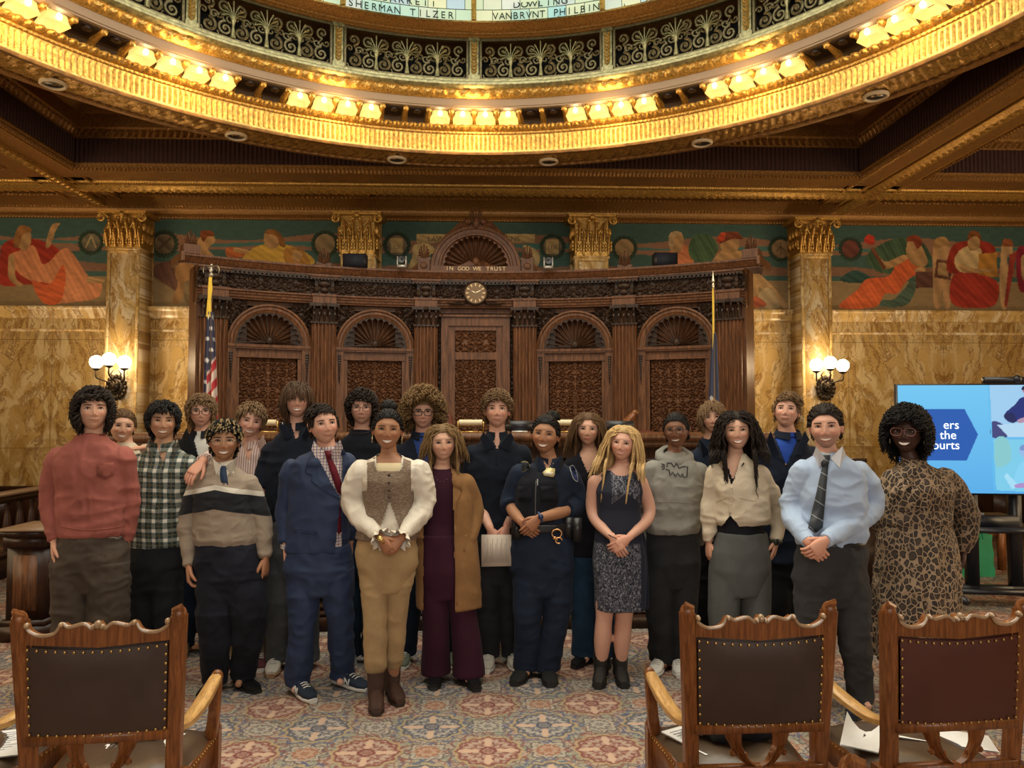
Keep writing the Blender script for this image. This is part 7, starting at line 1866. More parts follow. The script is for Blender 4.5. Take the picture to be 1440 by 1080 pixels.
# ---------------- 7 tall, black polo, long bangs
p = Person('person with long brown bangs covering the eyes in a black polo with white-edged collar', 5.05, 'pink', (418, 563, .98, 0, 0, -3), (416, 600), ((380, 626), (450, 622)), 7,
 hc='br', hair=dict(n=420, L=.125, Lf=.085, Ls=.10, vol=.016, r=.0085, hl=.058, side=-.055, back=-.085, grav=.75, lift=.45, mess=.5), smile=.8, A=[(371, 680), (376, 742, -.08)], B=[(456, 680), (452, 742)], hA=dict(d=DN, n=(1, 0, 0)), hB=dict(d=DN, n=(-1, 0, 0)),
 body=[(790, 412, 35, .11), (730, 413, 34, .10), (690, 414, 35, .10), (650, 415, 37, .11)], legs=stdlegs(393, 430, 780, 850, 391, 432))
POLO = cloth('black_pique', (.008, .011, .020), .8, .2)
g = p.torso([(731, 409, 36, .112), (690, 410, 36, .115), (650, 415, 40, .12)], hd=.105)
for sd in (-1, 1): p.sleeve(g, sd, [.066, .066, .066], .50)
ob = p.garment('black_polo', POLO, g, .0076, [(.004, (9, 9, 13))], opening=lambda x, y: (y < 618) & (np.abs(x - 417) < (618 - y) * .30))
p.collar(POLO, 'shirt', 'black_polo', [[(397, 590), (411, 614), (404, 618), (392, 602)], [(438, 590), (424, 614), (431, 618), (444, 602)]]); p.strip('black_polo', [(397, 594), (400, 602), (406, 608)], .0022, 'white_collar_edge', simple_c('white_edge', (.75, .75, .72), .7), .016, parent=ob)
p.pants(cloth('grey_trousers', (.070, .072, .078), .85), [(810, 412, 22, .10), (775, 412, 38, .12), (728, 412, 35, .11)], p.k['legs'], [.10, .092, .082, .078, .082])
for ax in (388, 432): p.shoe(ax, 0, -8, 'sneaker', simple_c('off_white_canvas', (.50, .46, .40), .7), SOLEG)
# ---------------- 8 blue suit
p = Person('person in a navy blue suit with dark red tie and checked shirt, dark sneakers', 4.6, 'pink', (455, 597, 1.0, 14, -7, 0), (459, 634), ((409, 654), (487, 644)), 8,
 hc='dk', hair=st(ST_SHORT, n=250, L=.05, Ls=.03, Lf=.04, flow='side', dir=-1, vol=.008, hl=.068, lift=.35), smile=.35, stub=.10, jaw=1.15, A=[(401, 715, .03), (403, 768, -.02)], B=[(496, 710, .10), (492, 765, .10)], hA=dict(d=(0, 0, -1), n=(1, .1, 0), c=.7), hB=dict(d=DN, n=(-1, 0, 0)),
 body=[(810, 445, 42, .12), (760, 449, 42, .12), (710, 450, 42, .12), (675, 450, 43, .12)], legs=[[(428, 800), (426, 870, -.03), (420, 0, .09), .06], [(472, 800), (478, 865, .0), (482, .12, .09), .06]])
m = Mt('suit_wool'); c = m.co(); n = m.noise(c, 7, 3); m.set(base=m.mix(n, (.009, .019, .056), (.016, .034, .092)), rough=.75, sheen=.03); m.bump(m.noise(c, 22, 4), .25, .005); SUIT = m.mat
g = p.torso([(775, 446, 42, .128), (745, 448, 42, .13), (715, 450, 41, .13), (680, 450, 43, .132)], hd=.115)
for sd in (-1, 1): p.sleeve(g, sd, [.070, .066, .058, .050, .042], .95)
def vo(x, y):
 c_ = np.interp(y, [630, 700, 780], [461, 479, 476]); w = np.interp(y, [620, 640, 660, 699, 712, 780], [20, 17, 12, .5, 0, 5]); return (np.abs(x - c_) < w) & (y > 612)
ob = p.garment('suit_jacket', SUIT, g, .0074, [(.006, (7, 7, 10)), (.003, (16, 16, 12))], opening=vo)
for side, pts in ((-1, [(441, 632), (432, 648), (429, 664), (440, 668), (437, 676), (456, 690), (477, 701), (468, 680), (452, 655)]), (1, [(482, 630), (490, 645), (489, 660), (484, 664), (489, 672), (486, 688), (480, 700), (477, 680), (472, 655)])):
 p.patch('suit_jacket', pts, 'lapel', SUIT, .008, 2, parent=ob, th=.006)
p.patch('suit_jacket', [(414, 742), (446, 746), (445, 752), (413, 748)], 'pocket_flap', SUIT, .005, 3, parent=ob)
m = Mt('checked_cotton'); x, y, z = m.xyz(m.co()); a_ = m.smooth(m.math('PINGPONG', x, .009), .0014, .0026); b_ = m.smooth(m.math('PINGPONG', z, .009), .0014, .0026); c = m.mix(a_, (.10, .13, .30), (.64, .56, .50)); c = m.mix(b_, (.22, .10, .16), c); m.set(base=c, rough=.8); CHK = m.mat
g = G(); g.rings(p.loft([(790, 450, 38, .110), (710, 450, 36, .112), (680, 451, 38, .114)] + [(q[0], q[1], q[2] * .97, q[3] * .98) for q in p.shoulder_secs(.102)])); p.garment('checked_shirt', CHK, g, .008)
p.collar(CHK, 'shirt', 'checked_shirt', [[(441, 620), (458, 640), (448, 652), (438, 632)], [(478, 618), (463, 640), (474, 650), (482, 630)]])
RT = cloth('dark_red_tie', (.13, .012, .022), .5, .3); t_ = p.patch('checked_shirt', [(457, 636), (466, 634), (465, 642), (474, 660), (484, 690), (481, 697), (474, 692), (464, 662), (459, 645)], 'necktie', RT, .014, 2); p.patch('checked_shirt', [(456, 634), (467, 633), (466, 644), (459, 645)], 'tie_knot', RT, .022, 2, parent=t_)
p.patch('checked_shirt', [(474, 712), (480, 712), (480, 748), (476, 752), (472, 740)], 'necktie_tail', RT, .014, 2)
p.strip('suit_jacket', [(461, 668), (470, 665)], .0015, 'tie_clip', NAIL, .0) if 0 else None
q_ = p.arm_path(-1)[-1]; g = G(); g.tube([tuple(Vector(q_) + Vector((0, 0, .012))), tuple(Vector(q_) + Vector((0, 0, -.012)))], [.036, .035], 14); p.add(g, 'shirt_cuff', CHK)
p.pants(SUIT, [(835, 448, 26, .11), (800, 448, 47, .13), (765, 448, 42, .12)], p.k['legs'], [[.108, .098, .082, .076, .076], [.108, .095, .078, .072, .074]], [(.006, (7, 7, 10)), (.004, (14, 14, 20))])
NBM = cloth('navy_sneaker', (.020, .028, .045), .7)
for i, (ax, dy, an) in enumerate(((420, 0, 22), (482, .12, 42))):
 o, h0, d, r = p.shoe(ax, dy, an, 'sneaker', NBM, SOLEW, L=.285)
 g = G(); sd_ = -1; q = h0 + d * .13 + r * (.052 * (-1 if i == 0 else -1)) + Vector((0, 0, .028)); q = h0 + d * .125 - r * .0505 + Vector((0, 0, .026)) if i == 0 else h0 + d * .125 - r * .0505 + Vector((0, 0, .026))
 for a_, b_ in (((0, 0), (.006, .042)), ((.006, .042), (.036, .0)), ((.036, .0), (.044, .040))): g.tube([q + d * a_[0] + Vector((0, 0, a_[1])), q + d * b_[0] + Vector((0, 0, b_[1]))], .0045, 6)
 p.add(g, 'white_letter_mark', simple_c('silver_mark', (.55, .55, .52), .5), 180, parent=o)
# ---------------- 9 black tee, wavy hair, glasses
p = Person('person with wavy dark hair and thin glasses in a plain black tee', 5.15, 'pink', (509, 574, .95, -3, 0, 0), (508, 610), ((474, 626), (542, 624)), 9,
 hc='dk', hair=st(ST_MOP, n=360, vol=.016, L=.07, Lf=.045, Ls=.05, curl=.010, side=-.02), smile=0, glasses=(.06, .05, .05), gr=(.024, .019), gt=.0015, A=[(466, 690), (470, 750)], B=[(550, 690), (546, 750)], hA=dict(d=DN, n=(1, 0, 0)), hB=dict(d=DN, n=(-1, 0, 0)),
 body=[(790, 508, 34, .11), (730, 508, 32, .10), (660, 508, 36, .11)], legs=stdlegs(490, 526, 780, 850, 492, 524))
g = p.torso([(760, 508, 34, .115), (700, 508, 34, .115), (655, 508, 39, .12)])
for sd in (-1, 1): p.sleeve(g, sd, [.062, .062, .064], .52)
p.garment('black_tee', cloth('black_tee', (.008, .009, .014), .9), g, .0078, [(.004, (9, 9, 12))]); p.collar(simple_c('black_rib', (.008, .008, .011), .9), 'crew', 'black_tee')
p.pants(jean('dark_teal_jeans', (.012, .026, .045)), [(810, 508, 22, .10), (775, 508, 36, .12), (740, 508, 33, .11)], p.k['legs'], [.098, .09, .08, .075, .075])
for ax in (492, 524): p.shoe(ax, 0, 0, 'sneaker', simple_c('grey_canvas', (.17, .18, .17), .8), SOLEW)
# ---------------- 10 tweed vest
p = Person('person in a tweed vest over a white puff-sleeved blouse, khaki trousers and brown boots', 4.42, 'mid', (545, 604, .98, 0, 2, 0), (547, 645), ((506, 655), (590, 655)), 10, fem=True,
 hc='blk', hair=st(ST_SHORT, flow='back', n=300, L=.085, vol=.007, lift=.05, grav=.4, hl=.066, side=.0, mess=.25, bun=[(0, .045, .125, .045)]), smile=1, earring=.018, neckr=.046, boot=.235,
 A=[(499, 712, .02), (536, 757, -.20)], B=[(594, 712, .02), (563, 758, -.20)], hA=dict(d=(.55, -.25, -.75), n=(.2, .9, .3), c=.85), hB=dict(d=(-.75, -.2, -.6), n=(0, .95, -.2), c=.7),
 body=[(800, 544, 42, .12), (755, 545, 40, .11), (710, 547, 30, .095), (672, 547, 35, .12)], legs=[[(527, 800), (528, 857, -.04), (529, -.02, .10), .20], [(563, 800), (557, 857, 0), (553, .10, .10), .20]])
BLO = cloth('white_satin', (.70, .64, .54), .5, .06)
g = p.torso([(748, 547, 36, .115), (712, 547, 31, .105), (675, 547, 36, .128)], hd=.10)
for sd in (-1, 1): p.sleeve(g, sd, [.070, .078, .072, .062, .050, .030], .93)
ob = p.garment('white_blouse', BLO, g, .0072, [(.006, (10, 10, 12)), (.004, (22, 22, 20))], opening=lambda x, y: (y < 664) & (np.abs(x - 547) < 17) & (y < 664 - (np.abs(x - 547) / 17) ** 4 * 10) & (y > 622))
for sd in (-1, 1):
 P_a = p.arm_path(sd, 8); a_, b_ = Vector(P_a[-3]), Vector(P_a[-1]); dd = (b_ - a_).normalized(); e1 = dd.cross(Vector((0, 1, 0))).normalized(); e2 = dd.cross(e1); g = G(); R = []
 for t_, rr, am in ((-.035, .032, 0), (-.02, .035, .05), (.005, .052, .16), (.022, .062, .20)):
  R.append([tuple(b_ + dd * (t_ - .01) + (e1 * math.cos(w) + e2 * math.sin(w)) * rr * (1 + am * math.sin(w * 9))) for w in np.arange(54) / 54 * 2 * PI])
 g.grid(np.array(R), cv=True); p.add(g, 'ruffled_cuff', BLO, 180)
m = Mt('tweed'); c = m.co(); n = m.noise(m.map(c, (1, 1, 4)), 55, 5, .7); n2 = m.noise(c, 240, 2); m.set(base=m.mix(n2, m.ramp(n, [(.35, (.055, .034, .024)), (.5, (.18, .125, .085)), (.62, (.42, .34, .25))]), (.20, .14, .10)), rough=.95, sheen=.03); m.bump(n, .5, .006); TWD = m.mat
def vop(x, y):
 top = (np.abs(x - 547) < 19.5) & (y < 662 - (np.clip(np.abs(x - 547) - 12, 0, 9) / 9) ** 2 * 14)
 arm = (np.abs(x - 547) > 31.5) & (y < 690); low = (np.abs(x - 548) < (y - 707) * .36) & (y > 707); return top | arm | low
g = p.torso([(757, 544, 43.5, .135), (742, 545, 41, .130), (712, 547, 33.5, .122), (675, 547, 38, .150)], hd=.122)
ob = p.garment('tweed_vest', TWD, g, .0070, [(.002, (14, 14, 14))], opening=vop)
p.button('tweed_vest', [(547, 668), (547, 679), (547, 690), (547, 699)], .0085, simple_c('brown_button', (.045, .025, .018), .4))
g = G(); nk_ = p.p(547, 647); g.tube([tuple(p.hit('white_blouse', 547 + 13 * math.sin(w), 640 + 24 * (math.cos(w) + 1) / 2, .006)) for w in np.linspace(-1.5, 1.5, 16)], .0013, 5); p.add(g, 'necklace', simple_c('gold_ring', (.75, .60, .35), .25, .8), 180)
CAM = G(); CAM.rings(p.loft([(720, 547, 26, .10), (668, 547, 32, .116), (656, 547, 30, .105), (650, 547, 27, .09)])); p.garment('cream_camisole', simple_c('cream_cami', (.66, .55, .34), .7), CAM, .008)
KHA = cloth('khaki_twill', (.36, .245, .125), .8, .14)
p.pants(KHA, [(830, 545, 24, .11), (795, 545, 42, .13), (775, 544, 43, .13), (748, 545, 38, .115)], p.k['legs'], [[.094, .086, .072, .068, .058], [.090, .080, .066, .060, .052]], [(.004, (8, 8, 14))])
BBT = simple('brown_boot_leather', (.055, .028, .020), .35, nz=.3, nscale=18, bump=.3, bscale=30)
p.shoe(529, -.02, 2, 'boot', BBT, simple_c('boot_heel', (.03, .018, .014), .4), L=.25, w=.046); p.shoe(552, .10, 14, 'boot', BBT, simple_c('boot_heel', (.03, .018, .014), .4), L=.25, w=.046)
q = Vector(p.arm_path(-1)[-1]); g = G(); g.tube([q + Vector((-.022, -.01, .02)), q + Vector((.005, -.035, .0)), q + Vector((.022, -.02, -.022))], [.008, .011, .008], 8); g.ball(q + Vector((-.004, -.036, .004)), (.016, .008, .016), 12, 6); p.add(g, 'gold_watch', simple_c('gold_watch', (.75, .55, .20), .25, .85), 180)
# ---------------- 11 big curls
p = Person('person with a big halo of blond-brown curls and black glasses in a navy jacket', 5.15, 'pink', (595, 580, .95, 0, 0, 0), (595, 613), ((562, 630), (632, 628)), 11,
 hc='dbl', hair=dict(n=620, L=.075, Lf=.055, Ls=.07, vol=.062, r=.0080, curl=.013, cf=5, hl=.052, side=-.035, back=-.07, grav=.25, lift=1.6, flow='out', mess=1.2, capk=2, steps=9), smile=.1, glasses=(.02, .017, .016), gr=(.0255, .019), gt=.0028, gsq=4, A=[(556, 690), (560, 750)], B=[(640, 690), (634, 750)], hA=dict(d=DN, n=(1, 0, 0)), hB=dict(d=DN, n=(-1, 0, 0)),
 body=[(790, 597, 34, .11), (730, 597, 32, .10), (660, 596, 36, .11)], legs=stdlegs(580, 616, 780, 850, 572, 636))
g = p.torso([(770, 597, 35, .12), (700, 597, 36, .12), (658, 596, 40, .125)])
for sd in (-1, 1): p.sleeve(g, sd, [.064, .060, .052, .044], .95)
NVJ = cloth('navy_jacket', (.010, .013, .026), .8)
p.garment('navy_jacket', NVJ, g, .0078, [(.004, (9, 9, 12))], opening=lambda x, y: (y < 668) & (np.abs(x - 596) < (668 - y) * .28)); p.collar(NVJ, 'shirt', 'navy_jacket', r=.064)
g = G(); g.rings(p.loft([(720, 596, 26, .10), (650, 596, 31, .108)] + [(q[0], q[1], q[2] * .97, q[3] * .97) for q in p.shoulder_secs(.1)])); p.garment('blue_tee', simple_c('blue_tee', (.015, .045, .20), .9), g, .008); p.collar(simple_c('blue_rib', (.012, .03, .13), .9), 'crew', 'blue_tee')
p.pants(jean('dark_jeans11', (.010, .016, .030)), [(810, 597, 22, .10), (775, 597, 36, .12), (750, 597, 34, .11)], p.k['legs'], [.098, .088, .078, .070, .066])
SAGE = simple_c('sage_suede', (.13, .15, .11), .85)
p.shoe(570, 0, -8, 'sneaker', SAGE, SOLEW, L=.26); p.shoe(638, .0, 6, 'sneaker', SAGE, SOLEW, L=.26)
# ---------------- 12 camel coat
p = Person('person in a long camel coat over a dark plum top and trousers', 4.75, 'fair', (623, 623, .94, 3, -2, 0), (622, 659), ((598, 670), (656, 672)), 12, fem=True,
 hc='dbl', hair=dict(chest=.10, n=380, L=.24, Lf=.20, Ls=.24, vol=.010, r=.0085, curl=.005, cf=1, hl=.070, side=.0, back=-.06, grav=.75, lift=.25, flow='part', part=-.01, fy=-.03, steps=10, mess=.4), smile=.45, earring=.012,
 A=[(588, 715, .04), (590, 765, .06)], B=[(668, 715, .03), (657, 764, -.06)], hA=dict(d=DN, n=(1, 0, 0)), hB=dict(d=(-.12, -.1, -1), n=(-.4, .8, 0), c=.18, sp=1.2),
 body=[(800, 622, 36, .11), (750, 621, 22, .09), (700, 622, 26, .10)], legs=[[(611, 800), (613, 870, -.02), (613, .02, .09), .045], [(643, 800), (652, 868, -.02), (659, -.02, .09), .045]])
CAMEL = cloth('camel_wool', (.25, .13, .052), .85, .15)
def co_(x, y):
 w = np.interp(y, [640, 668, 700, 760, 860], [12, 17, 19, 21, 22]); c_ = np.interp(y, [650, 760, 860], [618, 617, 618]); return (np.abs(x - c_ - 0) < w) & (y < 900)
g = p.torso([(853, 632, 45, .135), (800, 630, 44, .135), (745, 627, 41, .13), (700, 626, 38, .128)], hd=.108)
for sd in (-1, 1): p.sleeve(g, sd, [.064, .060, .056, .050, .046], .95)
ob = p.garment('camel_coat', CAMEL, g, .0076, [(.005, (8, 8, 7))], opening=co_)
for pts in ([(637, 662), (646, 668), (650, 690), (643, 704), (640, 735), (637, 700)], [(603, 664), (597, 672), (595, 695), (599, 706), (600, 735), (599, 700)]): p.patch('camel_coat', pts, 'lapel', CAMEL, .010, 2, parent=ob, th=.006)
p.strip('camel_coat', [(640, 740), (641, 800), (643, 851)], .004, 'front_edge', CAMEL, .003, parent=ob); p.strip('camel_coat', [(655, 752), (653, 775)], .006, 'pocket_welt', CAMEL, .002, parent=ob)
PLUM = cloth('plum_crepe', (.040, .010, .022), .8, .12)
g = G(); g.rings(p.loft([(760, 621, 26, .10), (735, 621, 24, .09), (700, 621, 27, .105), (686, 621, 28, .105)] + [(q[0], q[1], q[2] * .95, q[3] * .96) for q in p.shoulder_secs(.1)[:3]])); p.garment('plum_top', PLUM, g, .008)
p.collar(PLUM, 'crew', 'plum_top', r=.056, z=-.012)
p.pants(PLUM, [(840, 624, 26, .11), (800, 624, 38, .12), (750, 621, 28, .10)], p.k['legs'], [[.092, .088, .082, .086, .092], [.092, .090, .086, .092, .100]], [(.004, (7, 7, 4))])
for ax, dy, an in ((613, .02, -4), (662, -.02, 12)): p.shoe(ax, dy, an, 'dress', BLACKLEA, SOLEK, L=.24, w=.044)
p.button('plum_top', [(613, 671), (615, 675), (619, 677), (624, 677), (628, 674)], .002, simple_c('silver_bead', (.6, .6, .6), .3, .8), 'necklace_bead')
# ---------------- 13 black polo, curly top, papers
p = Person('person with short curly hair in a black polo holding papers, hands low', 5.08, 'pink', (699, 577, 1.0, 0, 0, -5), (699, 613), ((664, 632), (735, 632)), 13,
 hc='sand', hair=st(ST_SHORT, n=380, L=.045, Lf=.038, Ls=.018, vol=.014, r=.0070, curl=.009, cf=5, lift=.9, side=.0, hl=.058), smile=.1, A=[(668, 692, .02), (690, 745, -.20)], B=[(734, 692, .02), (712, 742, -.20)], hA=dict(d=(.30, -.2, -1), n=(.5, .8, 0), c=.45), hB=dict(d=(-.25, -.2, -1), n=(-.5, .8, 0), c=.45), armr=(.050, .046, .038, .027),
 body=[(800, 698, 34, .11), (745, 698, 33, .10), (700, 699, 35, .10), (655, 699, 38, .11)], legs=stdlegs(681, 716, 790, 855, 690, 718))
g = p.torso([(752, 698, 34, .112), (700, 699, 36, .115), (658, 699, 42, .125)], hd=.112)
for sd in (-1, 1): p.sleeve(g, sd, [.070, .070, .068], .56)
ob = p.garment('black_polo', POLO, g, .0076, [(.004, (9, 9, 13))], opening=lambda x, y: (y < 630) & (np.abs(x - 699) < (630 - y) * .38)); p.collar(POLO, 'shirt', 'black_polo', [[(680, 607), (696, 628), (683, 634), (675, 616)], [(718, 607), (702, 628), (715, 634), (723, 616)]])
p.strip('black_polo', [(699, 630), (699, 655)], .008, 'placket', POLO, .001, parent=ob, flat=.2)
p.pants(cloth('charcoal_trousers', (.020, .020, .022), .85), [(820, 698, 22, .10), (785, 698, 38, .12), (745, 698, 34, .11)], p.k['legs'], [.100, .090, .078, .070, .066])
p.shoe(688, 0, -6, 'sneaker', simple_c('cream_knit_shoe', (.45, .42, .36), .8), SOLEW); p.shoe(720, .02, 10, 'sneaker', simple_c('cream_knit_shoe', (.45, .42, .36), .8), SOLEW)
tpp = thing('booklet', 'printed white booklet held low in both hands of the boy in the black polo', 'papers', tuple(p.p(697, 773, -.30)))
A_, B_, C_, D_ = [p.p(x, y, -.30) for x, y in ((677, 752), (719, 752), (719, 796), (677, 797))]; g = G(); g.add([tuple(v) for v in (A_, B_, C_, D_)] + [tuple(v + Vector((0, .006, 0))) for v in (A_, B_, C_, D_)], [(0, 1, 2, 3), (4, 7, 6, 5), (0, 4, 5, 1), (1, 5, 6, 2), (2, 6, 7, 3), (3, 7, 4, 0)]); g.build('pages', simple('cream_paper', (.58, .49, .40), .7), tpp, 0)
g = G()
for i in range(16):
 x0_ = A_.x + .02 + i * (B_.x - A_.x - .04) / 15; g.box(x0_ - .0018, x0_ + .0018, A_.y - .001, A_.y + .0, D_.z + .025, D_.z + .025 + (.09 + .03 * ((i * 7) % 3)))
g.build('printed_rows', simple_c('print_grey2', (.30, .26, .24), .8), tpp, 0)
# ---------------- 14 police officer
p = Person('person in a dark navy police uniform with vest, gold badge and duty belt', 4.82, 'mid', (767, 611, 1.02, -8, 6, 0), (773, 650), ((729, 659), (803, 662)), 14, fem=True,
 hc='blk', hair=st(ST_SHORT, flow='back', n=300, L=.085, vol=.007, lift=.05, grav=.4, hl=.066, side=.0, mess=.25, bun=[(.025, .06, .105, .042)]), smile=.95, neckr=.048, armr=(.046, .042, .038, .026),
 A=[(718, 708, .02), (734, 735, -.22)], B=[(809, 710, .02), (757, 729, -.26)], hA=dict(d=(.75, -.2, -.65), n=(.1, .9, 0), c=.6), hB=dict(d=(-.7, -.05, -.75), n=(-.1, .95, .1), c=.30),
 body=[(800, 762, 42, .12), (745, 762, 38, .11), (700, 764, 36, .11), (680, 765, 38, .12)], legs=[[(744, 800), (742, 868, -.02), (740, .02, .09), .06], [(783, 800), (782, 868, -.02), (770, 0, .09), .06]])
UNI = cloth('uniform_navy', (.012, .019, .038), .75, .2)
g = p.torso([(742, 762, 40, .125), (712, 763, 38, .122), (685, 765, 39, .13)], hd=.112)
for sd in (-1, 1): p.sleeve(g, sd, [.066, .068, .068], .52)
ob = p.garment('uniform_shirt', UNI, g, .0072, [(.004, (10, 10, 13))], opening=lambda x, y: (y < 662) & (np.abs(x - 770) < (662 - y) * .35)); p.collar(UNI, 'shirt', 'uniform_shirt', [[(756, 640), (768, 660), (756, 664), (750, 650)], [(789, 640), (773, 660), (787, 664), (794, 650)]])
VES = cloth('black_vest', (.012, .013, .019), .8, .3)
g = G(); g.rings(p.loft([(733, 757, 33, .140), (712, 757, 34, .142), (690, 758, 34, .148), (676, 759, 32, .146), (665, 760, 27, .125), (655, 761, 24, .10)])); vo_ = p.garment('ballistic_vest', VES, g, .0074, [(.003, (10, 10, 10))], opening=lambda x, y: (y < 672) & (np.abs(x - 769) < (672 - y) * .5))
p.strip('ballistic_vest', [(754, 676), (753, 700), (753, 730)], .0028, 'zipper', simple_c('zip_grey', (.12, .12, .12), .4), .002, parent=vo_); p.strip('ballistic_vest', [(756, 674), (756, 683)], .0022, 'silver_pen', SILV, .006, parent=vo_)
for a_ in (([(729, 684), (748, 685), (748, 704), (729, 703)]), ([(760, 684), (786, 684), (785, 706), (761, 706)])): p.patch('ballistic_vest', a_, 'vest_pocket', VES, .014, 3, parent=vo_, th=.012)
GB = simple('gold_badge', (.70, .60, .28), .4, .2); b_ = p.patch('uniform_shirt', [(769, 652), (778, 651), (781, 656), (780, 668), (778, 671), (765, 669), (763, 664), (768, 660)], 'gold_badge', GB, .016, 1, th=.006); p.patch('uniform_shirt', [(769, 655), (777, 655), (777, 660), (769, 660)], 'badge_number_bar', simple_c('badge_pale', (.72, .68, .50), .5), .018, 1, parent=b_); p.patch('uniform_shirt', [(766, 663), (778, 664), (777, 669), (766, 668)], 'badge_name_bar', simple_c('badge_pale', (.72, .68, .50), .5), .018, 1, parent=b_)
s_ = p.patch('uniform_shirt', [(733, 650), (740, 649), (745, 655), (741, 661), (734, 664)], 'shoulder_patch', simple_c('patch_dark', (.05, .06, .07), .8), .004, 2, parent=ob); p.strip('uniform_shirt', [(733, 650), (740, 649), (745, 655), (741, 661), (734, 664)], .0016, 'patch_edge', simple_c('patch_gold', (.45, .38, .16), .7), .005, parent=ob)
s_ = p.patch('uniform_shirt', [(801, 656), (807, 655), (812, 668), (812, 677), (806, 672)], 'shoulder_patch', simple_c('patch_blue', (.03, .05, .16), .8), .004, 2, parent=ob); p.strip('uniform_shirt', [(801, 656), (807, 655), (812, 668), (812, 677), (806, 672), (801, 656)], .0018, 'patch_edge', simple_c('patch_white', (.50, .50, .45), .7), .005, parent=ob)
DB = simple('duty_belt', (.010, .010, .012), .35)
g = G(); g.rings(p.loft([(746, 762, 42, .132), (733, 762, 42, .132)], e=2.4)); bl = p.garment('duty_belt', DB, g, .007)
p.add(G().ball(p.hit('duty_belt', 781, 735, .008), (.010, .006, .010), 12, 6), 'belt_buckle', BRS, 180, parent=bl)
for x, y, w, h in ((727, 745, 7, 13), (800, 742, 8, 14), (738, 742, 6, 8), (812, 745, 6, 16)):
 a_ = p.hit('duty_belt', x, y - 5, .012); q = at(x, y, a_.y); gg = G(); gg.box(q.x - w * p.m, q.x + w * p.m, a_.y - .012, a_.y + .05, q.z - h * p.m, q.z + h * p.m); p.add(gg, 'belt_pouch', DB, 0, parent=bl)
cg = G(); hc = p.hit('duty_belt', 783, 743, .02); hc = at(783, 753, hc.y); a = np.linspace(-.9, 4.0, 22); cg.tube([(hc.x + .030 * math.cos(w), hc.y, hc.z + .012 + .026 * math.sin(w)) for w in a], .0052, 6); cg.tube([(hc.x + .012 + .020 * math.cos(w), hc.y - .004, hc.z - .030 + .018 * math.sin(w)) for w in np.linspace(0, 5.2, 16)], .0048, 6); cg.box(hc.x - .024, hc.x - .004, hc.y - .006, hc.y + .004, hc.z - .024, hc.z - .006); cg.tube([(hc.x + .0, hc.y, hc.z - .01), (hc.x + .002, hc.y, hc.z - .03)], .006, 6)
p.add(cg, 'handcuffs', simple('brass_cuffs', (.85, .48, .22), .25, .85), 180)
p.pants(UNI, [(835, 763, 26, .11), (800, 762, 45, .13), (770, 762, 44, .13), (740, 762, 40, .12)], p.k['legs'], [[.105, .098, .084, .080, .082], [.105, .096, .080, .078, .084]], [(.005, (7, 7, 8)), (.003, (14, 14, 18))])
p.shoe(738, .02, -18, 'dress', BLACKMAT, SOLEK, w=.052); p.shoe(770, 0, 6, 'dress', BLACKMAT, SOLEK, w=.052)
q = Vector(p.arm_path(1)[-1]) + Vector((.012, 0, .006)); dd = Vector((-.9, -.1, -.35)).normalized(); e1 = dd.cross(Vector((0, 1, 0))).normalized(); e2 = dd.cross(e1); g = G(); g.tube([tuple(q + (e1 * math.cos(w) + e2 * math.sin(w)) * .031) for w in np.arange(18) / 18 * 2 * PI], .007, 6, closed=True); w_o = p.add(g, 'wrist_watch', simple_c('blue_strap', (.03, .05, .14), .5), 180); p.add(G().ball(q - Vector((0, .032, -.008)), (.017, .008, .017), 12, 6), 'watch_face', simple_c('watch_glass', (.015, .03, .09), .1), 180, parent=w_o)
# ---------------- 15 long straight brown hair
p = Person('person with long straight brown hair in a black v-neck and jeans, back row', 5.1, 'fair', (827, 604, .92, -2, 2, 0), (829, 634), ((802, 647), (858, 647)), 15, fem=True,
 hc='lbr', hair=dict(n=420, L=.30, Lf=.25, Ls=.30, vol=.010, r=.0080, hl=.070, side=.0, back=-.06, grav=.85, lift=.2, flow='part', part=.005, fy=-.02, steps=11, mess=.3), smile=.1, A=[(795, 705), (798, 760)], B=[(866, 705), (862, 760)], hA=dict(d=DN, n=(1, 0, 0)), hB=dict(d=DN, n=(-1, 0, 0)),
 body=[(790, 829, 30, .10), (740, 829, 27, .09), (680, 829, 29, .11)], legs=stdlegs(818, 846, 785, 850, 822, 848))
KN = cloth('black_knit', (.010, .010, .014), .9)
g = p.torso([(780, 829, 33, .12), (720, 829, 30, .11), (675, 829, 31, .12)])
for sd in (-1, 1): p.sleeve(g, sd, [.056, .052, .048, .040], .95)
p.garment('black_vneck', KN, g, .008, [(.003, (9, 9, 12))], opening=lambda x, y: (y < 664) & (np.abs(x - 827) < (664 - y) * .42))
p.pants(jean('blue_jeans', (.018, .045, .085)), [(815, 830, 20, .10), (785, 830, 33, .11), (765, 830, 32, .11)], p.k['legs'], [.092, .085, .080, .082, .088])
for ax, an in ((823, -25), (848, 5)): p.shoe(ax, 0, an, 'dress', BLACKLEA, SOLEK, L=.24, w=.045)
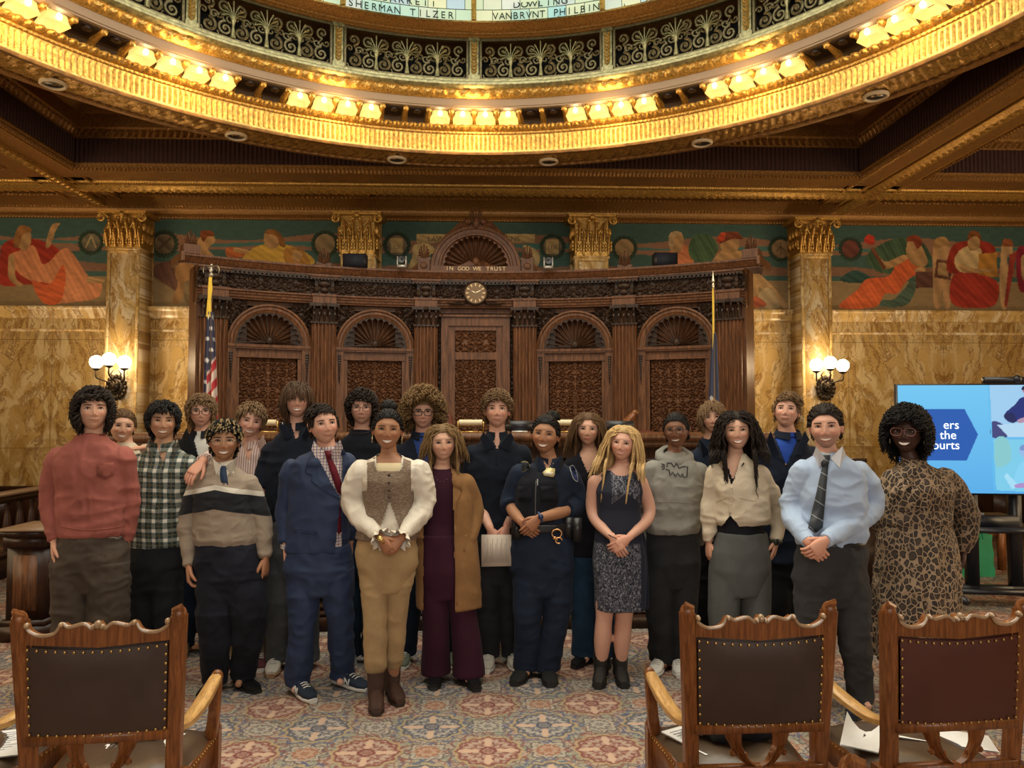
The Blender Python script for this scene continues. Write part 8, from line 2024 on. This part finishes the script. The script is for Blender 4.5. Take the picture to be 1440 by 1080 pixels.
# ---------------- 16 blonde, navy dress
p = Person('person with long blond hair in a sleeveless navy floral dress and black ankle boots', 4.75, 'pink', (876, 624, .92, -8, 8, 0), (876, 656), ((834, 670), (903, 670)), 16, fem=True,
 hc='blond', hair=dict(chest=.165, n=460, L=.36, Lf=.32, Ls=.35, vol=.012, r=.0085, curl=.004, cf=.6, hl=.072, side=.0, back=-.06, grav=.85, lift=.2, flow='part', part=-.01, fy=-.045, steps=15, mess=.3), smile=.5, brow=.5, boot=.20, armr=(.046, .042, .034, .022),
 A=[(834, 724, .02), (862, 757, -.20)], B=[(913, 724, .02), (883, 757, -.20)], hA=dict(d=(.45, -.2, -.8), n=(.2, .9, 0), c=.45), hB=dict(d=(-.8, -.2, -.5), n=(0, .95, 0), c=.45),
 body=[(800, 871, 34, .11), (745, 871, 30, .10), (710, 871, 29, .10), (690, 871, 31, .12)], legs=[[(856, 800), (850, 862, -.02), (845, -.01, .10)], [(884, 800), (878, 862, -.02), (872, 0, .10)]], legr=(.080, .060, .052, .056, .036))
m = Mt('navy_floral'); x, y, z = m.xyz(m.co()); vo2 = m.voro(m.map(m.co(), (1, .6, 1)), 34, 'F1', 'Distance'); n = m.noise(m.co(), 60, 3, .6, 2.0); zhi = at(871, 765, 4.63).z; z2 = at(876, 695, 4.63).z
vv = m.math('ABSOLUTE', m.noise(m.map(m.co(), (1, 1, .6)), 26, 3, .6, 3.0) - .5); vine = 1 - m.smooth(vv, .012, .030); dots = m.math('MULTIPLY', m.math('LESS_THAN', vo2, .28), m.math('GREATER_THAN', m.math('FRACT', vo2 * 9.0), .45))
side = m.math('LESS_THAN', x + (z - .9) * .0, .09); mask = m.math('MULTIPLY', m.math('MAXIMUM', m.math('MULTIPLY', m.math('LESS_THAN', z, zhi), side), m.math('MULTIPLY', m.math('GREATER_THAN', z + m.math('ABSOLUTE', x) * .8, z2 + .01), m.math('LESS_THAN', m.math('ABSOLUTE', x), .09))), m.math('MAXIMUM', vine, dots))
m.set(base=m.mix(mask, (.008, .012, .028), (.27, .27, .31)), rough=.8, sheen=.03); m.bump(m.noise(m.co(), 20, 3), .2, .005); FLO = m.mat
g = G(); g.rings(p.loft([(855, 872, 35, .125), (820, 872, 36, .125), (785, 871, 37, .125), (745, 870, 32, .110), (715, 870, 30, .105), (690, 870, 33, .132), (677, 870, 30, .115), (668, 870, 27, .10), (661, 872, 21, .078)]))
ob = p.garment('floral_dress', FLO, g, .0072, [(.003, (10, 10, 6))], opening=lambda x, y: (y < 676) & (((x - 874) / 15) ** 2 + ((y - 656) / 13) ** 2 < 1))
g = G(); g.rings(p.loft([(857, 898, 15, .07), (820, 897, 16, .07), (760, 894, 15, .07), (735, 892, 10, .05)], dy=.02)); p.garment('dress_side_panel', cloth('navy_plain', (.010, .015, .032), .85), g, .008)
for ax, an in ((845, -6), (872, 8)): p.shoe(ax, 0 if ax > 850 else -.01, an, 'boot', BLACKMAT, SOLEK, L=.235, w=.044)
q = Vector(p.arm_path(-1)[-1]); g = G(); g.tube([tuple(q + Vector((.026 * math.cos(w), .026 * math.sin(w), .010 - .012 * math.cos(w)))) for w in np.arange(16) / 16 * 2 * PI], .0025, 5, closed=True); p.add(g, 'thin_bracelet', BLACKLEA, 180)
# ---------------- 17 grey hoodie
p = Person('person in a grey hoodie with black outline drawing, glasses and braided hair', 4.95, 'brown', (951, 605, .96, -8, -3, 0), (949, 641), ((917, 655), (984, 657)), 17, fem=True,
 hc='blk', hair=st(ST_SHORT, flow='back', n=260, L=.09, r=.0065, vol=.006, lift=.03, grav=.4, hl=.064, side=.0, mess=.1, bun=[(.035, .075, -.01, .035)]), smile=.7, glasses=(.02, .018, .018), gr=(.025, .019), gt=.0018,
 A=[(904, 712, .04), (908, 768, .06)], B=[(993, 718, .04), (978, 765, .12)], hA=dict(d=DN, n=(1, 0, 0)), hB=dict(d=DN, n=(-1, 0, 0)),
 body=[(800, 944, 34, .11), (750, 945, 34, .11), (700, 946, 35, .11), (680, 948, 36, .12)], legs=stdlegs(927, 962, 790, 860, 930, 956))
HOOD = cloth('grey_fleece', (.235, .225, .200), .9, .12)
g = p.torso([(748, 945, 36, .125), (741, 945, 39, .14), (715, 946, 38, .138), (682, 949, 39, .135)], hd=.11)
for sd in (-1, 1): p.sleeve(g, sd, [.066, .064, .062, .056, .046], .97)
ob = p.garment('grey_hoodie', HOOD, g, .0074, [(.007, (8, 8, 12)), (.003, (18, 18, 20))])
nk = p.p(*p.neck); g = G(); a = np.arange(36) / 36 * 2 * PI
P = []
for rr, zz, rt in ((.062, .020, 0), (.080, .035, 0), (.108, .015, 0), (.112, -.020, 0), (.095, -.045, 0)): P.append([(nk.x + rr * 1.15 * math.sin(q), nk.y + .012 - rr * math.cos(q), nk.z + zz - .035 * max(0, math.cos(q)) + .035 * max(0, -math.cos(q))) for q in a])
g.grid(np.array(P), cv=True); p.add(g, 'hood', HOOD, 180)
DRW = simple_c('black_print', (.012, .014, .018), .8)
for L in ([(938, 657), (938, 651), (944, 651), (948, 657), (951, 651), (955, 658), (960, 656), (967, 656), (966, 671), (961, 671), (960, 666), (957, 671), (953, 665), (950, 670), (946, 664), (942, 669), (941, 661), (936, 660)], [(930, 652), (935, 654)], [(930, 656), (935, 656)], [(931, 660), (935, 658)]):
 Lq = np.array(L, float); P = []
 for i in range(len(Lq) - 1):
  for t in (0, .5): P.append(p.hit('grey_hoodie', *(Lq[i] * (1 - t) + Lq[i + 1] * t), .006))
 P.append(p.hit('grey_hoodie', *Lq[-1], .002)); g = G(); g.tube([tuple(v) for v in P], .0034, 5, up=(0, -1, 0), flat=.5); p.add(g, 'printed_outline', DRW, 180, parent=ob)
p.strip('grey_hoodie', [(914, 707), (945, 706), (976, 708)], .0022, 'pouch_seam', HOOD, .003, parent=ob); p.strip('grey_hoodie', [(920, 745), (917, 720), (926, 708)], .0022, 'pouch_seam', HOOD, .003, parent=ob)
p.pants(cloth('black_wide_jeans', (.018, .018, .020), .85), [(825, 945, 26, .11), (790, 945, 39, .125), (745, 945, 36, .115)], p.k['legs'], [.105, .100, .090, .086, .086], [(.006, (7, 7, 8))])
for ax, an in ((928, -14), (953, 4)): p.shoe(ax, -.02, an, 'sneaker', simple_c('white_leather', (.62, .60, .56), .45), SOLEW, L=.25, w=.046)
# ---------------- 18 dark polo back
p = Person('person with shaggy fringe in a dark navy polo, behind the grey hoodie and cardigan', 5.3, 'fair', (1002, 588, .92, 0, -4, -4), (1001, 623), ((972, 638), (1034, 638)), 18,
 hc='sand', hair=dict(n=360, L=.095, Lf=.062, Ls=.07, vol=.018, r=.0085, hl=.060, side=-.035, back=-.08, grav=.7, lift=.5, mess=.8, curl=.003), smile=.25, A=[(965, 700), (970, 750)], B=[(1040, 700), (1036, 750)], hA=dict(d=DN, n=(1, 0, 0)), hB=dict(d=DN, n=(-1, 0, 0)),
 body=[(790, 1002, 32, .11), (740, 1002, 30, .10), (670, 1002, 33, .11)], legs=stdlegs(988, 1018, 780, 850, 990, 1016))
NP_ = cloth('navy_pique', (.010, .016, .032), .85)
g = p.torso([(760, 1002, 33, .12), (700, 1002, 33, .12), (668, 1002, 35, .12)])
for sd in (-1, 1): p.sleeve(g, sd, [.060, .060, .060], .5)
p.garment('navy_polo', NP_, g, .008, [(.003, (9, 9, 12))], opening=lambda x, y: (y < 642) & (np.abs(x - 1001) < (642 - y) * .3)); p.collar(NP_, 'shirt', 'navy_polo', [[(984, 617), (998, 636), (988, 642), (980, 628)], [(1019, 617), (1004, 636), (1014, 642), (1022, 628)]])
p.pants(BT_, [(815, 1002, 22, .10), (780, 1002, 33, .11), (750, 1002, 32, .11)], p.k['legs'], [.095, .088, .08, .075, .07])
for ax in (990, 1016): p.shoe(ax, 0, 0, 'dress', BLACKLEA, SOLEK)
# ---------------- 19 cream cardigan
p = Person('person with long dark wavy hair in a cream cardigan and wide grey trousers', 4.65, 'fair', (1036, 606, .98, 3, -4, -3), (1035, 644), ((1004, 659), (1070, 660)), 19, fem=True,
 hc='dk', hair=dict(chest=.15, n=460, L=.33, Lf=.29, Ls=.33, vol=.010, r=.0085, curl=.008, cf=1.4, hl=.068, side=.0, back=-.06, grav=.75, lift=.35, flow='part', part=.01, fy=-.045, steps=14, mess=.8), smile=1,
 A=[(999, 716, .03), (997, 764, .02)], B=[(1092, 716, .02), (1091, 762, -.03)], hA=dict(d=(0, 0, -1), n=(1, .2, 0), c=.5), hB=dict(d=(-.30, -.15, -1), n=(-.8, .5, 0), c=.30),
 body=[(800, 1040, 38, .12), (755, 1042, 34, .10), (710, 1040, 32, .10), (685, 1038, 34, .12)], legs=stdlegs(1018, 1062, 800, 880, 1018, 1064))
CRD = cloth('cream_cardigan_knit', (.58, .49, .37), .9, .08)
g = p.torso([(738, 1045, 36.5, .118), (730, 1044, 39, .130), (710, 1042, 38, .130), (685, 1039, 38, .132)], hd=.108)
for sd in (-1, 1): p.sleeve(g, sd, [.064, .062, .060, .056, .044, .034], .98)
ob = p.garment('cream_cardigan', CRD, g, .0072, [(.006, (8, 8, 14)), (.0025, (20, 20, 24))], opening=lambda x, y: ((y < 682) & (np.abs(x - 1029 + (682 - y) * -.0) < (682 - y) * .30)) | ((y > 726) & (np.abs(x - 1027) < (y - 726) * .8)))
p.strip('cream_cardigan', [(1029, 683), (1028, 705), (1027, 727)], .010, 'button_band', CRD, .001, parent=ob, flat=.25); p.button('cream_cardigan', [(1029, 687), (1028, 698), (1028, 709), (1027, 720)], .005, simple_c('pearl_button', (.55, .45, .32), .3))
for L in ([(1040, 699), (1055, 703), (1063, 704)], [(1007, 706), (1015, 702), (1021, 699)]): p.strip('cream_cardigan', L, .0028, 'pocket_welt', CRD, .003, parent=ob)
g = G(); g.rings(p.loft([(760, 1042, 32, .105), (710, 1040, 32, .108), (685, 1038, 34, .112)] + [(q[0], q[1], q[2] * .95, q[3] * .96) for q in p.shoulder_secs(.1)[:2]])); g2 = p.garment('black_top', KN, g, .008, opening=lambda x, y: (y < 672) & (np.abs(x - 1031) < (672 - y) * .42))
for q_ in ([(1022, 650), (1031, 670), (1024, 676), (1017, 660)], [(1046, 650), (1033, 670), (1040, 676), (1050, 658)]): p.patch('black_top', q_, 'collar', KN, .006, 2)
p.pants(cloth('mid_grey_wool', (.085, .088, .085), .8, .12), [(835, 1040, 28, .12), (800, 1040, 43, .13), (775, 1041, 41, .125), (748, 1043, 35, .110)], p.k['legs'], [.094, .094, .092, .092, .092], [(.005, (7, 7, 3))])
for ax in (1018, 1064): p.shoe(ax, 0, 0, 'dress', BLACKLEA, SOLEK, L=.24)
q = Vector(p.arm_path(1)[-1]) + Vector((0, 0, .004)); g = G(); g.tube([tuple(q + Vector((.030 * math.cos(w), .030 * math.sin(w), 0))) for w in np.arange(18) / 18 * 2 * PI], .010, 6, closed=True, up=(0, 0, 1)); w_o = p.add(g, 'wrist_watch', simple_c('olive_strap', (.05, .05, .025), .6), 180); p.add(G().ball(q + Vector((-.008, -.034, 0)), (.021, .010, .021), 14, 6), 'watch_face', simple_c('dark_dial', (.02, .025, .02), .2), 180, parent=w_o)
# ---------------- 20 navy quarter-zip
p = Person('tall person in a navy zip jacket over a bright blue tee, behind the cream cardigan', 5.1, 'pink', (1106, 578, .97, -4, 4, -8), (1108, 613), ((1073, 633), (1142, 633)), 20,
 hc='sand', hair=st(ST_SHORT, n=300, L=.05, Lf=.045, Ls=.022, vol=.014, lift=.8, flow='side', dir=.6, side=.0, hl=.060), smile=.2, A=[(1066, 700), (1072, 760)], B=[(1152, 700), (1148, 760)], hA=dict(d=DN, n=(1, 0, 0)), hB=dict(d=DN, n=(-1, 0, 0)),
 body=[(800, 1108, 36, .11), (740, 1108, 35, .11), (665, 1108, 38, .12)], legs=stdlegs(1095, 1126, 785, 855, 1098, 1128))
NQ = cloth('navy_zip_fleece', (.010, .015, .030), .8)
g = p.torso([(790, 1108, 38, .125), (730, 1108, 38, .125), (665, 1108, 41, .13)], hd=.115)
for sd in (-1, 1): p.sleeve(g, sd, [.068, .062, .056, .046], .95)
ob = p.garment('navy_zip_jacket', NQ, g, .0078, [(.005, (8, 8, 12))], opening=lambda x, y: (y < 652) & (np.abs(x - 1106) < (652 - y) * .42)); p.collar(NQ, 'shirt', 'navy_zip_jacket', [[(1084, 606), (1096, 640), (1086, 640), (1078, 620)], [(1132, 606), (1118, 640), (1128, 640), (1138, 618)]], r=.070)
p.button('navy_zip_jacket', [(1105, 653)], .006, NAIL, 'zip_pull'); g = G(); g.rings(p.loft([(720, 1108, 26, .10), (660, 1108, 32, .112)] + [(q[0], q[1], q[2] * .97, q[3] * .97) for q in p.shoulder_secs(.102)])); p.garment('bright_blue_tee', simple_c('bright_blue', (.012, .060, .36), .9), g, .008); p.collar(simple_c('bright_blue_rib', (.010, .045, .27), .9), 'crew', 'bright_blue_tee', z=-.004)
p.pants(BT_, [(820, 1110, 24, .11), (790, 1110, 37, .12), (770, 1110, 36, .12)], p.k['legs'], [.10, .095, .085, .08, .075])
for ax in (1098, 1128): p.shoe(ax, 0, 0, 'dress', BLACKLEA, SOLEK)
# ---------------- 21 light blue shirt
p = Person('person in a light blue dress shirt and dark striped tie, hands folded', 4.25, 'pink', (1161, 600, 1.04, -3, -3, 0), (1166, 643), ((1128, 656), (1213, 657)), 21,
 hc='dk', hair=st(ST_SHORT, n=260, L=.045, Lf=.05, Ls=.022, vol=.010, flow='back', lift=.6, mess=.6, hl=.064, side=.002, r=.008), smile=.75, stub=.35, jaw=1.12,
 A=[(1113, 716, .04), (1138, 763, -.22)], B=[(1224, 714, .04), (1160, 761, -.24)], hA=dict(d=(.60, -.15, -.7), n=(.1, .9, .2), c=.75), hB=dict(d=(-.8, -.2, -.55), n=(0, .95, 0), c=.7),
 body=[(810, 1168, 46, .12), (760, 1169, 46, .12), (715, 1169, 44, .12), (685, 1170, 44, .13)], legs=[[(1144, 810), (1145, 885, -.02), (1146, .10, .09), .06], [(1192, 810), (1200, 885, -.05), (1209, -.02, .09), .05]])
m = Mt('blue_oxford'); c = m.co(); n = m.noise(c, 260, 2); m.set(base=m.mix(n, (.30, .40, .58), (.42, .52, .68)), rough=.75, sheen=.03); m.bump(m.noise(c, 16, 5), .4, .008); OXF = m.mat
g = p.torso([(766, 1168, 45, .125), (750, 1168, 49, .138), (720, 1168, 48, .138), (690, 1169, 47, .138)], hd=.115)
for sd in (-1, 1): p.sleeve(g, sd, [.068, .068, .066, .060, .048, .034], .96)
ob = p.garment('blue_dress_shirt', OXF, g, .0070, [(.008, (7, 7, 10)), (.004, (15, 15, 20))], opening=lambda x, y: (y < 648) & (np.abs(x - 1163) < (648 - y) * .3))
p.collar(simple_c('pale_collar', (.55, .56, .60), .8), 'shirt', 'blue_dress_shirt', [[(1148, 628), (1161, 645), (1152, 658), (1144, 640)], [(1185, 628), (1168, 645), (1181, 658), (1190, 640)]], r=.064)
m = Mt('charcoal_tie'); x, y, z = m.xyz(m.co()); f = m.math('PINGPONG', x * .7 + z, .045); m.set(base=m.mix(m.smooth(f, .001, .0028), (.35, .38, .42), (.035, .042, .050)), rough=.55)
t_ = p.patch('blue_dress_shirt', [(1155, 646), (1167, 646), (1165, 655), (1161, 700), (1157, 742), (1147, 750), (1137, 742), (1147, 700), (1157, 655)], 'necktie', m.mat, .010, 3, th=.006); p.patch('blue_dress_shirt', [(1151, 640), (1168, 640), (1165, 655), (1156, 655)], 'tie_knot', m.mat, .020, 2, parent=t_, th=.012)
g = G(); g.rings(p.loft([(769, 1169, 47.5, .135), (759, 1169, 47.5, .135)], e=2.3)); p.garment('black_belt', DB, g, .007)
for sd in (-1, 1):
 P_a = p.arm_path(sd, 8); a_, b_ = Vector(P_a[-3]), Vector(P_a[-1]); dd = (b_ - a_).normalized(); g = G(); g.tube([b_ - dd * .055, b_ - dd * .005], [.040, .038], 16, up=(0, 1, 0)); p.add(g, 'shirt_cuff', OXF)
CH = cloth('charcoal_slacks', (.036, .036, .038), .8, .15)
p.pants(CH, [(850, 1169, 30, .12), (810, 1168, 51, .14), (785, 1168, 49, .135), (764, 1169, 47, .13)], p.k['legs'], [[.112, .104, .088, .078, .072], [.112, .104, .088, .074, .066]], [(.007, (7, 7, 9)), (.004, (14, 14, 20))])
p.shoe(1207, -.02, -10, 'dress', simple_c('navy_shoe', (.012, .018, .032), .5), SOLEK); p.shoe(1146, .10, -12, 'dress', simple_c('navy_shoe', (.012, .018, .032), .5), SOLEK)
# ---------------- 22 leopard dress
p = Person('person in a long leopard print dress with short black twists and red-rimmed glasses', 4.45, 'dark', (1275, 607, 1.06, -10, 2, 0), (1284, 653), ((1257, 666), (1331, 664)), 22, fem=True,
 hc='blk', hair=dict(n=520, L=.105, Lf=.060, Ls=.095, vol=.036, r=.0090, curl=.011, cf=3.5, hl=.062, side=-.02, back=-.075, grav=.5, lift=.9, flow='crown', mess=1.2, capk=3, steps=9), smile=1, glasses=(.22, .09, .075), gr=(.027, .021), gt=.0022, gsq=2.6, earring=.014, lip=(1.6, .6, .6),
 A=[(1243, 725, .05), (1262, 775, .12)], B=[(1357, 728, .03), (1354, 778, .02)], hA=dict(d=DN, n=(1, 0, 0)), hB=dict(d=(-.2, .1, -1), n=(-1, 0, 0), c=.6),
 body=[(800, 1290, 46, .13), (750, 1289, 44, .13), (715, 1289, 42, .12), (690, 1291, 44, .14)], legs=stdlegs(1268, 1310, 810, 880, 1270, 1308))
m = Mt('leopard_print'); c = m.map(m.co(), (1, 1, .78)); w = m.noise(c, 16, 2, .5, 0, 1); sc_v = m.nt.nodes.new('ShaderNodeVectorMath'); sc_v.operation = 'MULTIPLY_ADD'; m.put(sc_v.inputs[0], w); sc_v.inputs[1].default_value = (.028, .028, .028); m.put(sc_v.inputs[2], c); cc = E(m, sc_v.outputs[0])
d_ = m.voro(cc, 34, 'DISTANCE_TO_EDGE'); blot = m.smooth(d_, .065, .10); inner = m.smooth(d_, .20, .30); gap = m.smooth(m.noise(c, 34, 2), .58, .62)
col = m.mix(m.math('MULTIPLY', blot, 1 - m.math('MULTIPLY', gap, .8)), (.33, .225, .135), (.018, .013, .011)); col = m.mix(inner, col, (.055, .034, .022)); col = m.mix(m.smooth(m.noise(m.co(), 2.2, 2), .45, .65), col, m.mix(1.0, col, (.66, .62, .58), 'MULTIPLY')); m.set(base=col, rough=.75, sheen=.03); m.bump(m.noise(m.co(), 18, 4), .3, .006); LEO = m.mat
g = p.torso([(735, 1288, 50, .145), (716, 1288, 47, .135), (700, 1289, 49, .15), (688, 1291, 48, .155)], hd=.12)
for sd in (-1, 1): p.sleeve(g, sd, [.072, .078, .084, .080, .068, .036], .99)
R = p.loft([(923, 1286, 58, .20), (880, 1287, 58, .195), (820, 1289, 57, .18), (760, 1289, 53, .155), (718, 1288, 47, .135)][::-1], n=84, e=2.1, pleat=(13, .075)); g.rings(R)
ob = p.garment('leopard_dress', LEO, g, .0074, [(.006, (9, 9, 6)), (.003, (18, 18, 12))])
p.collar(LEO, 'crew', 'leopard_dress', r=.056, z=.01)
for pts in ([(1276, 652), (1286, 656), (1262, 700), (1252, 704), (1250, 694), (1264, 676)], [(1280, 655), (1290, 652), (1284, 678), (1270, 700), (1266, 692)]): p.patch('leopard_dress', pts, 'neck_bow', LEO, .016, 3, parent=ob, th=.010)
p.button('leopard_dress', [(1265, 681)], .012, simple_c('pewter2', (.4, .38, .32), .3), 'brooch')
for L in ([(1240, 716), (1288, 719), (1335, 716)],): p.strip('leopard_dress', L, .006, 'waist_seam', LEO, .0, parent=ob, flat=.2)
for ax in (1270, 1308): p.shoe(ax, 0, 0, 'dress', BLACKLEA, SOLEK, L=.24)
